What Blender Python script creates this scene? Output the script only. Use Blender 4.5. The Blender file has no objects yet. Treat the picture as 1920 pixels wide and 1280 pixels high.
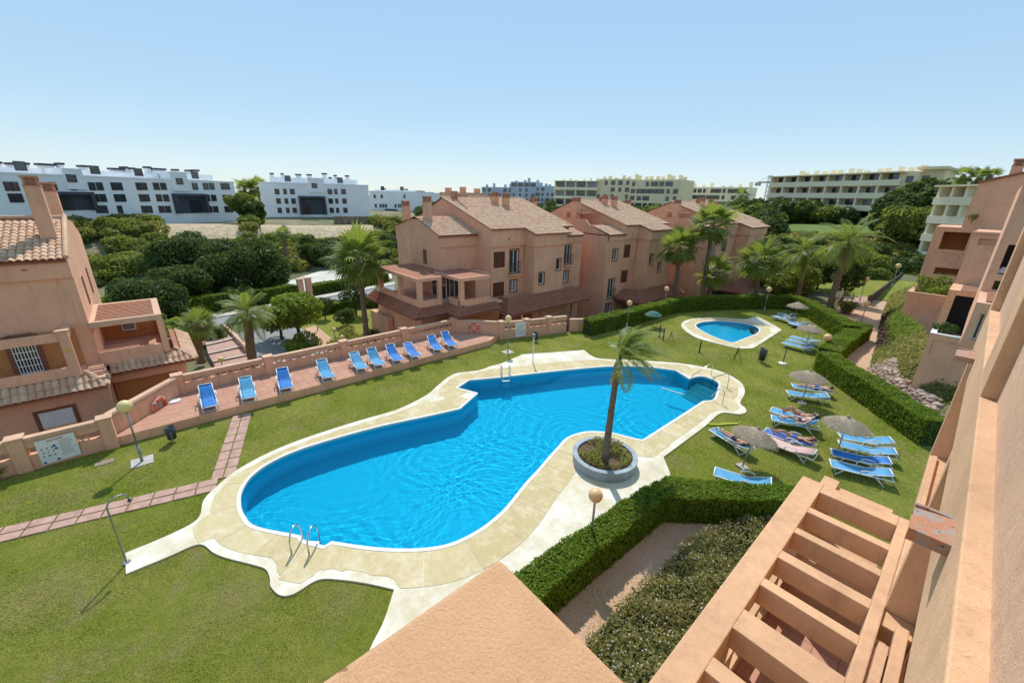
import bpy, bmesh, math, random
import numpy as np
from mathutils import Vector, Matrix, Quaternion
from mathutils.geometry import tessellate_polygon
SC = bpy.context.scene
COL = SC.collection
RND = random.Random(7)
NP = np.random.RandomState(11)
PI = math.pi
# ------------------------------------------------------------------ camera
CAM_H = 10.5                      # camera height above the pool lawn
FPX = 773.0                       # focal length in pixels of a 1920 px wide frame
def _axes(pitch, roll, yaw):
    fw = Vector((math.sin(yaw)*math.cos(pitch), math.cos(yaw)*math.cos(pitch), math.sin(pitch)))
    r = fw.cross(Vector((0, 0, 1))).normalized(); u = r.cross(fw)
    c, s = math.cos(roll), math.sin(roll)
    return c*r + s*u, c*u - s*r, fw
CR, CU, CF = _axes(math.radians(-19.31), math.radians(1.29), math.radians(-48.15))
cam = bpy.data.cameras.new('camera'); camo = bpy.data.objects.new('camera', cam); COL.objects.link(camo)
M = Matrix((CR, CU, -CF)).transposed().to_4x4(); M.translation = (0, 0, CAM_H)
camo.matrix_world = M
cam.sensor_width = 36; cam.sensor_fit = 'HORIZONTAL'; cam.lens = 36*FPX/1920
cam.clip_start = 0.05; cam.clip_end = 6000
SC.camera = camo
# ------------------------------------------------------------------ sky and sun
SUN_EL = math.radians(53); SUN_AZ = math.atan2(-0.80, 0.59)      # azimuth measured from +Y towards +X
w = bpy.data.worlds.new('World'); SC.world = w; w.use_nodes = True
nt = w.node_tree; bg = nt.nodes['Background']; sky = nt.nodes.new('ShaderNodeTexSky')
sky.sky_type = 'NISHITA'; sky.sun_disc = False; sky.sun_elevation = SUN_EL; sky.sun_rotation = SUN_AZ
sky.altitude = 50; sky.air_density = 1.0; sky.dust_density = 0.0; sky.ozone_density = 4.0
gm = nt.nodes.new('ShaderNodeGamma'); gm.inputs[1].default_value = 0.32          # the camera's soft tone curve, applied evenly to the whole sky
hs = nt.nodes.new('ShaderNodeHueSaturation'); hs.inputs['Saturation'].default_value = 1.9; hs.inputs['Value'].default_value = 2.12
nt.links.new(sky.outputs[0], gm.inputs[0]); nt.links.new(gm.outputs[0], hs.inputs['Color']); mxs = nt.nodes.new('ShaderNodeMix'); mxs.data_type = 'RGBA'; mxs.inputs[0].default_value = .30; mxs.inputs[7].default_value = (2.05,3.15,4.05,1)      # flat pale blue mixed into the sky colour to cool its yellow horizon
nt.links.new(hs.outputs[0], mxs.inputs[6]); nt.links.new(mxs.outputs[2], bg.inputs[0]); bg.inputs[1].default_value = 0.14
sl = bpy.data.lights.new('sun', 'SUN'); sl.energy = 2.4; sl.angle = math.radians(0.53); sl.color = (1.0, 0.955, 0.88)
so = bpy.data.objects.new('sun', sl); COL.objects.link(so)
SUND = Vector((math.sin(SUN_AZ)*math.cos(SUN_EL), math.cos(SUN_AZ)*math.cos(SUN_EL), math.sin(SUN_EL)))
so.rotation_euler = SUND.to_track_quat('Z', 'Y').to_euler(); so.location = (-30, 20, 60)
SC.view_settings.view_transform = 'Standard'; SC.view_settings.look = 'None'
SC.view_settings.exposure = 0.72; SC.view_settings.gamma = 1.0; SC.view_settings.use_curve_mapping = False
SC.cycles.max_bounces = 8; SC.cycles.diffuse_bounces = 4; SC.cycles.transparent_max_bounces = 12
# ------------------------------------------------------------------ layout helpers (survey of the site)
def ray(px, py): return (CF*FPX + CR*(px-960) - CU*(py-640)).normalized()
def G(px, py, z=0.0):
    d = ray(px, py); t = (z-CAM_H)/d.z
    return Vector((d.x*t, d.y*t, z))
def height(base, top, zb=0.0):
    b = G(base[0], base[1], zb); d = ray(*top)
    t = (b.x*d.x + b.y*d.y)/(d.x*d.x + d.y*d.y)
    return CAM_H + d.z*t - zb
def at_dist(px, py, D):
    d = ray(px, py); t = D/math.hypot(d.x, d.y); return Vector((d.x*t, d.y*t, CAM_H + d.z*t))
# ------------------------------------------------------------------ mesh helpers
ORG = {}
class MB:
    def __init__(s): s.v = []; s.f = []
    def add(s, vs, fs):
        n = len(s.v); s.v.extend([tuple(v) for v in vs]); s.f.extend([tuple(i+n for i in f) for f in fs]); return s
    def box(s, x0, x1, y0, y1, z0, z1):
        if x1 < x0: x0, x1 = x1, x0
        if y1 < y0: y0, y1 = y1, y0
        return s.add([(x0,y0,z0),(x1,y0,z0),(x1,y1,z0),(x0,y1,z0),(x0,y0,z1),(x1,y0,z1),(x1,y1,z1),(x0,y1,z1)],
                     [(0,3,2,1),(4,5,6,7),(0,1,5,4),(1,2,6,5),(2,3,7,6),(3,0,4,7)])
    def obox(s, c, ux, uy, uz):
        c = Vector(c); ux = Vector(ux); uy = Vector(uy); uz = Vector(uz)
        vs = [c - ux - uy - uz, c + ux - uy - uz, c + ux + uy - uz, c - ux + uy - uz, c - ux - uy + uz, c + ux - uy + uz, c + ux + uy + uz, c - ux + uy + uz]
        return s.add(vs, [(0,3,2,1),(4,5,6,7),(0,1,5,4),(1,2,6,5),(2,3,7,6),(3,0,4,7)])
    def bar(s, a, b, w, h):
        a = Vector(a); b = Vector(b); d = b-a; L = d.length; d.normalize()
        up = Vector((0,0,1)) if abs(d.z) < .95 else Vector((1,0,0))
        sx = d.cross(up).normalized(); uz = sx.cross(d)
        return s.obox((a+b)/2, d*L/2, sx*w/2, uz*h/2)
    def quad(s, a, b, c, d): return s.add([a,b,c,d], [(0,1,2,3)])
    def prism(s, poly, z0, z1):
        n = len(poly); 
        if sum(poly[i][0]*poly[(i+1)%n][1]-poly[(i+1)%n][0]*poly[i][1] for i in range(n)) < 0: poly = poly[::-1]
        vs = [(p[0],p[1],z0) for p in poly] + [(p[0],p[1],z1) for p in poly]
        return s.add(vs, [tuple(range(n))[::-1], tuple(range(n,2*n))] + [(i,(i+1)%n,(i+1)%n+n,i+n) for i in range(n)])
    def prism_y(s, poly, y0, y1):       # poly in (x, z)
        n = len(poly)
        vs = [(p[0],y0,p[1]) for p in poly] + [(p[0],y1,p[1]) for p in poly]
        a = sum(poly[i][0]*poly[(i+1)%n][1]-poly[(i+1)%n][0]*poly[i][1] for i in range(n))
        fs = [tuple(range(n)), tuple(range(n,2*n))[::-1]] + [(i,i+n,(i+1)%n+n,(i+1)%n) for i in range(n)]
        if (a < 0) != (y1 < y0): fs = [f[::-1] for f in fs]
        return s.add(vs, fs)
    def prism_x(s, poly, x0, x1):       # poly in (y, z)
        n = len(poly)
        vs = [(x0,p[0],p[1]) for p in poly] + [(x1,p[0],p[1]) for p in poly]
        a = sum(poly[i][0]*poly[(i+1)%n][1]-poly[(i+1)%n][0]*poly[i][1] for i in range(n))
        fs = [tuple(range(n))[::-1], tuple(range(n,2*n))] + [(i,(i+1)%n,(i+1)%n+n,i+n) for i in range(n)]
        if (a < 0) != (x1 < x0): fs = [f[::-1] for f in fs]
        return s.add(vs, fs)
    def tube(s, pts, r, n=8, cap=True):
        pts = [Vector(p) for p in pts]; m = len(pts); rs = r if isinstance(r,(list,tuple)) else [r]*m
        ring0 = len(s.v); ref = None
        for i, p in enumerate(pts):
            d = (pts[min(i+1,m-1)] - pts[max(i-1,0)]).normalized()
            if ref is None:
                ref = d.cross(Vector((0,0,1)))
                if ref.length < .05: ref = Vector((1,0,0))
            ref = (ref - d*ref.dot(d)).normalized(); o = d.cross(ref)
            for k in range(n):
                a = 2*PI*k/n; s.v.append(tuple(p + (ref*math.cos(a) + o*math.sin(a))*rs[i]))
        for i in range(m-1):
            for k in range(n):
                a = ring0+i*n+k; b = ring0+i*n+(k+1)%n; s.f.append((a,b,b+n,a+n))
        if cap: s.f.append(tuple(ring0+k for k in range(n))[::-1]); s.f.append(tuple(ring0+(m-1)*n+k for k in range(n)))
        return s
    def lathe(s, prof, n=16, c=(0,0,0)):
        b = len(s.v)
        for r_, z in prof:
            for k in range(n): a = 2*PI*k/n; s.v.append((c[0]+r_*math.cos(a), c[1]+r_*math.sin(a), c[2]+z))
        for i in range(len(prof)-1):
            for k in range(n):
                p = b+i*n+k; q = b+i*n+(k+1)%n; s.f.append((p,q,q+n,p+n))
        s.f.append(tuple(b+k for k in range(n))[::-1]); s.f.append(tuple(b+(len(prof)-1)*n+k for k in range(n)))
        return s
    def sphere(s, c, r, n=12, m=8, sz=1.0):
        prof = [(max(r*math.sin(PI*i/m),1e-4), -r*sz*math.cos(PI*i/m)) for i in range(m+1)]
        return s.lathe(prof, n, c)
    def grid(s, P):                     # P[i][j] points
        b = len(s.v); n = len(P); m = len(P[0])
        for row in P: s.v.extend([tuple(p) for p in row])
        for i in range(n-1):
            for j in range(m-1): s.f.append((b+i*m+j, b+(i+1)*m+j, b+(i+1)*m+j+1, b+i*m+j+1))
        return s
    def poly(s, outer, holes=(), z=0.0):
        loops = [[Vector((p[0],p[1],0)) for p in l] for l in [outer]+list(holes)]
        allp = [p for l in loops for p in l]; b = len(s.v)
        s.v.extend([(p.x,p.y,z) for p in allp])
        for t in tessellate_polygon(loops):
            a, c, d = [allp[i] for i in t]
            cr = (c.x-a.x)*(d.y-a.y)-(c.y-a.y)*(d.x-a.x)
            s.f.append(tuple(b+i for i in (t if cr > 0 else t[::-1])))
        return s
    def wall(s, axis, c, sg, u0, u1, z0, z1, ops=(), dep=0.16):
        # flat wall with openings (ua, ub, za, zb); axis 'x': plane x=c, u=y ; axis 'y': plane y=c, u=x ; sg = outward sign
        us = sorted(set([u0,u1]+[v for o in ops for v in o[:2]])); zs = sorted(set([z0,z1]+[v for o in ops for v in o[2:4]]))
        P = (lambda u,z,d=0: (c-sg*d,u,z)) if axis == 'x' else (lambda u,z,d=0: (u,c-sg*d,z))
        flip = (sg < 0) if axis == 'x' else (sg > 0)
        def q(a,b_,c_,d_): s.quad(*((a,b_,c_,d_) if not flip else (d_,c_,b_,a)))
        for i in range(len(us)-1):
            for j in range(len(zs)-1):
                um = (us[i]+us[i+1])/2; zm = (zs[j]+zs[j+1])/2
                if any(o[0] < um < o[1] and o[2] < zm < o[3] for o in ops): continue
                q(P(us[i],zs[j]),P(us[i+1],zs[j]),P(us[i+1],zs[j+1]),P(us[i],zs[j+1]))
        for o in ops:
            a,b_,za,zb = o[:4]
            q(P(a,za),P(a,zb),P(a,zb,dep),P(a,za,dep)); q(P(b_,zb),P(b_,za),P(b_,za,dep),P(b_,zb,dep))
            q(P(a,za,0),P(a,za,dep),P(b_,za,dep),P(b_,za)); q(P(a,zb,dep),P(a,zb),P(b_,zb),P(b_,zb,dep))
        return s
    def build(s, name, mat, parent=None, smooth=False, label=None, cat=None, group=None, kind=None, bevel=0, world=True):
        me = bpy.data.meshes.new(name)
        o0 = ORG.get(parent.name, Vector((0,0,0))) if (parent is not None and world) else Vector((0,0,0))
        V = np.array(s.v, dtype=np.float64) - np.array(o0[:])
        me.from_pydata(V.tolist(), [], s.f); 
        if mat: me.materials.append(mat)
        if smooth: me.polygons.foreach_set('use_smooth', [True]*len(me.polygons))
        me.update()
        o = bpy.data.objects.new(name, me); COL.objects.link(o)
        if parent is not None: o.parent = parent; ORG[o.name] = o0
        if bevel:
            b = o.modifiers.new('bevel','BEVEL'); b.width = bevel; b.segments = 2; b.limit_method = 'ANGLE'; b.angle_limit = math.radians(40)
        return tag(o, label, cat, group, kind)
def tag(o, label=None, cat=None, group=None, kind=None):
    if label: o['label'] = label
    if cat: o['category'] = cat
    if group: o['group'] = group
    if kind: o['kind'] = kind
    return o
def thing(name, label, cat, loc=(0,0,0), rz=0.0, group=None):
    o = bpy.data.objects.new(name, None); COL.objects.link(o); o.location = loc; o.rotation_euler = (0,0,rz)
    o.empty_display_size = .2; ORG[o.name] = Vector(loc)
    return tag(o, label, cat, group)
def inst(src, name, parent, loc, rot=(0,0,0), scale=1.0, mat=None):
    # one more object that shares the mesh of src
    o = bpy.data.objects.new(name, src.data if hasattr(src,'data') else src); COL.objects.link(o)
    o.parent = parent; o.location = loc; o.rotation_euler = rot
    o.scale = (scale,)*3 if isinstance(scale,(int,float)) else scale
    return o
KIDS = {}
def children(o): return [c for c in bpy.data.objects if c.parent == o]
def copy_tree(o, parent=None):
    c = o.copy(); COL.objects.link(c); c.parent = parent
    if o.name not in KIDS: KIDS[o.name] = children(o)
    for ch in KIDS[o.name]: copy_tree(ch, c)
    return c
def place(src, used, loc, rz, label, group=None, scale=None):
    o = src if not used else copy_tree(src)
    o.location = loc; o.rotation_euler = (0,0,rz); o['label'] = label
    if group: o['group'] = group
    if scale: o.scale = (scale,)*3
    return o
# ------------------------------------------------------------------ materials
def srgb(r, g, b):
    return tuple(((c/255)/12.92 if c/255 <= .04045 else ((c/255+.055)/1.055)**2.4) for c in (r,g,b)) + (1,)
def lin(r, g, b): return (r, g, b, 1)
def newmat(name):
    m = bpy.data.materials.new(name); m.use_nodes = True
    n = m.node_tree; return m, n, n.nodes['Principled BSDF']
def mixc(n, fac, a, b, mode='MIX'):
    x = n.nodes.new('ShaderNodeMix'); x.data_type = 'RGBA'; x.blend_type = mode
    for sock, val in ((x.inputs[0],fac),(x.inputs[6],a),(x.inputs[7],b)):
        if hasattr(val,'is_output'): n.links.new(val, sock)
        else: sock.default_value = val
    return x.outputs[2]
def noise(n, scale, detail=4, rough=.55, vec=None, dist=0):
    t = n.nodes.new('ShaderNodeTexNoise'); t.inputs['Scale'].default_value = scale; t.inputs['Detail'].default_value = detail
    t.inputs['Roughness'].default_value = rough; t.inputs['Distortion'].default_value = dist
    n.links.new(vec if vec is not None else pos(n), t.inputs['Vector']); return t.outputs[0]
def pos(n):
    g = n.nodes.get('GEO') or n.nodes.new('ShaderNodeNewGeometry'); g.name = 'GEO'; return g.outputs['Position']
def ramp(n, fac, a, b):
    r = n.nodes.new('ShaderNodeMapRange'); r.inputs[1].default_value = a; r.inputs[2].default_value = b; n.links.new(fac, r.inputs[0]); return r.outputs[0]
def math_(n, op, a, b=0.0):
    x = n.nodes.new('ShaderNodeMath'); x.operation = op
    for sock, val in ((x.inputs[0],a),(x.inputs[1],b)):
        if hasattr(val,'is_output'): n.links.new(val, sock)
        else: sock.default_value = val
    return x.outputs[0]
def bump(n, bs, h, strength, dist):
    b = n.nodes.new('ShaderNodeBump'); b.inputs['Strength'].default_value = strength; b.inputs['Distance'].default_value = dist
    n.links.new(h, b.inputs['Height']); n.links.new(b.outputs[0], bs.inputs['Normal'])
def plain(name, col, rough=.6, metal=0, var=.12, vscale=2.0, bstr=0, bscale=60, bdist=.004):
    m, n, bs = newmat(name)
    bs.inputs['Roughness'].default_value = rough; bs.inputs['Metallic'].default_value = metal
    if var:
        f = ramp(n, noise(n, vscale, 5, .6), .3, .7)
        c = mixc(n, f, tuple(x*(1-var) for x in col[:3])+(1,), tuple(min(1,x*(1+var)) for x in col[:3])+(1,))
        n.links.new(c, bs.inputs['Base Color'])
    else: bs.inputs['Base Color'].default_value = col
    if bstr: bump(n, bs, noise(n, bscale, 3), bstr, bdist)
    return m
def stucco(name, col, bscale=70, bstr=.5, bdist=.006, stain=.2):
    m, n, bs = newmat(name); bs.inputs['Roughness'].default_value = .9
    big = ramp(n, noise(n, .55, 6, .65), .32, .7); mid = ramp(n, noise(n, 6, 6, .7), .35, .75); fine = ramp(n, noise(n, bscale*2.2, 2), .3, .7)
    mp = n.nodes.new('ShaderNodeMapping'); mp.inputs['Scale'].default_value = (3.2,3.2,.28); n.links.new(pos(n), mp.inputs[0])
    strk = ramp(n, noise(n, 1.0, 5, .7, mp.outputs[0]), .50, .68)
    d = tuple(x*(1-stain) for x in col[:3])+(1,); l = tuple(min(1,x*(1+stain*.55)) for x in col[:3])+(1,)
    c = mixc(n, big, d, l)
    c = mixc(n, math_(n,'MULTIPLY',mid,.3), c, tuple(min(1,x*1.12) for x in col[:3])+(1,))
    c = mixc(n, math_(n,'MULTIPLY',strk,.45), c, tuple(x*.62 for x in col[:3])+(1,))
    c = mixc(n, math_(n,'MULTIPLY',fine,.30), c, tuple(x*.6 for x in col[:3])+(1,)); c = mixc(n, math_(n,'MULTIPLY',ramp(n,noise(n,2.2,8,.75,dist=.6),.50,.64),.36), c, tuple(x*y for x,y in zip(col[:3],(.60,.56,.58)))+(1,)); c = mixc(n, math_(n,'MULTIPLY',ramp(n,noise(n,28,4,.6),.61,.67),.40), c, tuple(x*.5 for x in col[:3])+(1,))
    n.links.new(c, bs.inputs['Base Color'])
    bump(n, bs, math_(n,'ADD',noise(n, bscale, 5, .65), math_(n,'MULTIPLY',noise(n, bscale*.12, 3),1.5)), bstr*1.3, bdist)
    return m
def leafmat(name, c1, c2, trans=.35, rough=.55, shine=.25):
    m, n, bs = newmat(name)
    g = n.nodes.new('ShaderNodeNewGeometry'); f = g.outputs['Random Per Island']
    big = ramp(n, noise(n, .7, 3), .35, .7)
    c = mixc(n, f, c1, c2); c = mixc(n, math_(n,'MULTIPLY',big,.45), c, tuple(x*1.35 for x in c2[:3])+(1,))
    n.links.new(c, bs.inputs['Base Color']); bs.inputs['Roughness'].default_value = rough; bs.inputs['Specular IOR Level'].default_value = shine
    t = n.nodes.new('ShaderNodeBsdfTranslucent'); n.links.new(mixc(n, .6, c, tuple(min(1,x*1.5) for x in (c2[0]*1.15,c2[1],c2[2]*.5))+(1,)), t.inputs[0])
    mx = n.nodes.new('ShaderNodeMixShader'); mx.inputs[0].default_value = trans
    out = n.nodes['Material Output']; n.links.new(bs.outputs[0], mx.inputs[1]); n.links.new(t.outputs[0], mx.inputs[2]); n.links.new(mx.outputs[0], out.inputs[0])
    return m
SALMON = lin(.85,.465,.29)
MT = {}
MT['stucco'] = stucco('salmon_stucco', SALMON)
MT['stucco_rough'] = stucco('rough_salmon_stucco', lin(.74,.47,.31), bscale=75, bstr=1.0, bdist=.006, stain=.16)
MT['stucco_near'] = stucco('weathered_salmon_stucco', lin(.74,.455,.265), bscale=60, bstr=.7, bdist=.006, stain=.26)
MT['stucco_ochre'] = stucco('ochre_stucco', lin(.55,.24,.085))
MT['tile'] = None
def tilemat(name, a, b, c_):
    m, n, bs = newmat(name); g = n.nodes.new('ShaderNodeNewGeometry'); oi = n.nodes.new('ShaderNodeObjectInfo')
    rr = math_(n,'FRACT',math_(n,'ADD',g.outputs['Random Per Island'], oi.outputs['Random']))
    c = mixc(n, rr, a, b); c = mixc(n, math_(n,'MULTIPLY',ramp(n,noise(n,1.3,5,.7),.45,.75),.5), c, c_)
    c = mixc(n, math_(n,'MULTIPLY',ramp(n,noise(n,9,4,.7),.55,.8),.4), c, tuple(x*.55 for x in a[:3])+(1,))
    n.links.new(c, bs.inputs['Base Color']); bs.inputs['Roughness'].default_value = .85
    bump(n, bs, noise(n, 45, 4), .4, .004); return m
MT['tile'] = tilemat('terracotta_tile', lin(.52,.29,.17), lin(.68,.46,.30), lin(.66,.50,.35))
MT['tile_red'] = tilemat('red_terracotta_tile', lin(.30,.105,.06), lin(.38,.15,.085), lin(.36,.16,.10))
MT['paver'] = plain('pink_paver', lin(.47,.29,.225), .85, var=.22, vscale=3, bstr=.4, bscale=40)
MT['floor_tile'] = tilemat('terrace_tile', lin(.46,.235,.155), lin(.52,.28,.19), lin(.56,.33,.23))
MT['white'] = plain('white_paint', lin(.78,.78,.76), .45, var=.06)
MT['white_wall'] = plain('white_render', lin(.86,.86,.86), .85, var=.05, vscale=.3)
MT['steel'] = plain('stainless_steel', lin(.62,.62,.62), .25, 1.0, var=.05)
MT['galv'] = plain('galvanised_steel', lin(.34,.34,.33), .5, .7, var=.15)
MT['dark'] = plain('dark_plastic', lin(.035,.04,.045), .5, var=.1)
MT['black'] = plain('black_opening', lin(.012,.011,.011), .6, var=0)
MT['brown_trim'] = plain('brown_trim', lin(.20,.075,.04), .7, var=.15)
def glassmat(name, col, rough=.08):
    m, n, bs = newmat(name); bs.inputs['Base Color'].default_value = col; bs.inputs['Roughness'].default_value = rough
    bs.inputs['Specular IOR Level'].default_value = .9; bump(n, bs, noise(n, 1.5, 2), .05, .02); return m
MT['glass'] = glassmat('window_glass', lin(.03,.04,.05))
MT['glass_pale'] = glassmat('curtained_glass', lin(.22,.25,.28), .15)
MT['globe'] = plain('yellowed_globe', lin(.80,.62,.26), .35, var=.06)
MT['globe_w'] = plain('amber_globe', lin(.78,.50,.24), .35, var=.06)
MT['concrete'] = plain('concrete', lin(.46,.44,.40), .9, var=.2, vscale=4, bstr=.4, bscale=30)
MT['asphalt'] = plain('asphalt', lin(.085,.085,.088), .9, var=.25, vscale=.8, bstr=.4, bscale=50)
MT['trunk'] = plain('palm_trunk', lin(.20,.135,.09), .95, var=.3, vscale=6, bstr=.8, bscale=25, bdist=.03)
MT['trunk_grey'] = plain('grey_palm_trunk', lin(.17,.135,.105), .95, var=.3, vscale=6, bstr=.8, bscale=25, bdist=.03)
MT['bark'] = plain('bark', lin(.11,.08,.055), .95, var=.3, vscale=5, bstr=.8, bscale=20, bdist=.03)
MT['orange'] = plain('life_ring_orange', lin(.72,.12,.045), .5, var=.1)
MT['skin'] = plain('skin', lin(.52,.27,.18), .5, var=.08)
# ================================================================== terrain, lawn, pools, paving
def interp(tab, d):
    for (a, za), (b, zb) in zip(tab, tab[1:]):
        if d <= b:
            t = max(0, (d-a)/(b-a)); t = t*t*(3-2*t); return za + (zb-za)*t
    return tab[-1][1]
T_L = [(0,-2.6),(26,-2.85),(34,-2.9),(55,-2.95),(80,-3.0),(90,-.6),(104,3.7),(140,4.2),(250,5),(600,5),(5000,-8)]
T_C = [(0,-2.6),(36,-2.6),(62,-2.2),(95,0),(150,4),(250,5),(600,5),(5000,-8)]
T_R = [(0,-2.6),(30,-2.6),(38,-.35),(60,-.1),(78,.9),(96,4.2),(112,6.1),(160,6.8),(600,6.5),(5000,-8)]
def terr(x, y):
    D = math.hypot(x, y); az = math.degrees(math.atan2(x, y))
    if az > 120: az -= 360
    if az < -62: z = interp(T_L, D)
    elif az < -54: k = (az+62)/8; z = interp(T_L, D)*(1-k) + interp(T_C, D)*k
    elif az < -28: z = interp(T_C, D)
    elif az < -17: k = (az+28)/11; z = interp(T_C, D)*(1-k) + interp(T_R, D)*k
    else: z = interp(T_R, D)
    if D > 70: z += .5*math.sin(x*.11)*math.cos(y*.09)*min(1, (D-70)/40)
    return z
m, n, bs = newmat('scrub_earth'); MT['earth'] = m
e1 = ramp(n, noise(n, .09, 6, .65), .38, .62); e2 = ramp(n, noise(n, 1.2, 6, .7), .3, .7)
c = mixc(n, e1, lin(.30,.24,.145), lin(.07,.10,.028)); c = mixc(n, math_(n,'MULTIPLY',e2,.5), c, lin(.17,.16,.07))
n.links.new(c, bs.inputs['Base Color']); bs.inputs['Roughness'].default_value = .95; bump(n, bs, noise(n, 3, 6), .8, .2)
radii = [0,6,12,18,24,28,32,36,40,45,50,55,60,65,70,76,82,88,94,100,106,112,120,130,145,165,190,230,300,420,650,1100,2200,4500]
mb = MB(); NS = 180
mb.grid([[(r*math.sin(2*PI*k/NS), r*math.cos(2*PI*k/NS), terr(r*math.sin(2*PI*k/NS), r*math.cos(2*PI*k/NS))) for k in range(NS+1)] for r in radii])
mb.f = [f[::-1] for f in mb.f]
mb.build('ground', MT['earth'], smooth=True, kind='structure')

def spline(pts, sub=5):
    # closed outline; a point with a third value is a hard corner
    P = [Vector((p[0],p[1])) for p in pts]; hard = [len(p) > 2 for p in pts]; n = len(P); out = []
    for i in range(n):
        p1, p2 = P[i], P[(i+1)%n]
        p0 = P[i-1] if not hard[i] else p1 - (p2-p1)
        p3 = P[(i+2)%n] if not hard[(i+1)%n] else p2 + (p2-p1)
        for k in range(sub):
            t = k/sub
            q = .5*((2*p1) + (p2-p0)*t + (2*p0-5*p1+4*p2-p3)*t*t + (3*p1-p0-3*p2+p3)*t**3); out.append((q.x,q.y))
    return out
def px2(l, z=0.0): return [tuple(G(p[0],p[1],z)[:2]) + tuple(p[2:]) for p in l]
DZ = .055
POOL = spline(px2([(450,945),(453,920),(471,893),(505,868),(560,843),(640,818),(720,797),(800,780),(862,766,1),(895.6,737,1),(857,727,1),(879,712.5,1),
  (937,707),(1035,696),(1135,687),(1205,687),(1267,694,1),(1292,710,1),(1307,705.5),(1322,706),(1338,712),(1348,719),(1346,730,1),(1341,746),(1334,751,1),(1319,752,1),
  (1247.5,798),(1205,825,1),(1185,821),(1148,812),(1110,809),(1085,812.5),(1062,822),(1045,840),(1025,862),(1010,880),(985,907),(962,936),(941,960),(904,990),(855,1016),(810,1027),
  (754,1030),(690,1026),(622,1016,1),(607.5,1024.5,1),(568,1013,1),(562,1005,1),(480,988),(458,968)], DZ))
DECK = spline(px2([(235,1036,1),(310,1005),(357,982),(375,965),(382,937),(405,912),(445,880),(500,850),(560,825),(635,800),(691,783),(747.5,766),(800,740),(822,721),(852,700.6),(897,694),
  (920,686),(942,680),(980,664,1),(1095,656,1),(1107,665),(1125,672),(1172,674),(1240,678),(1277,681),(1326,689),(1360,699),(1386,714),(1395,725),(1396,738),(1388,755),(1397,764),(1399,772),(1385,776),
  (1352,774),(1320,800,1),(1244,856,1),(1254,880,1),(1262,905,1),(1150,990,1),(1010,1090,1),(1010,1500,1),(560,1500,1),(701,1200,1),(720,1162),(739,1104,1),(690,1093),(637,1085.6),(596,1086),(551,1112),(525,1114.5),
  (508,1099),(506,1084),(499,1067),(480,1059),(425,1045),(400,1035),(382,1021),(362,1022),(312,1044),(236,1075,1)], DZ))
c4d = lambda x, y: (1240+x/5.333, 560+y/5.333)
SPOOL = spline(px2([c4d(*p) for p in [(345,260),(400,235),(540,222),(700,228),(850,248),(950,280),(980,310),(960,345),(880,380),(800,410),(740,435),(690,435),(600,410),(500,370),(420,330),(360,290)]], DZ), 4)
SDECK = spline(px2([c4d(*p) for p in [(200,255),(215,235),(260,210),(350,195),(540,185),(720,200),(860,200),(940,180),(1000,195),(1190,300),(1180,325),(1050,410),(930,485),(860,495),(760,490),(640,465),(500,430),(360,390),(260,335),(210,290)]], DZ), 4)
# ---- lawn
WORN = [(G(440,1125),1.5),(G(640,1130),1.0),(G(80,1110),1.3),(G(1262,632),2.6),(G(1225,655),2.2),(G(1330,668),1.6),(G(840,672),1.0),(G(120,935),1.0),(G(1400,775),.7),(G(300,1040),.8)]
def worn(n):
    # trodden, dried-out spots of the lawn
    f = None
    for c_, r_ in WORN:
        v = n.nodes.new('ShaderNodeVectorMath'); v.operation = 'DISTANCE'; n.links.new(pos(n), v.inputs[0]); v.inputs[1].default_value = (c_.x,c_.y,0)
        k = ramp(n, math_(n,'ADD',v.outputs['Value'],math_(n,'MULTIPLY',noise(n,1.1,5,.7),r_*1.3)), r_*1.7, r_*.55); f = k if f is None else math_(n,'MAXIMUM',f,k)
    return math_(n,'MULTIPLY',f,ramp(n,noise(n,5,5,.75),.3,.62))
m, n, bs = newmat('mown_grass'); MT['grass'] = m
patch = ramp(n, noise(n, .33, 7, .68), .40, .64); fine = ramp(n, noise(n, 26, 3, .8), .34, .66); mid = ramp(n, noise(n, 3.2, 6, .7), .35, .68); dry = ramp(n, noise(n, .85, 6, .66, dist=.4), .575, .70)
c = mixc(n, patch, lin(.28,.31,.04), lin(.41,.38,.085)); c = mixc(n, math_(n,'MULTIPLY',mid,.55), c, lin(.13,.185,.018))
dry = math_(n,'MAXIMUM',dry,worn(n)); c = mixc(n, math_(n,'MULTIPLY',dry,.8), c, lin(.36,.29,.14)); c = mixc(n, math_(n,'MULTIPLY',fine,.55), c, lin(.11,.13,.018))
n.links.new(c, bs.inputs['Base Color']); bs.inputs['Roughness'].default_value = .9; bs.inputs['Specular IOR Level'].default_value = .15
bump(n, bs, math_(n,'ADD',noise(n, 34, 4, .8), noise(n, 4, 3)), 1.0, .05)
LAWN = [(-22.6,-14),(-22.6,17.9),(-23.2,19.6),(-22.1,22.2),(-20.9,26.3)] + [tuple(G(*p)[:2]) for p in ((1106,604),(1262,566),(1480,560),(1545,585),(1600,620),(1650,690))] + [(1.8,29),(3,22),(3,-14)]
mb = MB(); mb.poly(LAWN, [DECK, SDECK], 0.0); lawn = mb.build('lawn', MT['grass'], kind='structure')
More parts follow.
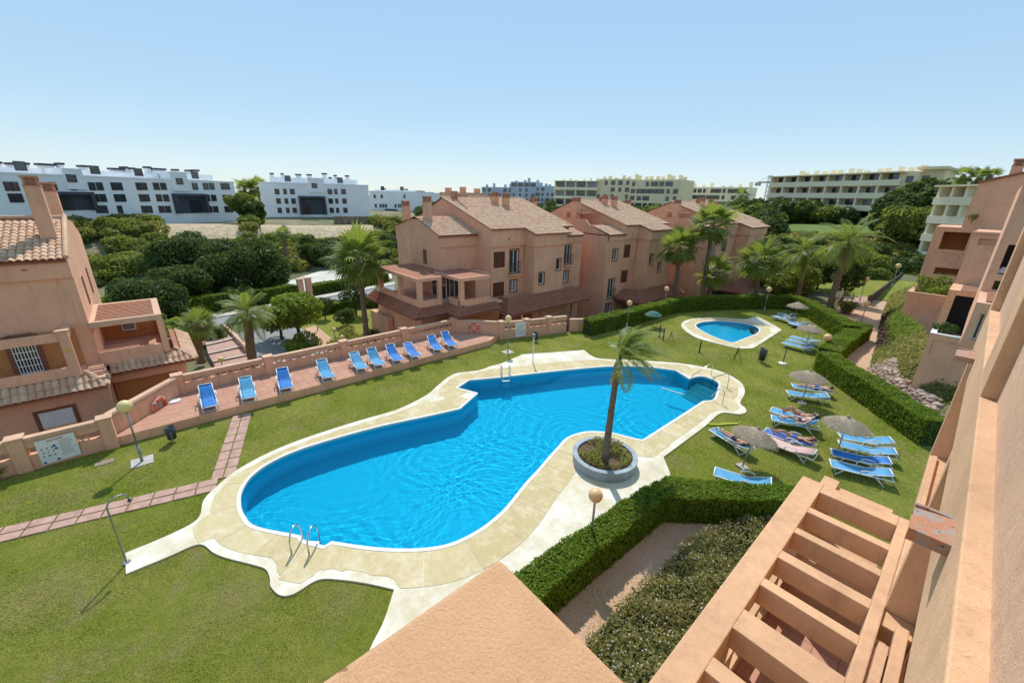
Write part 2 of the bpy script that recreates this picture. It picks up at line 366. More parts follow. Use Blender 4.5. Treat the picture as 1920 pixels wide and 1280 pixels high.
# ---- grass blades standing on the lawn
def inside_np(X, Y, poly):
    P = np.array([p[:2] for p in poly]); c = np.zeros(X.shape,bool); j = len(P)-1
    for i in range(len(P)):
        xi, yi = P[i]; xj, yj = P[j]
        with np.errstate(divide='ignore',invalid='ignore'): c ^= ((yi > Y) != (yj > Y)) & (X < (xj-xi)*(Y-yi)/(yj-yi)+xi)
        j = i
    return c
gs = np.random.RandomState(21); NB = 1500000; bx_ = gs.uniform(-22.6,1.5,NB); by_ = gs.uniform(-12,60,NB); dist = np.hypot(bx_,by_)
az_ = np.degrees(np.arctan2(bx_,by_)); keep = (gs.uniform(0,1,NB) < np.clip(14/np.maximum(dist,1),.12,1)) & ((bx_*CF.x+by_*CF.y-CAM_H*CF.z) > .1) & (np.abs(bx_*CR.x+by_*CR.y-CAM_H*CR.z) < 1.28*(bx_*CF.x+by_*CF.y-CAM_H*CF.z)) & ((bx_*CU.x+by_*CU.y-CAM_H*CU.z) > -.87*(bx_*CF.x+by_*CF.y-CAM_H*CF.z)); bx_ = bx_[keep]; by_ = by_[keep]
ok = inside_np(bx_,by_,LAWN) & ~inside_np(bx_,by_,DECK) & ~inside_np(bx_,by_,SDECK); bx_ = bx_[ok]; by_ = by_[ok]; nb = len(bx_)
an = gs.uniform(0,2*PI,nb); hgt_ = gs.uniform(.018,.048,nb)*(1+.5*np.sin(bx_*1.3+np.sin(by_*.9)*2)*np.sin(by_*1.1)); wd_ = gs.uniform(.006,.012,nb)*np.clip(np.hypot(bx_,by_)/11,1,3); ln_ = gs.uniform(.1,1.1,nb)*hgt_; la = gs.uniform(0,2*PI,nb)
B0 = np.stack([bx_-np.cos(an)*wd_,by_-np.sin(an)*wd_,np.zeros(nb)],1); B1 = np.stack([bx_+np.cos(an)*wd_,by_+np.sin(an)*wd_,np.zeros(nb)],1); B2 = np.stack([bx_+np.cos(la)*ln_,by_+np.sin(la)*ln_,hgt_],1)
V = np.stack([B0,B1,B2],1).reshape(-1,3).astype(np.float32); me = bpy.data.meshes.new('grass_blades'); me.vertices.add(len(V)); me.vertices.foreach_set('co',V.ravel()); me.loops.add(nb*3); me.loops.foreach_set('vertex_index',np.arange(nb*3,dtype=np.int32)); me.polygons.add(nb); me.polygons.foreach_set('loop_start',np.arange(0,nb*3,3,dtype=np.int32)); me.polygons.foreach_set('loop_total',np.full(nb,3,dtype=np.int32)); me.update(calc_edges=True)
m, n, bs = newmat('grass_blade'); g_ = n.nodes.new('ShaderNodeNewGeometry'); patch_ = ramp(n, noise(n, .33, 7, .68), .40, .64); dry_ = math_(n,'MULTIPLY',ramp(n, noise(n, .85, 6, .66, dist=.4), .48, .66), ramp(n, noise(n, .2, 4, .6), .36, .58))
c = mixc(n, patch_, lin(.34,.41,.055), lin(.62,.57,.18)); dry_ = math_(n,'MAXIMUM',dry_,worn(n)); c = mixc(n, math_(n,'MULTIPLY',dry_,.85), c, lin(.56,.46,.25)); c = mixc(n, math_(n,'MULTIPLY',g_.outputs['Random Per Island'],.30), c, lin(.18,.25,.03)); n.links.new(c, bs.inputs['Base Color']); bs.inputs['Roughness'].default_value = .7; bs.inputs['Specular IOR Level'].default_value = .2
t_ = n.nodes.new('ShaderNodeBsdfTranslucent'); n.links.new(c, t_.inputs[0]); mx_ = n.nodes.new('ShaderNodeMixShader'); mx_.inputs[0].default_value = .4; n.links.new(bs.outputs[0], mx_.inputs[1]); n.links.new(t_.outputs[0], mx_.inputs[2]); n.links.new(mx_.outputs[0], n.nodes['Material Output'].inputs[0])
me.materials.append(m); gb_ = bpy.data.objects.new('grass', me); COL.objects.link(gb_); tag(gb_, 'short mown grass of the pool lawn', 'grass', None, 'stuff')
# ---- pool decks
m, n, bs = newmat('sandy_stone'); MT['sand'] = m
oi = n.nodes.new('ShaderNodeObjectInfo')
c = mixc(n, oi.outputs['Random'], lin(.52,.41,.20), lin(.60,.49,.265)); bl = ramp(n, noise(n, 1.6, 7, .75), .47, .68)
c = mixc(n, bl, c, lin(.70,.62,.42)); c = mixc(n, math_(n,'MULTIPLY',ramp(n,noise(n,4.5,6,.75),.5,.75),.6), c, lin(.43,.325,.17))
n.links.new(c, bs.inputs['Base Color']); bs.inputs['Roughness'].default_value = .8; bump(n, bs, noise(n, 30, 5), .3, .004)
m, n, bs = newmat('worn_white_stone'); MT['pale'] = m
c = mixc(n, ramp(n, noise(n, .7, 7, .72), .38, .60), lin(.62,.53,.34), lin(.80,.76,.66)); c = mixc(n, math_(n,'MULTIPLY',ramp(n,noise(n,4,6,.7),.45,.8),.35), c, lin(.50,.43,.30))
c = mixc(n, math_(n,'MULTIPLY',ramp(n,noise(n,.9,5,.6,dist=1.0),.62,.72),.5), c, lin(.50,.49,.46))
n.links.new(c, bs.inputs['Base Color']); bs.inputs['Roughness'].default_value = .8; bump(n, bs, noise(n, 30, 5), .3, .004)
MT['coping'] = plain('white_coping', lin(.72,.70,.64), .6, var=.08)
def skirt(mb, loop, z0, z1):
    k = len(loop); a = sum(loop[i][0]*loop[(i+1)%k][1]-loop[(i+1)%k][0]*loop[i][1] for i in range(k))
    L = loop if a > 0 else loop[::-1]
    for i in range(k):
        p, q = L[i], L[(i+1)%k]; mb.quad((p[0],p[1],z0),(q[0],q[1],z0),(q[0],q[1],z1),(p[0],p[1],z1))
def area(l): return sum(l[i][0]*l[(i+1)%len(l)][1]-l[(i+1)%len(l)][0]*l[i][1] for i in range(len(l)))/2
def inset_normals(loop, win):
    P = np.array(loop); k = len(P); sgn = 1 if area(loop) > 0 else -1
    T = np.roll(P,-1,0) - np.roll(P,1,0); N = np.stack([T[:,1],-T[:,0]],1)*sgn
    seg = np.linalg.norm(np.roll(P,-1,0)-P,axis=1); s = np.concatenate([[0],np.cumsum(seg)])[:-1]; L = seg.sum(); out = []
    for i in range(k):
        d = np.abs(s - s[i]); d = np.minimum(d, L-d); wgt = np.exp(-(d/win)**2)
        v = (N/np.maximum(np.linalg.norm(N,axis=1),1e-6)[:,None]*wgt[:,None]).sum(0); out.append(v/np.linalg.norm(v))
    return P, np.array(out), s, L
def inside(pt, poly):
    x, y = pt; r = False; j = len(poly)-1
    for i in range(len(poly)):
        xi, yi = poly[i][:2]; xj, yj = poly[j][:2]
        if (yi > y) != (yj > y) and x < (xj-xi)*(y-yi)/(yj-yi)+xi: r = not r
        j = i
    return r
def pool_deck(name, deck, pool, ringw, step, win):
    mb = MB(); mb.poly(deck, [pool], DZ); skirt(mb, deck, -.12, DZ); d = mb.build(name, MT['pale'], kind='structure')
    P, N, s, L = inset_normals(pool, win); k = len(P)
    nsl = int(L/step); S = np.concatenate([s,[L]]); PP = np.vstack([P,P[:1]]); NN = np.vstack([N,N[:1]])
    f = lambda t: (np.array([np.interp(t%L,S,PP[:,0]),np.interp(t%L,S,PP[:,1])]), np.array([np.interp(t%L,S,NN[:,0]),np.interp(t%L,S,NN[:,1])]))
    for i in range(nsl):
        a = L*i/nsl; b = L*(i+1)/nsl - .02; ts = [a] + [t for t in S if a+.05 < t < b-.05] + [b]
        inn = []; out = []
        for t in ts:
            p, nn = f(t); nn = nn/np.linalg.norm(nn); wd = ringw
            while wd > .3 and not inside(p+nn*(wd+.25), deck): wd -= .1
            inn.append(p+nn*.10); out.append(p+nn*wd)
        bad = any((inn[j+1][0]-inn[j][0])*(out[j][1]-inn[j][1])-(inn[j+1][1]-inn[j][1])*(out[j][0]-inn[j][0]) > 0 or (out[j+1][0]-out[j][0])*(inn[j][1]-out[j][1])-(out[j+1][1]-out[j][1])*(inn[j][0]-out[j][0]) < 0 for j in range(len(inn)-1)) if area(pool) > 0 else any((inn[j+1][0]-inn[j][0])*(out[j][1]-inn[j][1])-(inn[j+1][1]-inn[j][1])*(out[j][0]-inn[j][0]) < 0 or (out[j+1][0]-out[j][0])*(inn[j][1]-out[j][1])-(out[j+1][1]-out[j][1])*(inn[j][0]-out[j][0]) > 0 for j in range(len(inn)-1))
        if bad: continue
        z1 = DZ + .008 + .004*((i*7)%5)/4; q = MB(); q.prism([tuple(v) for v in inn]+[tuple(v) for v in out[::-1]], DZ-.02, z1)
        q.build('deck_slab', MT['sand'], d)
    # white coping along the water line
    mb = MB(); nn = N
    A = [tuple(P[i]-N[i]*.03) for i in range(k)]; B = [tuple(P[i]+N[i]*.10) for i in range(k)]
    for i in range(k):
        j = (i+1)%k; zc = DZ+.022
        mb.add([(*A[i],DZ-.06),(*A[j],DZ-.06),(*B[j],DZ-.03),(*B[i],DZ-.03),(*A[i],zc),(*A[j],zc),(*B[j],zc),(*B[i],zc)],[(4,5,6,7),(0,1,5,4)[::-1],(2,3,7,6)[::-1],(0,1,2,3)])
    mb.build('pool_coping', MT['coping'], d)
    return d
main_deck = pool_deck('pool_deck', DECK, POOL, 1.35, 1.25, .7)
small_deck = pool_deck('small_pool_deck', SDECK, SPOOL, .9, 1.3, .6)
# ---- pool basins and water
m, n, bs = newmat('pool_mosaic'); MT['mosaic'] = m
br = n.nodes.new('ShaderNodeTexChecker'); br.inputs['Scale'].default_value = 22; n.links.new(pos(n), br.inputs[0])
c = mixc(n, ramp(n, noise(n, 40, 2), .3, .7), lin(.012,.54,.70), lin(.02,.62,.78)); c = mixc(n, math_(n,'MULTIPLY',br.outputs[1],.15), c, lin(.03,.32,.58))
n.links.new(c, bs.inputs['Base Color']); bs.inputs['Roughness'].default_value = .5
def basin(name, pool, depth, deck):
    mb = MB(); mb.poly(pool, [], -depth)
    k = len(pool); L = pool if area(pool) > 0 else pool[::-1]
    for i in range(k):
        p, q = L[i], L[(i+1)%k]; mb.quad((p[0],p[1],DZ-.03),(q[0],q[1],DZ-.03),(q[0],q[1],-depth),(p[0],p[1],-depth))
    return mb.build(name, MT['mosaic'], deck)
basin('pool_basin', POOL, 1.6, main_deck); basin('pool_basin', SPOOL, .45, small_deck)
def watermat(name, tint, rscale, strength):
    m, n, bs = newmat(name); n.nodes.remove(bs)
    mp = n.nodes.new('ShaderNodeMapping'); mp.inputs['Scale'].default_value = (1,1,1); n.links.new(pos(n), mp.inputs[0])
    h = math_(n,'ADD', math_(n,'MULTIPLY',noise(n, 1.3*rscale, 3, .5, mp.outputs[0], 1.2),1.0), math_(n,'MULTIPLY',noise(n, 4.2*rscale, 3, .6, mp.outputs[0], 1.5),.45))
    for cx, cy, sc_ in ((-13.2,3.2,1.15),(-11.6,13.5,1.2),(-10.4,17.5,1.15),(-14.5,9,.9)):
        v = n.nodes.new('ShaderNodeVectorMath'); v.operation = 'DISTANCE'; n.links.new(pos(n), v.inputs[0]); v.inputs[1].default_value = (cx,cy,0)
        dd = math_(n,'ADD',math_(n,'MULTIPLY',v.outputs['Value'],11*sc_), math_(n,'MULTIPLY',noise(n,1.1,3),9.0))
        fall = math_(n,'DIVIDE',.42,math_(n,'ADD',1.0,math_(n,'POWER',math_(n,'MULTIPLY',v.outputs['Value'],.5),2.0)))
        h = math_(n,'ADD',h,math_(n,'MULTIPLY',math_(n,'SINE',dd),fall))
    b = n.nodes.new('ShaderNodeBump'); b.inputs['Strength'].default_value = strength; b.inputs['Distance'].default_value = .035; n.links.new(h, b.inputs['Height'])
    fr = n.nodes.new('ShaderNodeFresnel'); fr.inputs[0].default_value = 1.33; n.links.new(b.outputs[0], fr.inputs['Normal'])
    tr = n.nodes.new('ShaderNodeBsdfTransparent'); tr.inputs[0].default_value = tint
    gl = n.nodes.new('ShaderNodeBsdfGlossy'); gl.inputs['Roughness'].default_value = .04; n.links.new(b.outputs[0], gl.inputs['Normal'])
    mx = n.nodes.new('ShaderNodeMixShader'); n.links.new(fr.outputs[0], mx.inputs[0]); n.links.new(tr.outputs[0], mx.inputs[1]); n.links.new(gl.outputs[0], mx.inputs[2])
    n.links.new(mx.outputs[0], n.nodes['Material Output'].inputs[0]); return m
_ws = np.random.RandomState(3); _n = 26; _a = _ws.uniform(0,2*PI,_n); _k = 4.5*np.exp(_ws.uniform(.1,2.0,_n)); WK = np.stack([_k*np.cos(_a),_k*np.sin(_a),_ws.uniform(0,6.28,_n)],1)
def waves(x, y, rings, amp):
    # wind ripples: many directions, warped, in patches; faint rings spread from the inlets
    wx = x+.35*np.sin(y*.9+.4)+.22*np.sin(x*1.7+y*1.1); wy = y+.35*np.sin(x*.8+1.1)+.22*np.cos(y*1.5-x*.9); h = .0
    env = .55+.45*np.sin(x*.55+.9*np.sin(y*.4))*np.sin(y*.47+.7*np.sin(x*.5))
    for k in range(_n): h = h + amp*1.5*np.sin(wx*WK[k,0]+wy*WK[k,1]+WK[k,2])*(4.5/_k[k])**.75*env/2.2
    for cx, cy, kk, r0 in rings:
        d = np.hypot(wx-cx, wy-cy); h = h + amp*.55*np.sin(d*kk+1.6*np.sin(x*1.3+y*.6)+1.5*np.cos(y*1.1-x*.4))*np.exp(-(d/r0)**2)
    return h
def water_surface(name, pool, z, step, rings, amp, tint):
    P = np.array(pool); x0, y0 = P.min(0)-step; x1, y1 = P.max(0)+step; xs = np.arange(x0,x1,step); ys = np.arange(y0,y1,step); nx, ny = len(xs), len(ys)
    X, Y = np.meshgrid(xs, ys, indexing='ij'); c = np.zeros(X.shape,bool); j = len(P)-1
    for i in range(len(P)):
        xi, yi = P[i]; xj, yj = P[j]; cr = ((yi > Y) != (yj > Y)); 
        with np.errstate(divide='ignore',invalid='ignore'): c ^= cr & (X < (xj-xi)*(Y-yi)/(yj-yi)+xi)
        j = i
    # keep cells that touch the pool; the rim runs into the pool wall under the coping
    cell = c[:-1,:-1]|c[1:,:-1]|c[1:,1:]|c[:-1,1:]
    Z = z+waves(X,Y,rings,amp); idx = -np.ones(X.shape,int); used = np.zeros(X.shape,bool); used[:-1,:-1] |= cell; used[1:,:-1] |= cell; used[1:,1:] |= cell; used[:-1,1:] |= cell; idx[used] = np.arange(used.sum())
    V = np.stack([X[used],Y[used],Z[used]],1); I, J = np.nonzero(cell); F = np.stack([idx[I,J],idx[I+1,J],idx[I+1,J+1],idx[I,J+1]],1)
    me = bpy.data.meshes.new(name); me.from_pydata(V.tolist(),[],F.tolist()); me.polygons.foreach_set('use_smooth',[True]*len(me.polygons))
    m, n, bs = newmat(name+'_surface'); n.nodes.remove(bs); g = n.nodes.new('ShaderNodeBsdfGlass'); g.inputs['IOR'].default_value = 1.33; g.inputs['Roughness'].default_value = 0; g.inputs['Color'].default_value = tint; n.links.new(g.outputs[0], n.nodes['Material Output'].inputs[0])
    me.materials.append(m); o = bpy.data.objects.new(name, me); COL.objects.link(o); o['kind'] = 'structure'; o.cycles.is_caustics_caster = True; return o
so.data.cycles.is_caustics_light = True
for o in bpy.data.objects:
    if o.name.startswith('pool_basin'): o.cycles.is_caustics_receiver = True
water_surface('water', POOL, -.10, .04, [(-13.2,3.4,10,3.0),(-11.6,14.5,11,3.5),(-10.4,18.5,12,2.5),(-14.5,9,9,3.0)], .0029, lin(.26,.89,.985))
water_surface('small_pool_water', SPOOL, -.08, .06, [], .0018, lin(.6,.9,.98))
# underwater steps at the rounded end
stp = G(1338,722,DZ); dirs = (G(1300,728,-.1)-G(1345,716,-.1)); dirs.z = 0; dirs.normalize(); sd = Vector((-dirs.y,dirs.x,0))
for i in range(4):
    q = MB(); c0 = stp + dirs*(.30+.36*i); q.obox((c0.x,c0.y,-.35-.25*i-.35), dirs*.17, sd*(.95-.03*i), Vector((0,0,.35))); q.build('pool_step', MT['coping'], main_deck)
# ---- paver paths across the lawn
def paver_path(name, a, b, rows, lw, ln, gap):
    d = b-a; L = d.length; d = d/L; s_ = Vector((-d.y,d.x,0)); root = MB(); w_ = rows*(lw+gap)
    root.quad(a-s_*w_/2+Vector((0,0,.006)), b-s_*w_/2+Vector((0,0,.006)), b+s_*w_/2+Vector((0,0,.006)), a+s_*w_/2+Vector((0,0,.006)))
    r0 = root.build(name, MT['grass'], kind='structure'); src = None
    k = int(round(L/(ln+gap))); ln = L/k-gap
    for i in range(k):
        for j in range(rows):
            c0 = a + d*((i+.5)*(ln+gap)) + s_*((j-(rows-1)/2)*(lw+gap))
            if src is None:
                q = MB(); q.box(-ln/2,ln/2,-lw/2,lw/2,-.03,.03); src = q.build('paver', MT['paver'], r0, bevel=.008, world=False); o = src
            else: o = inst(src, 'paver', r0, (0,0,0)); bv = o.modifiers.new('bevel','BEVEL'); bv.width = .008
            o.location = (c0.x, c0.y, .012+RND.uniform(0,.012)); o.rotation_euler = (RND.uniform(-.012,.012), RND.uniform(-.012,.012), math.atan2(d.y,d.x)+RND.uniform(-.02,.02))
paver_path('paver_path', G(-60,1018), G(408,908), 2, .37, .60, .045)
paver_path('paver_path', G(418,897), G(455,777), 2, .37, .60, .045)

# ---- raised sun terrace
TZ = .45
TERR = [(-22.55,-3.1),(-22.55,18.0),(-23.4,19.5),(-26.0,17.2),(-25.9,0.0),(-22.75,-2.65)]
mb = MB(); mb.prism(TERR, -1.2, TZ-.012); terrace = mb.build('sun_terrace', MT['stucco'], kind='structure')
q = MB(); src = None; pitch = .47; cnt = 0
inner = [(-22.62,-2.4),(-22.62,17.9),(-23.5,19.3),(-25.85,17.1),(-25.78,0.1),(-23.0,-2.2)]
for i in range(8):
    for j in range(48):
        x = -22.62-pitch*(i+.5); y = -2.5+pitch*(j+.5)
        if not inside((x,y), inner): continue
        if src is None: src = MB().box(-.229,.229,-.229,.229,-.01,.0); src = src.build('floor_tile', MT['floor_tile'], terrace, world=False); o = src
        else: o = inst(src, 'floor_tile', terrace, (0,0,0))
        o.location = (x, y, TZ+RND.uniform(0,.003)); cnt += 1
# ================================================================== buildings: tiles, windows
def tile_mesh(pitch=.22, row=.36, seg=4, h=.075, drop=.028):
    b = MB(); a = []
    for t, dz in ((0,drop),(row*1.12,0)):
        a.append([((-pitch*.5+pitch*k/seg*.98), t, dz + h*math.sin(PI*k/seg)) for k in range(seg+1)])
    b.grid(a); b.f = [f[::-1] for f in b.f]
    v = [(x,t,z) for (x,t,z) in a[0]]; lo = [(x,t,max(z-.022,0)) for (x,t,z) in a[0]]
    b.grid([v, lo]); return b
def frame_of(o, u, v):
    u = Vector(u).normalized(); v = Vector(v).normalized(); n = u.cross(v).normalized(); return Vector(o), u, v, n
def tile_sheet(mb, o, u, v, wu, lv, pitch=.22, row=.36, clip=None, seg=4):
    # barrel tiles laid on a sloping rectangle: o eave corner, u along the eave, v up the slope
    o, u, v, n = frame_of(o, u, v); t0 = tile_mesh(pitch, row, seg); nc = max(1, int(wu/pitch)); nr = max(1, int(lv/row)); pitch = wu/nc
    for i in range(nc):
        for j in range(nr):
            cu = (i+.5)*pitch; cv = j*row
            if clip and not clip(cu, cv+row*.5): continue
            jz = RND.uniform(0,.012)
            vs = [o + u*(cu+p[0]) + v*(cv+p[1]) + n*(p[2]+jz) for p in t0.v]
            mb.add(vs, t0.f)
    return mb
TILE_SRC = {}
def tile_pieces(parent, o, u, v, wu, lv, pitch=.24, row=.36, clip=None, mat='tile'):
    o, u, v, n = frame_of(o, u, v); nc = max(1, int(wu/pitch)); nr = max(1, int(lv/row)); pitch = wu/nc
    key = (round(pitch,4), row, mat)
    if key not in TILE_SRC:
        me = bpy.data.meshes.new('roof_tile'); t0 = tile_mesh(pitch, row, 6, .085, .035); me.from_pydata(t0.v, [], t0.f); me.materials.append(MT[mat]); TILE_SRC[key] = me
        me.polygons.foreach_set('use_smooth', [True]*len(me.polygons))
    R = Matrix((u, v, n)).transposed(); o0 = ORG[parent.name]
    for i in range(nc):
        for j in range(nr):
            cu = (i+.5)*pitch; cv = j*row
            if clip and not clip(cu, cv+row*.5): continue
            ob = bpy.data.objects.new('roof_tile', TILE_SRC[key]); COL.objects.link(ob); ob.parent = parent
            Mx = (R @ Matrix.Rotation(RND.uniform(-.02,.02),3,'Z')).to_4x4(); Mx.translation = o + u*cu + v*cv + n*RND.uniform(0,.012) - o0; ob.matrix_basis = Mx
def window(parent, axis, c, sg, u0, u1, z0, z1, dep=.16, kind='window', panes=2, trim=True, shutter=False, name='window'):
    # a window set back in an opening of a wall: frame, panes, painted surround
    P = (lambda u,z,d: (c-sg*d,u,z)) if axis == 'x' else (lambda u,z,d: (u,c-sg*d,z))
    def bx(m, ua, ub, za, zb, d0, d1):
        a = P(ua,za,d0); b = P(ub,zb,d1); m.box(min(a[0],b[0]),max(a[0],b[0]),min(a[1],b[1]),max(a[1],b[1]),min(a[2],b[2]),max(a[2],b[2]))
    f = MB(); w_ = .055
    bx(f,u0,u0+w_,z0,z1,dep-.05,dep+.02); bx(f,u1-w_,u1,z0,z1,dep-.05,dep+.02); bx(f,u0+w_,u1-w_,z0,z0+w_,dep-.05,dep+.02); bx(f,u0+w_,u1-w_,z1-w_,z1,dep-.05,dep+.02)
    for k in range(1,panes): uu = u0+(u1-u0)*k/panes; bx(f,uu-.03,uu+.03,z0+w_,z1-w_,dep-.05,dep+.02)
    fr = f.build(name, MT['white'] if not shutter else MT['brown_trim'], parent)
    for k in range(panes):
        p = MB(); ua = u0+(u1-u0)*k/panes+.03; ub = u0+(u1-u0)*(k+1)/panes-.03
        bx(p, ua, ub, z0+.04, z1-.04, dep, dep+.03); p.build('pane', MT['glass_pale'] if (shutter == 'blind' or kind == 'pale') else MT['glass'], fr)
    if trim:
        t = MB(); b_ = .10
        bx(t,u0-b_,u0-.001,z0-b_,z1+b_,-.02,.02); bx(t,u1+.001,u1+b_,z0-b_,z1+b_,-.02,.02); bx(t,u0,u1,z1+.001,z1+b_,-.02,.02); bx(t,u0,u1,z0-b_,z0-.001,-.035,.02)
        t.build('surround', MT['brown_trim'], fr)
    return fr
def shutter(parent, axis, c, sg, u0, u1, z0, z1):
    # brown ceramic lattice screen set in the wall
    P = (lambda u,z,d: (c-sg*d,u,z)) if axis == 'x' else (lambda u,z,d: (u,c-sg*d,z))
    m = MB()
    def bx(m, ua, ub, za, zb, d0, d1):
        a = P(ua,za,d0); b = P(ub,zb,d1); m.box(min(a[0],b[0]),max(a[0],b[0]),min(a[1],b[1]),max(a[1],b[1]),a[2],b[2])
    k = max(3,int((u1-u0)/.2)); r_ = max(3,int((z1-z0)/.2))
    for i in range(k+1): u = u0+(u1-u0)*i/k; bx(m,u-.035,u+.035,z0,z1,.02,.08)
    for j in range(r_+1): z = z0+(z1-z0)*j/r_; bx(m,u0,u1,z-.035,z+.035,.03,.075)
    o = m.build('lattice_screen', MT['brown_trim'], parent)
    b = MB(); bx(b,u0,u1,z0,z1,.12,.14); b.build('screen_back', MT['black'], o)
def railing(parent, axis, c, sg, u0, u1, z0, z1, proj=.25):
    m = MB(); P = (lambda u,z,d: (c+sg*d,u,z)) if axis == 'x' else (lambda u,z,d: (u,c+sg*d,z))
    m.tube([P(u0,z1,0),P(u0,z1,proj),P(u1,z1,proj),P(u1,z1,0)], .02, 6); m.tube([P(u0,z0,0),P(u0,z0,proj),P(u1,z0,proj),P(u1,z0,0)], .02, 6)
    k = int((u1-u0)/.12)
    for i in range(k+1): u = u0+(u1-u0)*i/k; m.tube([P(u,z0,proj),P(u,z1,proj)], .012, 5)
    m.build('railing', MT['dark'], parent)
def chimney(parent, x, y, z0, z1, s=.5, sy=None):
    sy = sy or s; m = MB(); m.box(x-s/2,x+s/2,y-sy/2,y+sy/2,z0,z1-.45)
    ch = m.build('chimney', MT['stucco'], parent)
    k = MB()
    for sx in (-1,1):
        for sv in (-1,1): k.box(x+sx*(s/2-.02)-.09*(sx>0)-.0, x+sx*(s/2-.02)+.09*(sx<0), y+sv*(sy/2-.02)-.09*(sv>0), y+sv*(sy/2-.02)+.09*(sv<0), z1-.45, z1-.1)
    k.box(x-s/2-.03,x+s/2+.03,y-sy/2-.03,y+sy/2+.03,z1-.10,z1); k.box(x-s/2-.03,x+s/2+.03,y-sy/2-.03,y+sy/2+.03,z1-.46,z1-.41)
    k.box(x-s/2+.12,x+s/2-.12,y-sy/2+.12,y+sy/2-.12,z1-.42,z1-.08)
    for zz in (z1-.33,z1-.24,z1-.16): k.box(x-s/2+.03,x+s/2-.03,y-sy/2+.03,y+sy/2-.03,zz-.02,zz+.02)
    k.build('chimney_cap', MT['brick'], ch)
MT['brick'] = plain('red_brick', lin(.50,.24,.15), .9, var=.2, vscale=8, bstr=.4, bscale=30)
MT['slatwood'] = plain('pergola_beam', lin(.52,.27,.17), .85, var=.15, vscale=3)
# ================================================================== the building the photograph is taken from
bl = thing('apartment_building', 'near salmon apartment building along the right edge with pergola and deep window sills', 'building', (.6,8,0))
X1, X2, ZS, ZB = .345, .465, 8.684, 7.83
mb = MB(); mb.box(X1, 1.4, -4, 12.3, ZB, ZS); mb.build('facade_wall', MT['stucco_near'], bl, bevel=.012)
mb = MB(); mb.box(X2, 1.3, -4, 6.10, ZS, 12.5); mb.box(X2, 1.3, 7.14, 11.77, ZS, 12.5); mb.build('recessed_wall', MT['stucco_rough'], bl)
for ya, yb in ((6.10,7.14),(11.77,12.3)):
    mb = MB(); mb.box(X1, 1.2, ya, yb, ZS, 12.4); mb.build('pier', MT['stucco_near'], bl, bevel=.012)
for ya in (6.42, 11.75):
    mb = MB(); mb.box(X1+.002, .66, ya, ya+.26, 5.452, ZB-.002); mb.build('party_fin', MT['stucco_near'], bl, bevel=.012)
mb = MB(); mb.box(.66, .95, -4, 12.28, 3.0, ZB-.003); mb.box(.95,1.3,-4,12.2,-1,3.0); mb.build('lower_wall', MT['stucco_near'], bl)
mb = MB(); mb.box(.352, .66, 6.69, 12.2, 5.26, 5.50); mb.box(.352,.655,1,5.72,5.2,5.45); mb.box(.352,.655,6.12,6.685,5.2,5.45); mb.box(.352,.655,5.721,6.119,4.9,5.12); mb.build('ledge', MT['stucco_near'], bl, bevel=.01)
mb = MB(); mb.box(.375, .47, 1, 5.70, 5.452, 5.56); mb.box(.485, .60, 1, 6.1, 5.452, 5.60); mb.box(.39,.46,6.70,11.6,5.502,5.58); mb.build('kerb', MT['stucco_near'], bl, bevel=.01)
# gutters spouting from the wall
m, n, bs = newmat('lichen_terracotta'); MT['spout'] = m
c = mixc(n, ramp(n, noise(n, 14, 6, .75), .48, .56), lin(.45,.21,.12), lin(.30,.29,.27)); c = mixc(n, ramp(n,noise(n,30,4,.7),.6,.66), c, lin(.05,.05,.05)); n.links.new(c, bs.inputs['Base Color']); bs.inputs['Roughness'].default_value = .95
for ya, yb, zz, xa, tw in ((3.46,3.84,8.46,.142,.03),(9.85,10.5,8.14,.115,.02)):
    q = MB(); k = 8
    q.grid([[(xa,ya+(yb-ya)*i/k,zz-.02+.02*((i%k)>0)) for i in range(k+1)], [(X1+.05,ya+(yb-ya)*i/k,zz+.03) for i in range(k+1)]]); q.f = [f[::-1] for f in q.f]
    q.box(xa,X1+.02,ya,ya+.03,zz-.07,zz+.02); q.box(xa,X1+.02,yb-.03,yb,zz-.07,zz+.02); q.box(xa+.005,X1+.02,ya+.03,yb-.03,zz-.065,zz-.03); q.build('rain_spout', MT['spout'], bl)
q = MB(); q.tube([(.06,5.62,5.27),(.22,5.62,5.33)], .075, 12); q.build('drain_pipe', MT['tile'], bl)
# pergola
pz0, pz1 = 5.14, 5.50
mb = MB(); mb.box(-1.215,-.865,.5,8.79,pz0,pz1); mb.box(-.865,.215,8.46,8.79,pz0,pz1); mb.box(.215,.350,.5,8.79,pz0,pz1)
perg = mb.build('pergola', MT['stucco_near'], bl, bevel=.015)
for ya, yb in ((7.69,7.86),(6.98,7.14),(6.22,6.42),(5.505,5.675),(4.575,4.955),(3.815,4.045),(3.08,3.26),(2.3,2.5),(1.5,1.7)):
    q = MB(); q.box(-.868,.218,ya,yb,pz0+.01,pz1-.003); q.build('beam', MT['stucco_near'], perg, bevel=.012)
for yc in (8.6,4.76,1.2):
    q = MB(); q.box(-1.18,-.90,yc-.15,yc+.15,3.9,pz0-.002); q.build('pillar', MT['stucco_near'], perg, bevel=.012)
mb = MB(); mb.box(-1.20,-.98,.5,8.8,2.9,3.25); mb.box(-1.20,-.98,.5,8.8,3.75,3.92); 
for k in range(15): y = .7+k*.56; mb.box(-1.17,-1.01,y,y+.14,3.252,3.748)
mb.box(-.978,.3,8.6,8.8,2.9,3.9); mb.build('terrace_parapet', MT['stucco_near'], bl)
mb = MB(); mb.box(-.84,.12,8.90,9.16,4.9,5.36); mb.box(-.95,-.70,8.86,9.24,3.0,5.44); mb.box(-.70,.2,8.9,9.1,2.9,4.2); mb.build('end_parapet', MT['stucco_near'], bl, bevel=.012)
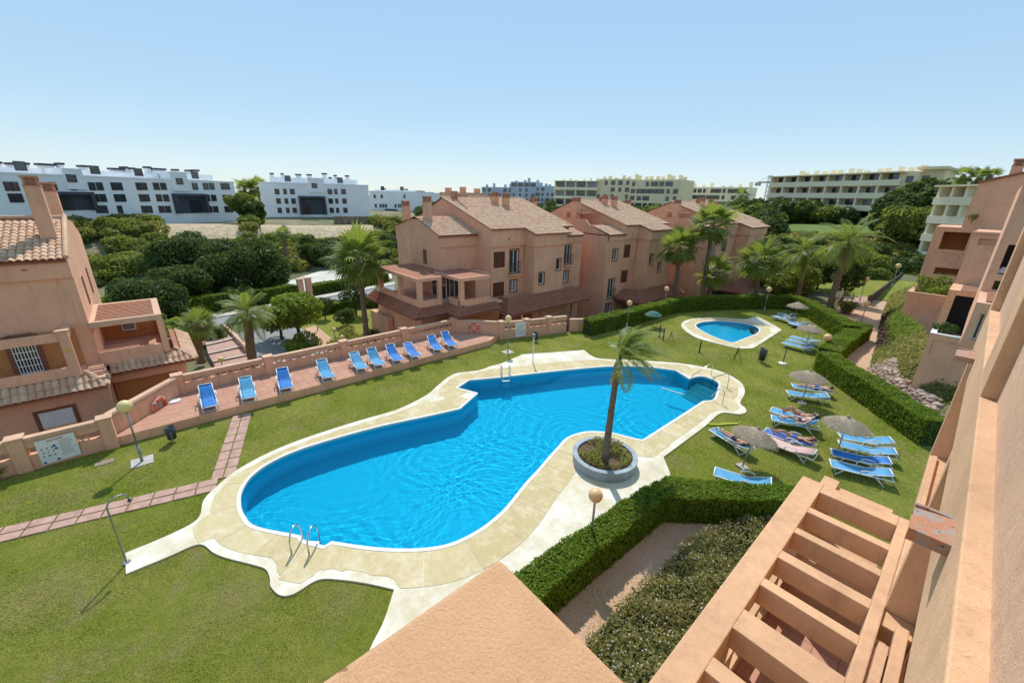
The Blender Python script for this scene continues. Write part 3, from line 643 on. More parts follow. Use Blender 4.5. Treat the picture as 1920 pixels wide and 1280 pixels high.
mb = MB(); mb.box(-1.2,.7,.3,8.85,-.4,2.87); mb.build('terrace_base', MT['stucco_near'], bl)
src = None
for i in range(5):
    for j in range(20):
        q = MB().box(-.188,.188,-.188,.188,0,.012) if src is None else None
        if src is None: src = q.build('floor_tile', MT['floor_tile'], bl, world=False); o = src
        else: o = inst(src,'floor_tile',bl,(0,0,0))
        o.location = Vector((-.97+.385*(i+.5), .8+.385*(j+.5), 2.875)) - ORG[bl.name]
# the parapet corner right under the camera
mb = MB(); mb.box(-.429, 1.5, -2.2, .366, 8.6, 9.90)
m, n, bs = newmat('cracked_salmon_stucco'); MT['slab'] = m
vo = n.nodes.new('ShaderNodeTexVoronoi'); vo.feature = 'DISTANCE_TO_EDGE'; vo.inputs['Scale'].default_value = 4.2
mpn = n.nodes.new('ShaderNodeVectorMath'); mpn.operation = 'ADD'; nz = n.nodes.new('ShaderNodeTexNoise'); nz.inputs['Scale'].default_value = 14; nz.inputs['Detail'].default_value = 5; n.links.new(pos(n), nz.inputs[0])
sc_ = n.nodes.new('ShaderNodeVectorMath'); sc_.operation = 'SCALE'; sc_.inputs[3].default_value = .09; n.links.new(nz.outputs[1], sc_.inputs[0]); n.links.new(pos(n), mpn.inputs[0]); n.links.new(sc_.outputs[0], mpn.inputs[1]); n.links.new(mpn.outputs[0], vo.inputs[0])
crack = math_(n,'MULTIPLY', math_(n,'LESS_THAN',vo.outputs[0],.010), math_(n,'GREATER_THAN',noise(n,3.2,3),.53))
big = ramp(n, noise(n, 5, 6, .7), .3, .7); gr = ramp(n, noise(n, 230, 3, .7), .35, .7); sp = ramp(n, noise(n, 60, 3, .6), .66, .74)
c = mixc(n, big, lin(.58,.345,.185), lin(.69,.43,.25)); c = mixc(n, math_(n,'MULTIPLY',gr,.42), c, lin(.46,.26,.13)); c = mixc(n, math_(n,'MULTIPLY',sp,.6), c, lin(.30,.15,.09))
c = mixc(n, math_(n,'MULTIPLY',crack,.7), c, lin(.18,.09,.06)); n.links.new(c, bs.inputs['Base Color']); bs.inputs['Roughness'].default_value = .9
bump(n, bs, math_(n,'SUBTRACT',math_(n,'ADD',noise(n, 170, 4, .7),math_(n,'MULTIPLY',noise(n,26,5,.6),.7)),math_(n,'MULTIPLY',crack,.7)), 1.0, .0035)
q = mb.build('balcony_parapet', m, bl, bevel=.012); q['label'] = 'sunlit salmon parapet corner in the foreground with hairline cracks'
q = MB(); pr = [(-.26+.018*math.cos(a)*(1+.3*math.sin(3*a)), .155+.022*math.sin(a)*(1+.25*math.cos(2*a))) for a in [k*PI/8 for k in range(16)]]; q.prism(pr, 9.895, 9.903); q.build('bare_patch', MT['brick'], bl)

# ================================================================== stepped end of the same building, farther along
fb = thing('stepped_apartment_building', 'far stepped part of the salmon building on the right with planted balconies', 'building', (0,40,1))
def frontface(m, Y, x0, x1, z0, z1, ops, back):
    m.wall('y', Y, -1, x0, x1, z0, z1, ops, .25)
    m.wall('x', x0, -1, Y, Y+back, z0, z1); m.quad((x0,Y,z1),(x1,Y,z1),(x1,Y+back,z1),(x0,Y+back,z1))
# near grey flank (Y 21) and its slatted top
mb = MB(); frontface(mb, 21, .25, 1.5, 5.95, 7.45, [(.42,.60,6.15,7.1)], 3); mb.build('wall', MT['stucco'], fb)
window(fb,'y',21,-1,.42,.60,6.15,7.1,.2,trim=False,panes=1)
for k in range(5): q = MB(); q.box(.45,1.2,21.3+.5*k,21.45+.5*k,7.46,7.53); q.build('slat', MT['slatwood'], fb)
# tall pier block (Y 24)
mb = MB(); frontface(mb, 24, .26, 1.8, 5.2, 11.3, [(.50,.74,8.14,9.23),(.52,.72,7.56,7.9)], 9); mb.build('wall', MT['stucco'], fb)
for (a,b_,za,zb) in ((.50,.74,8.14,9.23),(.52,.72,7.56,7.9)):
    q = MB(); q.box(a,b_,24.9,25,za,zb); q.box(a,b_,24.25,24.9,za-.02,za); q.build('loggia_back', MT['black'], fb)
q = MB(); q.box(.5,.72,24.2,24.5,8.17,8.30); q.sphere((.62,24.3,8.32),.08); q.build('awning_roll', MT['white'], fb)
# block B
mb = MB(); frontface(mb, 36, -.73, 1.5, 3, 9.1, [(-.43,.6,8.47,8.84)], 12); mb.build('wall', MT['stucco'], fb)
q = MB(); q.box(-.43,.6,36.2,36.24,8.47,8.84); q.build('recess_panel', MT['stucco'], fb)
q = MB(); q.box(-.78,1.2,35.9,36.8,9.102,9.2); q.build('ledge', MT['stucco'], fb)
mb = MB(); mb.wall('y',33,-1,-.78,1.2,2,6.2,[(-.46,.45,3.75,5.93)],.3); mb.wall('x',-.78,-1,33,36,2,6.2); mb.quad((-.78,33,6.2),(-.35,33,6.2),(-.35,35.99,6.2),(-.78,35.99,6.2)); mb.build('wall', MT['stucco'], fb)
for k in range(7): q = MB(); q.box(-.35,1.1,33.2+.4*k,33.36+.4*k,6.1,6.22); q.build('slat', MT['slatwood'], fb)
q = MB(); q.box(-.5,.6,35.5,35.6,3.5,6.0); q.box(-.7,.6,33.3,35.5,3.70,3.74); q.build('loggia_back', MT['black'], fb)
mb = MB(); mb.wall('y',31,-1,-.82,1.2,0,4.04,[(-.62,1.0,2.9,3.75)],.05); q = mb; q.wall('x',-.82,-1,31,34,0,4.04); q.box(-.60,1.0,31.05,31.08,2.9,3.75); mb.build('planter_wall', MT['stucco'], fb)
q = MB(); q.box(-.84,1.2,30.97,31.2,4.042,4.10); q.box(-.84,-.60,31.2,33,4.042,4.10); q.build('coping', MT['white'], fb)  # white puts the sunlit top of the planter wall into the colour
# tower with sloping top
mb = MB(); mb.prism_y([(-1.52,9.0),(2.5,9.0),(2.5,13.3),(-1.52,12.06)], 44, 50); mb.build('wall', MT['stucco'], fb)
mb = MB(); mb.prism_y([(-1.60,12.06),(2.5,13.3),(2.5,13.42),(-1.60,12.18)], 43.85, 50.2); mb.build('roof_coping', MT['tile_red'], fb)
chimney(fb, -.05, 45.2, 12.4, 13.6, .55)
mb = MB(); mb.box(-1.60,-1.0,44.5,46.5,9.12,11.3); mb.build('stair_wall', MT['stucco'], fb)
# block A
mb = MB(); frontface(mb, 52, -3.4, -.7, 1.5, 8.87, [(-2.8,-1.2,7.0,8.48),(-2.57,-1.1,4.9,5.48)], 6); mb.build('wall', MT['stucco'], fb)
for (a,b_,za,zb) in ((-2.8,-1.2,7.0,8.48),(-2.57,-1.1,4.9,5.48)):
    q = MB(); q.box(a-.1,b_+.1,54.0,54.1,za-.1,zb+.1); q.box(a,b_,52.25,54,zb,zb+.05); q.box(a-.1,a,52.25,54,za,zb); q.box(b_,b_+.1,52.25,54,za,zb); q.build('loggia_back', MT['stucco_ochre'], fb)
q = MB(); q.box(-3.0,-1.2,51.93,52.0,6.74,6.86); q.build('ledge', MT['stucco'], fb)
mb = MB(); mb.box(-3.3,-.9,46,46.25,.5,3.9); mb.box(-3.3,-3.05,46.25,52,.5,3.9); mb.build('planter_wall', MT['stucco'], fb)
q = MB(); q.box(-3.34,-.9,45.96,46.28,3.902,3.96); q.box(-3.34,-3.02,46.28,52,3.902,3.96); q.build('coping', MT['stucco_rough'], fb)
for k in range(3): q = MB(); q.box(-3.0,-1.0,46.2,46.1,2.2+.5*k,2.23+.5*k)
# ================================================================== house on the left
lh = thing('salmon_house', 'salmon house at the left edge with barrel-tile roof, chimneys and slatted pergola', 'house', (-29,-3,-2.6))
HX = -28.0; YR = -2.65
mb = MB()
mb.wall('x', HX-.14, 1, -9, YR-.5, 2.0, 6.5); mb.wall('x', HX, 1, -9, YR-.5, 6.5, 7.42)                       # upper wall, fascia band
mb.quad((HX-.14,-9,6.5),(HX-.14,YR-.5,6.5),(HX,YR-.5,6.5),(HX,-9,6.5))
gable = [(HX,7.42),(-32.4,8.98),(-35.6,8.55),(-37.9,7.66),(-37.9,-2.6),(HX-.14,-2.6),(HX-.14,6.5),(HX,6.5)]
mb.prism_y([(x,z) for x,z in gable], YR-.5, YR); mb.build('wall', MT['stucco'], lh)
# small vent on the fascia
q = MB(); q.box(HX,HX+.02,-4.15,-3.98,6.95,7.0); q.build('vent', MT['brown_trim'], lh)
su = math.atan2(1.56,4.4)
mb = MB(); mb.add([(HX+.12,-9,7.33),(HX+.12,YR-.05,7.33),(-32.4,YR-.05,8.93),(-32.4,-9,8.93)],[(0,1,2,3)]); mb.box(HX-.02,HX+.10,-9,YR-.05,7.22,7.32); roof = mb.build('roof', MT['tile_red'], lh)
tile_pieces(roof, (HX+.22,-8.6,7.36), (0,1,0), (-4.4,0,1.56), 5.85, 4.55, .24, .36)
mb = MB()
for k in range(12):
    a = -32.4; y = -8.6+.5*k; mb.tube([(a,y,8.98+.01*(k%2)),(a,y+.54,9.0+.01*(k%2))], .11, 8)
mb.build('ridge_tiles', MT['tile'], roof)
mb = MB()
for k in range(9):
    t = k/9; t2 = (k+1.08)/9; mb.tube([(HX+.15-4.5*t,YR+.0,7.46+1.60*t),(HX+.15-4.5*t2,YR+.0,7.48+1.60*t2)], .10, 8)
mb.build('verge_tiles', MT['tile'], roof)
chimney(lh, -30.1, -3.18, 8.0, 10.95, .55, .55); chimney(lh, -33.4, -3.0, 8.0, 10.7, .55, .55)
# lit side wall details
for xa_, xb_ in ((-31.6,-31.0),(-34.9,-34.3)): q = MB(); q.box(xa_,xb_,YR,YR+.03,4.6,6.05); q.build('side_shutter', MT['brown_trim'], lh)
# pergola wing
zt = 4.26
mb = MB(); mb.box(-28.25,HX,YR+.001,.12,3.98,zt); mb.box(-32.6,-28.25,-.18,.12,3.98,zt); mb.box(-32.6,-32.3,YR+.001,-.18,3.98,zt); mb.box(-32.3,-28.25,YR+.001,YR+.2,3.98,zt)
pw = mb.build('pergola', MT['stucco_rough'], lh, bevel=.01)
for k in range(11): q = MB(); x = -32.15+k*.355; q.box(x,x+.11,YR+.2,-.18,4.06,zt-.01); q.build('slat', MT['slatwood'], pw)
for y in (-.18,):
    q = MB(); q.box(-28.25,HX,-.16,.12,2.2,3.978); q.build('pillar', MT['stucco'], pw); q = MB(); q.box(-32.6,-32.3,-.16,.12,2.2,3.978); q.build('pillar', MT['stucco'], pw)
mb = MB(); mb.box(-28.2,HX,YR+.001,-.18,2.0,2.68); mb.box(-32.6,-28.2,-.14,.12,2.0,2.68); mb.build('parapet', MT['stucco'], lh, bevel=.01)
mb = MB(); mb.box(-32.6,-28.2,YR,-.14,1.95,2.05); mb.build('balcony_floor', MT['floor_tile'], lh)
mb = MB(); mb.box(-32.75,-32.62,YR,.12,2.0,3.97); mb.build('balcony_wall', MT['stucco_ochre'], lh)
q = MB(); q.box(-32.6,-32.28,-1.75,-1.15,2.6,3.4); ac = q.build('air_conditioner', MT['white'], lh)
q = MB(); q.box(-32.279,-32.26,-1.70,-1.2,2.66,3.34); q.build('grille', MT['dark'], ac)
for k in range(9): q = MB(); q.box(-32.258,-32.25,-1.68,-1.22,2.7+.07*k,2.73+.07*k); q.build('fin', MT['galv'], ac)
# canopy roof round the wing
def canopy(parent, x0, x1, y0, y1, ztop, zeave, out, mat='tile', left=True, right=True, pieces=False, soffit=True):
    # lean-to along the +X face (x1) between y0..y1 with hips at the ends
    rise = ztop-zeave; sl = math.hypot(out, rise); ya = y0-(out if left else 0); yb = y1+(out if right else 0)
    mb = MB(); mb.add([(x1+out,ya,zeave),(x1+out,yb,zeave),(x1,y1,ztop),(x1,y0,ztop)],[(0,1,2,3)])
    if right: mb.add([(x1+out,yb,zeave),(x0,yb,zeave),(x0,y1,ztop),(x1,y1,ztop)],[(0,1,2,3)])
    if left: mb.add([(x0,ya,zeave),(x1+out,ya,zeave),(x1,y0,ztop),(x0,y0,ztop)],[(0,1,2,3)])
    e = .13; mb.box(x1+out-.14,x1+out-.02,ya+.02,yb-.02,zeave-e,zeave-.02)
    if right: mb.box(x0,x1+out-.14,yb-.14,yb-.02,zeave-e,zeave-.02)
    if left: mb.box(x0,x1+out-.14,ya+.02,ya+.14,zeave-e,zeave-.02)
    if soffit: mb.quad((x0,ya,zeave-.05),(x0,yb,zeave-.05),(x1+out-.02,yb-.02,zeave-.05),(x1+out-.02,ya+.02,zeave-.05))
    c0 = mb.build('canopy', MT['tile_red'], parent); W = yb-ya
    def clip(u, v):
        t = v/sl*out
        return (not left or u > t-.05) and (not right or u < W-t+.05)
    S = [((x1+out+.06,ya,zeave+.015),(0,1,0),(-out,0,rise),W,clip)]
    if right: S.append(((x1+out,yb+.06,zeave+.015),(-1,0,0),(0,-out,rise),x1+out-x0,lambda u,v: u > v/sl*out-.05))
    if left: S.append(((x0,ya-.06,zeave+.015),(1,0,0),(0,out,rise),x1+out-x0,lambda u,v: u < (x1+out-x0)-v/sl*out+.05))
    for o, u, v, wu, cl in S:
        if pieces: tile_pieces(c0, o, u, v, wu, sl+.04, .24, .36, cl, mat)
        else:
            t = MB(); tile_sheet(t, o, u, v, wu, sl+.04, .23, .36, cl); t.build('roof_tiles', MT[mat], c0, smooth=False, kind='stuff')
    hp = MB()
    for on, a, b in ((right,(x1+out,yb,zeave+.07),(x1,y1,ztop+.07)),(left,(x1+out,ya,zeave+.07),(x1,y0,ztop+.07))):
        if on: hp.tube([a,b], .09, 8)
    if hp.v: hp.build('hip_tiles', MT[mat], c0)
    return c0
canopy(lh, -33, -28.35, -2.4, .28, 2.20, 1.62, .80, left=False, pieces=True)
# lower front block with balcony
bx = -26.5
mb = MB(); mb.box(-29,bx-.15,-9,-2.55,-2.6,2.2); mb.build('lower_block', MT['stucco'], lh)
canopy(lh, -28, bx-.15, -9, -3.15, 2.22, 1.60, .62, left=False, pieces=True)
q = MB(); q.tube([(bx-.1,-3.1,2.3),(bx+.45,-2.5,1.68)], .09, 8); q.box(-28,bx+.3,-3.08,-2.50,1.95,2.02); q.build('capping', MT['stucco_rough'], lh)
mb = MB(); mb.box(bx-.16,bx,-9,-3.6,2.2,2.66); mb.box(bx-.2,bx+.02,-3.6,-3.25,2.2,4.36); mb.box(bx-.18,bx,-9,-3.6,3.92,4.30); mb.box(-28.1,bx-.2,-3.55,-3.3,3.92,4.30)
lb = mb.build('balcony_frame', MT['stucco'], lh, bevel=.012)
q = MB(); q.box(bx-.26,bx+.06,-3.66,-3.2,4.362,4.42); q.build('pillar_cap', MT['stucco_rough'], lb)
q = MB(); q.box(bx+.02,bx+.035,-3.52,-3.34,3.42,3.54); q.build('house_number_plate', plain('yellow_plate', lin(.55,.42,.06), .4, var=.2, vscale=20), lh)
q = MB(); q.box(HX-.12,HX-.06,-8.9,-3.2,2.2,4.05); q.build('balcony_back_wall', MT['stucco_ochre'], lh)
for ya, yb in ((-5.35,-4.55),(-7.6,-6.8)):
    q = MB(); x = HX-.05
    q.box(x,x+.06,ya-.14,ya,2.3,4.1); q.box(x,x+.06,yb,yb+.14,2.3,4.1); q.box(x,x+.06,ya,yb,4.0,4.14); d = q.build('door', MT['brown_trim'], lh)
    q = MB(); q.box(x,x+.02,ya,yb,2.2,4.0); q.build('door_glass', MT['glass'], d)
    q = MB()
    for k in range(8): y = ya+.04+(yb-ya-.08)*k/7; q.bar((x+.05,y,2.25),(x+.05,y,3.98),.03,.03)
    for k in range(6): z = 2.3+k*.33; q.bar((x+.055,ya+.04,z),(x+.055,yb-.04,z),.03,.03)
    q.build('white_grille', MT['white'], d)
# ground-floor window with rolled-down shutter
xw = bx-.15; ya, yb, za, zb = -5.05, -3.95, -.08, .72
q = MB(); q.box(xw,xw+.05,ya-.14,ya,za-.1,zb+.12); q.box(xw,xw+.05,yb,yb+.14,za-.1,zb+.12); q.box(xw,xw+.05,ya,yb,zb,zb+.12); fr = q.build('window', MT['brown_trim'], lh)
q = MB(); q.box(xw,xw+.02,ya,yb,za,zb)
for k in range(11): y = ya+.05+(yb-ya-.1)*k/10; q.box(xw+.02,xw+.045,y-.03,y+.02,za,zb)
q.build('roller_shutter', MT['white'], fr)
# loggia in the shade under the wing
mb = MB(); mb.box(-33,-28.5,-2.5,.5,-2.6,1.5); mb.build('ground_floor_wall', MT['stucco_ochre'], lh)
mb = MB(); mb.box(-28.5,-28.05,-2.5,.6,1.0,1.5); mb.box(-28.45,-28.08,.15,.55,-2.6,1.0); mb.build('loggia_beam', MT['stucco'], lh)
# ================================================================== row of terraced houses in the middle
SLP = .322
def main_roof(parent, Xf, Xb, Ym, Yb, Ye, Yv, ze=7.90):
    # one long slope: eave of the main part at Xf, of the projecting block at Xb, ridge 7.5 m behind
    zx = lambda x: ze - SLP*(x-Xf); xr = Xf-7.55
    mb = MB(); T = .10
    for (xa,xb_,ya,yb_) in ((xr,Xf+.12,Ym-.1,Yv),(Xf+.12,Xb+.15,Yb-.12,Ye+.45)):
        mb.add([(xb_,ya,zx(xb_)),(xb_,yb_,zx(xb_)),(xa,yb_,zx(xa)),(xa,ya,zx(xa)),(xb_,ya,zx(xb_)-T),(xb_,yb_,zx(xb_)-T),(xa,yb_,zx(xa)-T),(xa,ya,zx(xa)-T)],[(0,1,2,3),(4,7,6,5),(0,4,5,1),(1,5,6,2),(2,6,7,3),(3,7,4,0)])
    mb.add([(xr,Ym-.1,zx(xr)),(xr,Yv,zx(xr)),(xr-4.5,Yv,zx(xr)-1.8),(xr-4.5,Ym-.1,zx(xr)-1.8)],[(0,1,2,3)])
    r0 = mb.build('roof', MT['tile_red'], parent)
    t = MB(); L = math.hypot(7.67,7.67*SLP)
    tile_sheet(t, (Xf+.17,Ym-.1,zx(Xf+.17)+.01), (0,1,0), (-1,0,SLP), Yv-Ym+.1, L, .23, .40, None, 3)
    tile_sheet(t, (Xb+.20,Yb-.12,zx(Xb+.20)+.01), (0,1,0), (-1,0,SLP), Ye-Yb+.57, .40*math.ceil(((Xb-Xf)*1.06)/.40)+.01, .23, .40, None, 3)
    t.build('roof_tiles', MT['tile'], r0, kind='stuff')
    rt = MB(); rt.tube([(xr,Ym-.1,zx(xr)+.05),(xr,Yv,zx(xr)+.05)], .11, 8); rt.tube([(xr,Ym-.12,zx(xr)+.05),(Xf+.15,Ym-.12,zx(Xf+.15)+.05)], .09, 8); rt.build('ridge_tiles', MT['tile'], r0)
    return zx, xr
def low_roof(parent, Xf, Ya, Yb, ze=7.0, depth=2.6):
    mb = MB(); s = SLP; zr = ze+s*depth
    mb.add([(Xf+.14,Ya,ze-.04),(Xf+.14,Yb,ze-.04),(Xf-depth,Yb,zr),(Xf-depth,Ya,zr)],[(0,1,2,3)]); mb.box(Xf,Xf+.12,Ya,Yb,ze-.16,ze-.05)
    r0 = mb.build('low_roof', MT['tile_red'], parent); t = MB(); tile_sheet(t, (Xf+.17,Ya,ze-.03), (0,1,0), (-1,0,s), Yb-Ya, depth*1.06, .23, .40, None, 3); t.build('roof_tiles', MT['tile'], r0, kind='stuff')
def unit(label, Xf, Yl, Ym, Yb, Ye, Yc, blk=1.35, zoff=0.0, first=False, wins=(), bwins=(), lwins=(), canz=.9):
    root = thing('terraced_house', label, 'house', (Xf-3,(Ym+Ye)/2,-2.6), 0, 'salmon terraced houses behind the pools')
    Xb = Xf+blk; W = Xf-.15; WB = Xb-.15
    def ops(l): return [w_[:4] for w_ in l]
    mb = MB()
    mb.wall('x', W, 1, Ym, Yb, -2.6, 6.4, ops(wins)); mb.wall('x', Xf, 1, Ym, Yb, 6.4, 7.86); mb.quad((W,Ym,6.4),(W,Yb,6.4),(Xf,Yb,6.4),(Xf,Ym,6.4))
    mb.wall('x', WB, 1, Yb+.12, Ye-.12, -2.6, 6.35, ops(bwins)); mb.wall('x', Xb, 1, Yb, Ye, 6.35, 7.44); mb.quad((WB,Yb,6.35),(WB,Ye,6.35),(Xb,Ye,6.35),(Xb,Yb,6.35))
    mb.wall('y', Yb+.12, -1, W, WB, -2.6, 6.35); mb.prism_y([(Xf-.01,6.35),(Xb-.001,6.35),(Xb-.001,7.44),(Xf-.01,7.86)], Yb, Yb+.1)
    mb.wall('y', Ye-.12, 1, W-.5, WB, -2.6, 6.35); mb.prism_y([(Xf-1.5,6.35),(Xb-.001,6.35),(Xb-.001,7.44),(Xf-1.5,8.30)], Ye-.1, Ye)
    xr = Xf-7.55; zr = 7.90+SLP*7.55
    mb.prism_y([(xr-4.4,-2.6),(W-.001,-2.6),(W-.001,6.4),(Xf-.002,6.4),(Xf-.002,7.84),(xr,zr-.1),(xr-4.4,zr-1.85)], Ym, Ym+.25)
    mb.prism_y([(xr-4.4,3),(Xf-.3,3),(Xf-.3,7.9),(xr,zr-.1),(xr-4.4,zr-1.85)], Ye+1.9, Ye+2.1)
    mb.build('wall', MT['stucco'], root)
    main_roof(root, Xf, Xb, Ym, Yb, Ye, Ye+2.25)
    # link part to the right
    mb = MB(); LX = Xf+.1
    mb.wall('x', LX-.15, 1, Ye-.12, Yc, -2.6, 6.35, ops(lwins)); mb.wall('x', LX, 1, Ye, Yc, 6.35, 6.95); mb.quad((LX-.15,Ye,6.35),(LX-.15,Yc,6.35),(LX,Yc,6.35),(LX,Ye,6.35)); mb.wall('y', Yc, 1, Xf-9, LX-.15, -2.6, 6.5)
    mb.box(Xf-9,Xf-2.2,Ye+2.3,Yc-.05,6.0,8.2); mb.build('link_wall', MT['stucco'], root); low_roof(root, LX, Ye, Yc, 7.0)
    for w_ in wins+bwins+lwins:
        pl = W if w_ in wins else (WB if w_ in bwins else LX-.15)
        k = w_[4]
        if k == 'lat': shutter(root,'x',pl,1,*w_[:4])
        elif k == 'door':
            window(root,'x',pl,1,*w_[:4],panes=2,name='french_door'); railing(root,'x',pl,1,w_[0]-.12,w_[1]+.12,w_[2]+.05,w_[2]+1.0,.3)
            q = MB(); q.box(pl-.02,pl+.36,w_[0]-.2,w_[1]+.2,w_[2]-.16,w_[2]-.02); q.build('balcony_slab', MT['stucco'], root)
        else: window(root,'x',pl,1,*w_[:4],panes=(1 if w_[1]-w_[0] < .75 else 2), kind=k)
    for i, (dx,dy) in enumerate(((-5.0,1.3),(-4.1,2.0),(-5.9,1.9))): chimney(root, Xf-1.0+dx, Yb+dy, 8.4, 10.95-.1*i, .55)
    chimney(root, Xf-6.5, Yc-1.0, 7.5, 10.5, .6)
    q = MB(); q.box(Xf,Xf+.015,(Ym+Yb)/2-.1,(Ym+Yb)/2+.1,6.95,7.05); q.build('vent', MT['brown_trim'], root)
    return root
# unit 1 (left end)
u1 = unit('leftmost salmon terraced house with gable end, tiled roof and corner terraces', -28.0, 18.66, 22.52, 26.4, 30.6, 34.6, 1.35,
   wins=[(22.85,24.15,4.55,5.95,'lat'),(24.75,25.75,3.9,6.0,'door'),(22.8,24.1,1.95,3.25,'lat'),(24.8,25.6,2.2,3.25,'pale')],
   bwins=[(27.2,27.85,2.85,3.9,'win'),(29.5,30.1,3.95,5.0,'win')], lwins=[(32.0,32.9,4.1,6.0,'door'),(31.9,32.75,2.3,3.4,'pale')])
canopy(u1, -28.2, -26.8, 23.6, 33.2, 1.95, .90, 1.45, mat='tile_red', right=False)
mb = MB(); mb.box(-26.9,-26.6,23.3,23.6,-2.6,.8); mb.box(-26.9,-26.6,27.5,27.8,-2.6,.8); mb.box(-26.9,-26.6,32,32.3,-2.6,.8); mb.box(-26.9,-26.6,22.6,33,.35,.8); mb.build('porch_posts', MT['stucco'], u1)
# gable block
GX = -30.05; gb = MB()
gb.prism_y([(GX-.15,-2.6),(GX-.15,6.4),(GX,6.4),(GX,7.35),(-32.55,8.46),(-35.5,8.46),(-37.85,7.66),(-37.85,6.38),(-37.7,6.38),(-37.7,-2.6)], 18.66, 18.9)
gb.box(-37.7,GX-.151,18.80,18.95,-2.6,6.37)
gb.wall('x', GX-.15, 1, 18.9, 22.6, -2.6, 6.4); gb.wall('x', GX, 1, 18.9, 22.6, 6.4, 7.33); gb.quad((GX-.15,18.9,6.4),(GX-.15,22.6,6.4),(GX,22.6,6.4),(GX,18.9,6.4)); gb.build('gable_wall', MT['stucco'], u1)
q = MB(); q.box(-32.85,-32.3,18.63,18.66,4.75,6.0); q.box(-32.80,-32.35,18.60,18.63,4.8,5.95); q.build('brown_shutter', MT['brown_trim'], u1)
mb = MB(); mb.add([(GX+.14,18.5,7.32),(GX+.14,22.5,7.32),(-33.8,22.5,8.72+.0),(-33.8,18.5,8.72)],[(0,1,2,3)]); mb.add([(-33.8,18.5,8.72),(-33.8,22.5,8.72),(-37.9,22.5,7.7),(-37.9,18.5,7.7)],[(0,1,2,3)]); mb.box(GX,GX+.12,18.5,22.5,7.18,7.30)
r1 = mb.build('gable_roof', MT['tile_red'], u1)
t = MB(); tile_sheet(t, (GX+.2,18.5,7.33), (0,1,0), (-3.85,0,1.40), 4.0, 4.1, .23, .38, None, 4); t.build('roof_tiles', MT['tile'], r1, kind='stuff')
chimney(u1, -36.8, 19.3, 8.0, 9.95, .75, .5); chimney(u1, -32.9, 19.3, 8.0, 10.4, .75, .5)
q = MB(); q.box(-36.5,-33.0,23.5,23.7,10.45,10.55); q.box(-35.3,-34.8,23.3,23.8,9.5,10.9); q.build('roof_pipe', MT['brick'], u1)
# corner terrace of the gable block
mb = MB(); mb.box(-35.0,-27.8,15.2,17.3,4.26,4.49); mb.box(-35.0,-30.2,17.3,18.64,4.26,4.49); mb.build('terrace_roof', MT['tile_red'], u1)
mb = MB()
for x, y in ((-28.1,15.2),(-31.2,15.2),(-34.9,15.2)): mb.box(x,x+.35,y,y+.35,2.3,4.258)
mb.box(-35.02,-27.78,15.18,15.3,4.24,4.50); mb.box(-27.9,-27.78,15.3,17.3,4.24,4.50); mb.box(-28.1,-27.8,17.0,17.3,2.76,4.24); mb.box(-30.2,-27.9,17.22,17.32,4.24,4.50); mb.build('terrace_pillars', MT['stucco'], u1)
mb = MB(); mb.box(-34.9,-27.8,15.22,15.4,2.2,2.75); mb.box(-27.98,-27.8,15.4,17.3,2.2,2.75); mb.box(-35,-28,15.3,18.6,2.1,2.2); mb.build('terrace_parapet', MT['stucco'], u1)
q = MB(); q.box(-31.5,-29.2,18.62,18.66,2.25,4.0); q.build('terrace_doors', MT['glass'], u1)
q = MB(); q.box(-30.4,-30.32,18.58,18.62,2.2,4.05); q.box(-31.55,-31.47,18.58,18.62,2.2,4.05); q.box(-29.25,-29.17,18.58,18.62,2.2,4.05); q.build('door_frame', MT['white'], u1)
canopy(u1, -36, -28.0, 15.35, 18.2, 2.25, 1.62, .9, mat='tile_red', left=True, right=False)
mb = MB(); mb.box(-36,-28.1,15.5,18.6,-2.6,1.6); mb.build('ground_floor_wall', MT['stucco'], u1)
mb = MB(); mb.box(-36.5,-33,14.9,15.4,-2.6,.3); mb.build('garden_wall', MT['stucco'], u1)
# second terrace
mb = MB(); mb.box(-30,-26.2,18.0,20.9,4.28,4.48); mb.build('terrace_roof', MT['tile_red'], u1)
mb = MB(); mb.box(-26.22,-26.1,17.95,20.9,4.24,4.50); mb.box(-30,-26.22,17.93,18.05,4.24,4.50); mb.box(-26.55,-26.2,18.0,18.35,2.3,4.24); mb.build('terrace_pillars', MT['stucco'], u1)
mb = MB(); mb.box(-26.4,-26.2,18.35,20.9,2.1,2.72); mb.box(-28.0,-26.4,18.0,18.2,2.1,2.72); mb.box(-30,-26.4,18,22.4,1.95,2.1); mb.box(-30,-28.2,20.9,22.5,2.1,4.3); mb.build('terrace_parapet', MT['stucco'], u1)
window(u1,'x',-29.9,1,19.2,20.2,2.15,4.05,-.2,trim=True,panes=2,name='french_door')
canopy(u1, -30, -26.2, 18.0, 21.6, 2.2, 1.70, .75, mat='tile_red', left=True, right=False)
mb = MB(); mb.box(-30,-26.3,18.3,22.0,-2.6,1.65); mb.build('ground_floor_wall', MT['stucco_ochre'], u1)
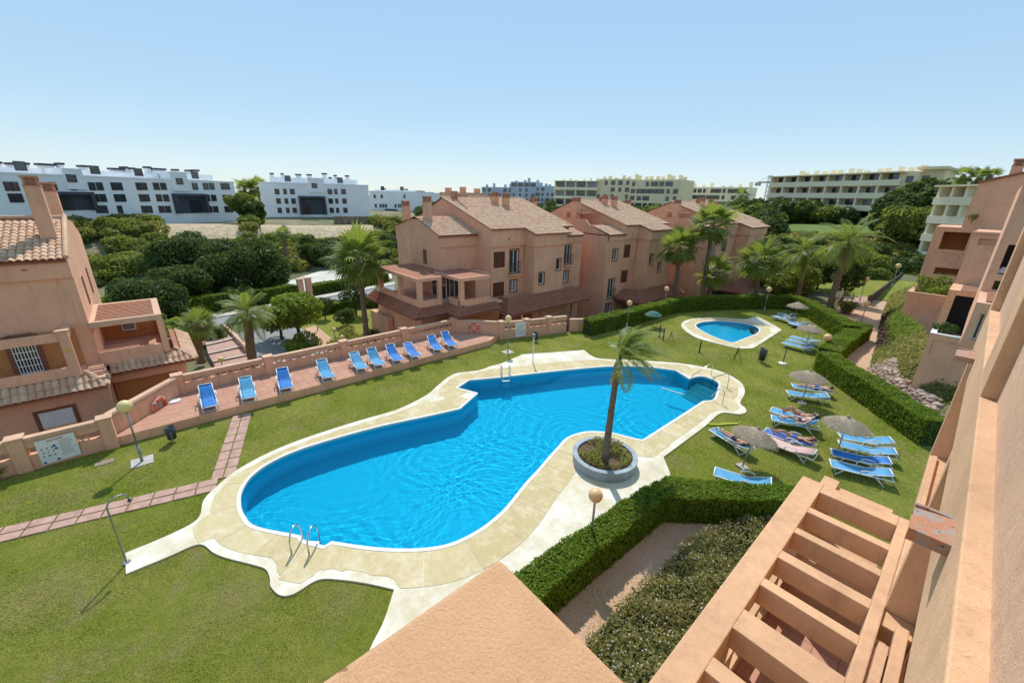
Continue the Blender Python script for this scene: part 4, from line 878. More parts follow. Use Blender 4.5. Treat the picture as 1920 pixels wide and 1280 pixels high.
# units 2 and 3
def upper_left(root, Xf, Yl, Ym):
    mb = MB(); mb.wall('x', Xf-.05, 1, Yl, Ym, -2.6, 6.4, [(Yl+.9,Yl+1.9,.2,2.3),(Yl+.8,Yl+1.7,-1.6,-.4),(Yl+1.1,Yl+1.95,4.3,5.5)]); mb.wall('x', Xf+.1, 1, Yl, Ym, 6.4, 7.0); mb.quad((Xf-.05,Yl,6.4),(Xf-.05,Ym,6.4),(Xf+.1,Ym,6.4),(Xf+.1,Yl,6.4))
    mb.wall('y', Yl, -1, Xf-9, Xf-.05, -2.6, 7.0); mb.prism_y([(Xf-9,6.9),(Xf+.08,6.9),(Xf-2.6,7.85),(Xf-3.2,8.4),(Xf-9,8.4)], Yl, Yl+.2); mb.box(Xf-6,Xf-3.0,Yl+.3,Ym-.1,6.0,7.6)
    mb.box(Xf-6.6,Xf-6.2,Yl+.3,Ym-.1,7.0,9.3); mb.build('side_wall', MT['stucco'], root); low_roof(root, Xf+.1, Yl, Ym, 7.02)
    window(root,'x',Xf-.05,1,Yl+.9,Yl+1.9,.2,2.3,name='french_door'); railing(root,'x',Xf-.05,1,Yl+.8,Yl+2.0,.25,1.2,.3)
    window(root,'x',Xf-.05,1,Yl+.8,Yl+1.7,-1.6,-.4); window(root,'x',Xf-.05,1,Yl+1.1,Yl+1.95,4.3,5.5)
    chimney(root, Xf-5.2, Yl+.7, 7.5, 10.6, .7)
    for k in range(6): q = MB(); q.box(Xf-6.2,Xf-3.6,Yl+.4+.42*k,Yl+.55+.42*k,8.9,9.05); q.build('pergola_slat', MT['slatwood'], root)
u2 = unit('middle salmon terraced house behind the tall fan palm', -26.1, 36.4, 39.4, 42.0, 46.0, 50.0, 1.55,
   wins=[(39.7,40.9,4.4,5.8,'lat'),(39.6,40.9,1.6,3.0,'lat')], bwins=[(42.6,43.25,3.6,4.75,'win'),(44.6,45.2,2.6,3.7,'win')], lwins=[(47.2,47.9,2.0,3.6,'win')])
upper_left(u2, -26.1, 36.4, 39.4)
canopy(u2, -26.2, -24.6, 40.4, 48, .95, .05, 1.9, mat='tile_red', right=False)
mb = MB(); mb.box(-24.0,-23.7,40.4,40.7,-2.6,0); mb.box(-24,-23.7,43,43.3,-2.6,0); mb.box(-24,-23.7,46,46.3,-2.6,0); mb.box(-24,-23.7,40,47.5,-.35,0); mb.build('porch_posts', MT['stucco'], u2)
u3 = unit('rightmost salmon terraced house, half hidden behind palms', -22.5, 52.0, 55.5, 60.0, 66.0, 68.0, 1.6,
   wins=[(56.2,57.6,4.4,5.9,'lat'),(56.0,57.4,1.2,2.8,'lat')], bwins=[(61.6,62.4,2.9,4.2,'win'),(64,64.8,1.8,3.2,'win')], lwins=[])
upper_left(u3, -22.5, 52.0, 55.5)
canopy(u3, -22.6, -21.0, 57.5, 66, .6, -.4, 2.2, mat='tile_red', right=False)
mb = MB(); mb.box(-20.2,-19.9,57.6,57.9,-2.6,-.4); mb.box(-20.2,-19.9,61,61.3,-2.6,-.4); mb.box(-20.2,-19.9,65,65.3,-2.6,-.4); mb.build('porch_posts', MT['stucco'], u3)
# ================================================================== terrace walls
def wall_run(label, pts, zb, zt, pil, lattice=True, name='garden_wall', tz=.26, lz=(.93,1.16), cat='wall'):
    a = Vector((*pts[0],0)); root = thing(name, label, cat, (a.x,a.y,zb)); W = tz
    for p, q_ in zip(pts, pts[1:]):
        a = Vector((*p,0)); b = Vector((*q_,0)); d = b-a; L = d.length; d /= L; s = Vector((-d.y,d.x,0)); up = Vector((0,0,1))
        def bx(m, t0, t1, w_, z0, z1): m.obox(a+d*(t0+t1)/2+up*(z0+z1)/2, d*(t1-t0)/2, s*w_/2, up*(z1-z0)/2)
        if lattice:
            m = MB(); bx(m,0,L,W,zb,lz[0]); bx(m,0,L,W,lz[1],zt-.1); m.build('wall_panel', MT['stucco'], root)
            m = MB(); h = lz[1]-lz[0]; k = int(L/(h*1.15)); st = L/k
            for i in range(k):
                t = st*i; z0, z1 = (lz[0],lz[1]) if i%2 == 0 else (lz[1],lz[0])
                m.bar(a+d*t+up*z0, a+d*(t+st)+up*z1, .07, .045); m.bar(a+d*(t+st/2)+up*lz[0], a+d*(t+st/2)+up*lz[1], .06, .035)
            m.build('lattice', MT['stucco_rough'], root)
        else:
            m = MB(); bx(m,0,L,W,zb,zt-.1); m.build('wall_panel', MT['stucco'], root)
        m = MB(); bx(m,-.02,L+.02,W+.10,zt-.1,zt-.03); bx(m,0,L,W+.04,zt-.03,zt+.02); bx(m,0,L,W+.05,zt-.22,zt-.16); m.build('coping', MT['stucco_rough'], root, bevel=.01)
    for i, p in enumerate(pil):
        m = MB(); x, y = p; h = .21; m.box(x-h,x+h,y-h,y+h,zb-.02,zt+.06); o = m.build('pillar', MT['stucco'], root, bevel=.01)
        m = MB(); m.box(x-h-.05,x+h+.05,y-h-.05,y+h+.05,zt+.062,zt+.12); m.build('pillar_cap', MT['stucco_rough'], o, bevel=.01)
    return root
wall_run('long salmon wall with a lattice strip behind the terrace sun loungers', [(-25.98,.15),(-26.0,4.25),(-26.02,8.6),(-26.04,12.9),(-26.06,17.1)], -2.6, 1.40, [(-25.98,.05),(-26.0,4.25),(-26.02,8.6),(-26.04,12.9),(-26.06,17.15)])
wall_run('diagonal salmon wall at the left end of the terrace holding the life ring', [(-22.95,-2.5),(-25.75,-.1)], -.1, 1.42, [], False)
wall_run('salmon wall on the lawn carrying the pool rules board', [(-22.62,-12),(-22.62,-5.1),(-22.62,-2.6)], -.1, 1.36, [(-22.62,-5.1),(-22.62,-2.6)], True, lz=(.62,.95))
wall_run('angled salmon wall at the far end of the terrace with orange ring', [(-25.9,17.3),(-23.4,19.6)], -.1, 1.40, [], False)
wall_run('stepped salmon garden wall with lattice beside the far lawn corner', [(-23.3,19.75),(-22.55,21.7),(-21.95,23.6),(-21.5,25.2)], -.3, 1.35, [(-23.3,19.7),(-22.55,21.7),(-21.95,23.6)], True, lz=(.75,1.02))
wall_run('short salmon wall stub beside the far hedge end', [(-21.35,25.5),(-20.6,26.6)], -.3, 1.05, [], False)
# retaining kerb along the terrace front is part of the terrace; low block at its left end
# ================================================================== vegetation
def mesh_quads(name, V, mat, parent=None, kind=None, label=None, cat=None, group=None, tri=False):
    V = np.asarray(V, dtype=np.float32).reshape(-1,3); k = 3 if tri else 4; nf = len(V)//k
    me = bpy.data.meshes.new(name); me.vertices.add(len(V)); me.vertices.foreach_set('co', V.ravel())
    me.loops.add(nf*k); me.loops.foreach_set('vertex_index', np.arange(nf*k, dtype=np.int32))
    me.polygons.add(nf); me.polygons.foreach_set('loop_start', np.arange(0,nf*k,k,dtype=np.int32)); me.polygons.foreach_set('loop_total', np.full(nf,k,dtype=np.int32))
    me.update(calc_edges=True); me.validate(); me.materials.append(mat)
    o = bpy.data.objects.new(name, me); COL.objects.link(o)
    if parent is not None:
        o.parent = parent; o0 = ORG.get(parent.name); 
        if o0 is not None: me.transform(Matrix.Translation(-o0)); ORG[o.name] = o0
    return tag(o, label, cat, group, kind)
def leaf_quads(P, N, size, asp=1.8, spread=.9, var=.4, rs=NP):
    n = len(P); N = N + rs.normal(0, spread, (n,3)); N /= np.linalg.norm(N,axis=1)[:,None]+1e-9
    R = rs.normal(0,1,(n,3)); U = np.cross(N,R); U /= np.linalg.norm(U,axis=1)[:,None]+1e-9; W = np.cross(N,U)
    s = size*(1+rs.uniform(-var,var,n))[:,None]; a = U*s*asp/2; b = W*s/2
    # pointed leaf: diamond quad
    return np.stack([P-a, P-b*.9+a*.1, P+a, P+b*.9+a*.1],1).reshape(-1,3)
def blob_points(blobs, dens, rs=NP, shell=.75, keep=None):
    P = []; N = []
    for (c, r) in blobs:
        r = np.array(r if isinstance(r,(tuple,list)) else (r,r,r)); k = int(dens*4*PI*(r[0]*r[1]*r[2])**(2/3))
        d = rs.normal(0,1,(k,3)); d /= np.linalg.norm(d,axis=1)[:,None]; rad = shell + (1-shell)*rs.uniform(0,1,k)**.5 + rs.normal(0,.05,k)
        p = np.array(c) + d*r*rad[:,None]; P.append(p); N.append(d)
    P = np.vstack(P); N = np.vstack(N)
    # drop points deep inside other blobs
    ok = np.ones(len(P),bool)
    for (c, r) in blobs:
        r = np.array(r if isinstance(r,(tuple,list)) else (r,r,r)); q = np.linalg.norm((P-np.array(c))/r,axis=1); ok &= q > shell*.72
    return P[ok], N[ok]
MT['leaf'] = leafmat('green_leaf', lin(.12,.165,.034), lin(.22,.265,.06), .5)
MT['leaf_dark'] = leafmat('dark_leaf', lin(.045,.08,.02), lin(.09,.135,.032), .42)
MT['leaf_olive'] = leafmat('olive_leaf', lin(.19,.205,.06), lin(.29,.295,.09), .5)
MT['leaf_bright'] = leafmat('bright_leaf', lin(.12,.20,.03), lin(.23,.31,.05), .5)
MT['hedge_leaf'] = leafmat('cypress_leaf', lin(.085,.155,.014), lin(.19,.28,.022), .45)
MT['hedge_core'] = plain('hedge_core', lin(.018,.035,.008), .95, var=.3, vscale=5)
MT['palm_leaf'] = leafmat('palm_leaf', lin(.12,.175,.04), lin(.22,.29,.065), .5, .45, .4)
MT['palm_dry'] = leafmat('dry_palm_leaf', lin(.22,.16,.07), lin(.30,.22,.10), .3)
MT['flower'] = leafmat('pale_flower', lin(.70,.55,.60), lin(.85,.80,.80), .3)
MT['reed'] = leafmat('reed', lin(.16,.18,.05), lin(.26,.26,.09), .4)
MT['plume'] = leafmat('plume', lin(.62,.55,.40), lin(.75,.68,.52), .4)
MT['redleaf'] = leafmat('purple_leaf', lin(.07,.035,.03), lin(.12,.07,.05), .2)
# ---- hedges
def hedge(label, LR, h, dens=330, size=.06, z0=0.0, wob=.08, step=.5, group=None):
    A = [Vector(a[:2]+(0,)) if isinstance(a,tuple) else Vector((a.x,a.y,0)) for a,b in LR]; B = [Vector(b[:2]+(0,)) if isinstance(b,tuple) else Vector((b.x,b.y,0)) for a,b in LR]
    root = thing('hedge', label, 'hedge', (A[0].x,A[0].y,z0), 0, group)
    # resample
    C = []
    for i in range(len(A)-1):
        L = ((A[i+1]-A[i]).length+(B[i+1]-B[i]).length)/2; k = max(1,int(L/step))
        for j in range(k): t = j/k; C.append((A[i].lerp(A[i+1],t), B[i].lerp(B[i+1],t)))
    C.append((A[-1],B[-1])); hs = [h+RND.uniform(-wob,wob) for _ in C]; core = MB(); rows = []
    for (a,b),hh in zip(C,hs):
        d = (b-a).normalized(); w_ = (b-a).length; q = .06
        a2 = a+d*q; b2 = b-d*q; rows.append([(a2.x,a2.y,z0),(a2.x,a2.y,z0+hh-.09),(a2.x+d.x*.05,a2.y+d.y*.05,z0+hh-.05),(b2.x-d.x*.05,b2.y-d.y*.05,z0+hh-.05),(b2.x,b2.y,z0+hh-.09),(b2.x,b2.y,z0)])
    core.grid(rows); core.f.append(tuple(range(6))[::-1]); nn = len(rows)*6; core.f.append(tuple(range(nn-6,nn)))
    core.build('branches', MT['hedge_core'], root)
    P = []; N = []
    for i in range(len(C)-1):
        (a0,b0),(a1,b1) = C[i],C[i+1]; h0,h1 = hs[i],hs[i+1]
        for (p0,p1,p2,p3) in (((*a0[:2],z0+h0),(*a1[:2],z0+h1),(*b1[:2],z0+h1),(*b0[:2],z0+h0)), ((*a0[:2],z0),(*a1[:2],z0),(*a1[:2],z0+h1),(*a0[:2],z0+h0)), ((*b1[:2],z0),(*b0[:2],z0),(*b0[:2],z0+h0),(*b1[:2],z0+h1))):
            p0,p1,p2,p3 = [np.array(v) for v in (p0,p1,p2,p3)]; nrm = np.cross(p1-p0,p3-p0); ar = np.linalg.norm(nrm); k = NP.poisson(ar*dens)
            if k == 0 or ar < 1e-6: continue
            nrm = nrm/ar; 
            if abs(nrm[2]) > .5: nrm = np.array((0,0,1.))
            else:
                ctr = np.array(((a0+b0)/2)[:]); 
                if np.dot(nrm, p0-ctr) < 0: nrm = -nrm
            u = NP.uniform(0,1,(k,1)); v = NP.uniform(0,1,(k,1)); pp = (p0*(1-u)+p1*u)*(1-v) + (p3*(1-u)+p2*u)*v
            P.append(pp + nrm*NP.normal(-.02,.03,(k,1))); N.append(np.tile(nrm,(k,1)))
    for (a,b),hh,sg in ((C[0],hs[0],-1),(C[-1],hs[-1],1)):
        k = int((b-a).length*hh*dens); u = NP.uniform(0,1,(k,1)); dr = (C[1][0]-C[0][0]) if sg < 0 else (C[-1][0]-C[-2][0]); dr = dr.normalized()*sg
        pp = np.array(a[:])*(1-u)+np.array(b[:])*u; pp[:,2] = z0+NP.uniform(0,hh,k); P.append(pp+np.array(dr[:])*NP.normal(-.02,.03,(k,1))); N.append(np.tile(np.array(dr[:]),(k,1)))
    P = np.vstack(P); N = np.vstack(N)
    mesh_quads('foliage', leaf_quads(P, N, size, 2.0, .65), MT['hedge_leaf'], root)
    return root
def strip(pts, w):
    out = []
    for i, p in enumerate(pts):
        a = pts[max(i-1,0)]; b = pts[min(i+1,len(pts)-1)]; d = (b-a); d.z = 0; d.normalize(); s = Vector((-d.y,d.x,0)); out.append((p+s*w/2, p-s*w/2))
    return out
NH = 1.1
hedge('near clipped hedge between the white pool deck and the shaded brick path', [(G(840,1150,NH),G(905,1225,NH)),(G(972,1067,NH),G(1016,1117,NH)),(G(1116,974,NH),G(1113,1038,NH)),(G(1194,919,NH),G(1182,984,NH)),(G(1247,893,NH),G(1250,931,NH)),(G(1330,898,NH),G(1325,933,NH)),(G(1500,913,NH),G(1495,940,NH))], NH, 1100, .05, step=.35)
hedge('long dark clipped hedge behind the small pool', strip([G(1100,628),G(1180,608),G(1258,585),G(1330,580),G(1400,578),G(1478,578)],1.0), 1.35, 300, .075)
hedge('clipped hedge corner behind the loungers by the small pool', strip([G(1484,578),G(1512,590),G(1548,612),G(1590,640)],1.1), 1.4, 360, .07)
hedge('stepped clipped hedge beside the brick path above the lawn lamp', strip([G(1612,634),G(1590,649),G(1568,666),G(1546,684)],1.2), 1.25, 420, .06, wob=.13, step=1.1)
hedge('long clipped hedge beside the rocky bank and the thatched parasols', strip([G(1541,694),G(1600,735),G(1660,777),G(1745,836)],1.15), 1.3, 520, .06)
# ---- palms
def frond_feather(L=2.2, nl=34, droop=.9, wl=.5, seed=0):
    rs = np.random.RandomState(seed); V = []
    def P(t): return np.array((L*t*(1-.12*t*t), 0, L*(.28*t - droop*.55*t*t)))
    ts = np.linspace(0,1,9)
    for a, b in zip(ts, ts[1:]):
        p, q = P(a), P(b); w_ = .035*(1-a*.8); V += [p+(0,-w_,0), q+(0,-w_*.9,0), q+(0,w_*.9,0), p+(0,w_,0)]
    for i in range(nl):
        t = .12+.88*(i+.5)/nl; p = P(t); tang = P(min(t+.02,1.02))-p; tang /= np.linalg.norm(tang)
        for sd in (-1,1):
            l = wl*(math.sin(PI*min(.98,t*.85+.1)))*(1+rs.uniform(-.15,.15)); dirn = tang*.65 + np.array((0,sd*1.0,.22+rs.uniform(-.15,.15))); dirn /= np.linalg.norm(dirn)
            mid = p+dirn*l*.55; tip = p+dirn*l+np.array((0,0,-.28*l)); wv = tang*.030
            V += [p-wv*.6, mid-wv, tip, mid+wv]
    return np.array(V)
def frond_fan(L=1.5, ns=22, seed=0):
    rs = np.random.RandomState(seed); V = []; pl = L*.55
    def P(t): return np.array((pl*t, 0, .10*t-.10*t*t))
    for a, b in ((0,.5),(.5,1)):
        p, q = P(a), P(b); V += [p+(0,-.022,0), q+(0,-.018,0), q+(0,.018,0), p+(0,.022,0)]
    c = P(1.0)
    for i in range(ns):
        a = math.radians(-105+210*(i+.5)/ns); r = L*.95*(1-.25*abs(a)/1.9)*(1+rs.uniform(-.1,.1)); da = math.radians(210/ns*.52)
        d = np.array((math.cos(a),math.sin(a),.0)); sdv = np.array((-math.sin(a),math.cos(a),0)); m1 = c+d*r*.6+np.array((0,0,.10-.1*abs(a)))
        tip = c+d*r*.95+np.array((0,0,-.30*L*.5+rs.uniform(-.08,.05))); w_ = r*.6*math.tan(da)*.95
        V += [c, m1-sdv*w_, tip, m1+sdv*w_]
    return np.array(V)
def stash(name, V, mat):
    me_o = mesh_quads(name, V, mat); me = me_o.data; bpy.data.objects.remove(me_o); return me
FEA = [stash('frond', frond_feather(2.3,34,.85+.25*i,.55,i), MT['palm_leaf']) for i in range(3)]
FAN = [stash('frond', frond_fan(1.5,22,i), MT['palm_leaf']) for i in range(3)]
FAN_DRY = stash('dry_frond', frond_fan(1.3,16,9), MT['palm_dry'])
FEA_DRY = stash('dry_frond', frond_feather(1.8,20,1.4,.4,9), MT['palm_dry'])
def palm(label, base, top, kind='fan', n=26, R=1.0, r0=.2, r1=.14, wind=None, group=None, mat='trunk', dry=5, seed=0, lo=-50):
    rs = random.Random(seed+100); base = Vector(base); top = Vector(top)
    root = thing('palm_tree', label, 'palm tree', base, 0, group); mb = MB(); pts = []; rr = []; K = 14
    for i in range(K+1):
        t = i/K; p = base.lerp(top,t) + (top-base).cross(Vector((0,0,1)))*0 + Vector((0,0,0)); bow = (Vector((top.x-base.x,top.y-base.y,0)))*(-.25*math.sin(PI*t)); pts.append(p+bow); rr.append((r0+(r1-r0)*t)*(1+.07*(i%2)) + (.10*r0*(1-t)**6) + (.05 if i == K-1 else 0))
    mb.tube(pts, rr, 10); mb.build('trunk', MT[mat], root, smooth=True)
    if kind == 'fan':
        b = MB(); b.lathe([(r1*1.0,-.9),(r1*1.5,-.6),(r1*1.8,-.2),(r1*1.2,.15),(.02,.4)],10,top); b.build('crown_base', MT['trunk'], root, smooth=True)
    F = FAN if kind == 'fan' else FEA
    for k in range(n):
        t = (k+.5)/n; el = math.radians(80 - (80-lo)*t**.85) ; az = k*2.39996 + rs.uniform(-.2,.2)
        if wind is not None and rs.random() < wind[1]: az = wind[0] + rs.gauss(0,wind[2])
        o = bpy.data.objects.new('frond', F[k%3]); COL.objects.link(o); o.parent = root; o.location = top-base + Vector((0,0,.1*(1-t)))
        o.rotation_euler = (rs.uniform(-.35,.35), -el, az); s = R*rs.uniform(.85,1.12); o.scale = (s,s,s)
    for k in range(dry):
        o = bpy.data.objects.new('dry_frond', FAN_DRY if kind == 'fan' else FEA_DRY); COL.objects.link(o); o.parent = root; o.location = top-base-Vector((0,0,.15))
        o.rotation_euler = (rs.uniform(-.3,.3), math.radians(rs.uniform(55,80)), rs.uniform(0,6.28)); o.scale = (R*.8,)*3
    return root
def palm_px(label, bpx, tpx, zb, kind='fan', **k):
    b = G(bpx[0],bpx[1],zb); d = ray(*tpx); t = (b.x*d.x+b.y*d.y)/(d.x*d.x+d.y*d.y)   # nearest approach in plan
    top = Vector((d.x*t, d.y*t, CAM_H+d.z*t)); return palm(label, b, top, kind, **k)
# planter palm by the pool
pb = G(1134,866,.45); 
palm('slim wind-blown palm growing from the round planter at the pool', (pb.x,pb.y,.4), palm_px.__globals__['at_dist'](1161,672,math.hypot(pb.x,pb.y)+.05), 'feather', n=19, R=.76, r0=.145, r1=.095, wind=(math.atan2(CR.y,CR.x),.66,.5), mat='trunk_grey', dry=2, seed=3, lo=-10)
GP = 'palms beside the terraced houses and lawns'
palm_px('tall fan palm behind the terrace wall left of the gabled house', (690,655), (672,487), -2.6, 'fan', n=30, R=1.35, r0=.24, r1=.17, group=GP, seed=1, lo=-55)
palm_px('stocky feather palm behind the terrace wall beside the grey driveway', (478,700), (464,590), -2.6, 'feather', n=30, R=1.0, r0=.33, r1=.27, group=GP, seed=2, lo=-35)
palm_px('small fan palm beside the tiled canopy of the left house', (378,680), (372,612), -2.6, 'fan', n=20, R=.8, r0=.28, r1=.24, group=GP, seed=4)
palm_px('fan palm in front of the middle terraced house', (1262,577), (1274,466), -.8, 'fan', n=26, R=1.2, r0=.24, r1=.17, group=GP, seed=5)
palm_px('tallest fan palm between the middle and right terraced houses', (1312,580), (1336,422), -.8, 'fan', n=28, R=1.4, r0=.24, r1=.17, group=GP, seed=6)
palm_px('low fan palm growing close to the right terraced house', (1322,578), (1340,512), -.8, 'fan', n=20, R=1.1, r0=.2, r1=.17, group=GP, seed=7)
palm_px('fan palm left of the rounded shrubs behind the small pool', (1412,578), (1424,490), -.6, 'fan', n=24, R=1.35, r0=.24, r1=.17, group=GP, seed=8)
palm_px('slender feathery palm rising right behind the far hedge', (1494,565), (1510,474), -.2, 'feather', n=24, R=1.3, r0=.24, r1=.17, group=GP, seed=9)
palm_px('leaning feathery palm with thick trunk beside the plumed grass', (1553,585), (1590,458), -.2, 'feather', n=28, R=1.5, r0=.32, r1=.24, group=GP, seed=10)
# ---- trees and shrubs
def tree(label, base, blobs, mat, size, dens, trunk_r=.15, cat='tree', name='tree', group=None, spread=.8, shell=.7, th=None):
    base = Vector(base); root = thing(name, label, cat, base, 0, group)
    cz = th if th is not None else min(c[2]-(r[2] if isinstance(r,(tuple,list)) else r)*.3 for c,r in blobs)
    if trunk_r:
        mb = MB(); mb.tube([base+Vector((0,0,-.2)), base+Vector((.05,.03,cz*.5)), base+Vector((0,0,max(cz,.3)))], [trunk_r*1.2,trunk_r,trunk_r*.8], 8)
        for c, r in blobs[:6]: mb.tube([base+Vector((0,0,max(cz*.8,.2))), base+Vector(c)*.9+Vector((0,0,-.1))], [trunk_r*.6,trunk_r*.2], 6)
        mb.build('trunk', MT['bark'], root, smooth=True)
    P, N = blob_points([(tuple(base+Vector(c)),r) for c,r in blobs], dens, shell=shell)
    mesh_quads('crown', leaf_quads(P, N, size, 1.7, spread), MT[mat], root)
    return root
def lumpy(R, H, n, seed, flat=.75, z0=None):
    rs = random.Random(seed); z0 = H-R*flat if z0 is None else z0; out = [((0,0,z0),(R*.8,R*.8,R*flat*.8))]
    for k in range(n):
        a = rs.uniform(0,6.28); e = rs.uniform(-.5,1.0); rr = R*rs.uniform(.28,.5)
        out.append(((math.cos(a)*math.cos(e)*R*.72, math.sin(a)*math.cos(e)*R*.72, z0+math.sin(e)*R*flat*.72),(rr,rr,rr*.85)))
    return out
def tree_px(label, bpx, D, R, H, mat, size, dens, n=14, seed=0, **k):
    p = at_dist(bpx[0], bpx[1], D); z = terr(p.x,p.y); return tree(label, (p.x,p.y,z-.2), lumpy(R,H,n,seed,k.pop('flat',.75)), mat, size, dens, **k)
GT = 'dark round-crowned trees below the white apartments'
tree_px('large dark round tree left of the pale gravel lot', (455,520), 66, 5.4, 7.6, 'leaf_dark', .24, 30, 22, 1, trunk_r=.35, group=GT, flat=.85)
tree_px('dark round tree behind the large one, left of it', (343,500), 72, 4.6, 8.0, 'leaf_dark', .24, 30, 18, 2, trunk_r=.3, group=GT, flat=.85)
tree_px('low dark round tree beside the road hedge', (338,545), 62, 3.3, 5.2, 'leaf_dark', .22, 32, 16, 3, trunk_r=.3, group=GT)
tree_px('leftmost low dark round tree above the slatted pergola', (275,555), 58, 3.5, 4.9, 'leaf_dark', .22, 32, 16, 4, trunk_r=.3, group=GT)
tree_px('feathery green shrub beside the large dark tree', (448,565), 60, 2.0, 2.6, 'leaf', .25, 16, 10, 5, trunk_r=.1, cat='shrub', name='shrub')
tree_px('yellowish weeping shrub between the dark trees', (382,560), 61, 1.7, 2.6, 'leaf_olive', .25, 16, 8, 6, trunk_r=.1, cat='shrub', name='shrub')
# ================================================================== pool-side things
def fabric(name, col):
    m, n, bs = newmat(name); wv = n.nodes.new('ShaderNodeTexNoise'); wv.inputs['Scale'].default_value = 2.2
    f = ramp(n, noise(n, 2.5, 4), .3, .7); c = mixc(n, f, tuple(x*.86 for x in col[:3])+(1,), tuple(min(1,x*1.12) for x in col[:3])+(1,)); n.links.new(c, bs.inputs['Base Color']); bs.inputs['Roughness'].default_value = .7
    bump(n, bs, noise(n, 180, 2), .3, .002)
    t = n.nodes.new('ShaderNodeBsdfTranslucent'); n.links.new(c, t.inputs[0]); mx = n.nodes.new('ShaderNodeMixShader'); mx.inputs[0].default_value = .25
    n.links.new(bs.outputs[0], mx.inputs[1]); n.links.new(t.outputs[0], mx.inputs[2]); n.links.new(mx.outputs[0], n.nodes['Material Output'].inputs[0]); return m
MT['blue'] = fabric('deep_blue_sling', lin(.04,.25,.70)); MT['cyan'] = fabric('light_blue_sling', lin(.12,.43,.70)); MT['towel'] = fabric('striped_pink_towel', lin(.66,.42,.36)); MT['towel_blue'] = fabric('blue_towel', lin(.12,.20,.55))
PROTO = {}
def make_lounger(ang, col):
    root = thing('sun_lounger', 'sun lounger', 'sun lounger'); w = .31; xb = -.22; bl_ = .74; ca, sa = math.cos(ang), math.sin(ang)
    prof = [(.98,.335),(.6,.33),(.2,.315),(xb+.05,.325),(xb,.345),(xb-bl_*.35*ca,.345+bl_*.35*sa),(xb-bl_*.7*ca,.345+bl_*.7*sa),(xb-bl_*ca,.345+bl_*sa)]
    m = MB(); rows = []
    for x, z in prof: rows.append([(x,y,z-.02*(1-(y/w)**2)) for y in (-w+.02,-w/2,0,w/2,w-.02)])
    m.grid(rows); m.f = [f[::-1] for f in m.f]; sling = m.build('sling', MT[col], root, smooth=True, world=False)
    so = sling.modifiers.new('thick','SOLIDIFY'); so.thickness = .012
    for sd in (-1,1):
        m = MB(); m.tube([(1.0,sd*w,.33),(.2,sd*w,.32),(-.55,sd*w,.33),(-.98,sd*w,.34)], .026, 8); m.build('side_rail', MT['white'], root, smooth=True, world=False)
        m = MB(); m.tube([(xb,sd*(w-.03),.35),(xb-bl_*ca,sd*(w-.03),.345+bl_*sa)], .02, 8); m.build('back_rail', MT['white'], root, smooth=True, world=False)
        m = MB(); m.tube([(.10,sd*(w+.03),.34),(.06,sd*(w+.05),.50),(-.1,sd*(w+.05),.54),(-.34,sd*(w+.05),.53),(-.42,sd*(w+.03),.36)], .022, 8); m.build('armrest', MT['white'], root, smooth=True, world=False)
        m = MB(); m.tube([(.62,sd*w,.32),(.72,sd*w,.16),(.86,sd*w,.0)], .024, 8); m.build('leg', MT['white'], root, smooth=True, world=False)
        m = MB(); m.tube([(-.40,sd*w,.32),(-.58,sd*w,.16),(-.74,sd*w,.0)], .024, 8); m.build('leg', MT['white'], root, smooth=True, world=False)
    m = MB(); m.tube([(.80,-w,.03),(.80,w,.03)], .02, 6); m.tube([(-.68,-w,.03),(-.68,w,.03)], .02, 6); m.tube([(1.0,-w,.33),(1.0,w,.33)], .026, 8); m.tube([(-.98,-w,.34),(-.98,w,.34)], .024, 8)
    m.tube([(xb-bl_*ca,-w+.03,.345+bl_*sa),(xb-bl_*ca,w-.03,.345+bl_*sa)], .024, 8); m.tube([(xb-.5*ca,-w+.05,.345+.5*sa),(-.62,-w+.05,.34)], .014, 6); m.tube([(xb-.5*ca,w-.05,.345+.5*sa),(-.62,w-.05,.34)], .014, 6); bars = m.build('cross_bars', MT['white'], root, smooth=True, world=False); bars['kind'] = 'stuff'
    return root
def lounger(label, head, foot, zb, col='blue', ang=.66, hz=.75, fz=.34, group=None):
    key = (round(ang,2), col); used = key in PROTO
    if not used: PROTO[key] = make_lounger(ang, col)
    H_ = G(head[0],head[1],zb+hz); F_ = G(foot[0],foot[1],zb+fz); c = (H_+F_)/2; d = F_-H_
    o = place(PROTO[key], used, (c.x,c.y,zb), math.atan2(d.y,d.x), label, group); return o
GL = 'blue sun loungers along the terrace wall'; GW = 'blue sun loungers on the lawn'
for i, (h, f, col, lab) in enumerate((((383,717),(394,762),'blue','deep blue sun lounger nearest the life ring, leftmost on the terrace'),((458,703),(467,745),'cyan','pale blue sun lounger second from the left end of the terrace'),
  ((527.5,687.5),(537,727),'blue','deep blue sun lounger third from the left end of the terrace'),((600,670),(618,708),'cyan','pale blue sun lounger standing alone in the middle of the terrace'),((661,657),(681,690),'cyan','pale blue sun lounger fifth from the left on the terrace'),
  ((693,651),(714,683),'cyan','pale blue sun lounger sixth from the left on the terrace'),((728,643),(749,675),'blue','deep blue sun lounger seventh from the left on the terrace'),((761.6,640),(783,668),'blue','deep blue sun lounger eighth from the left, reclined lower'),
  ((805.6,625.6),(824,655),'blue','deep blue sun lounger second from the far end of the terrace'),((830,619),(852,648),'blue','deep blue sun lounger at the far end of the terrace by the orange ring'))):
    lounger(lab, h, f, TZ, col, (.72,.66,.75,.70,.62,.78,.72,.48,.68,.74)[i], .82 if i != 7 else .7, .34, GL)
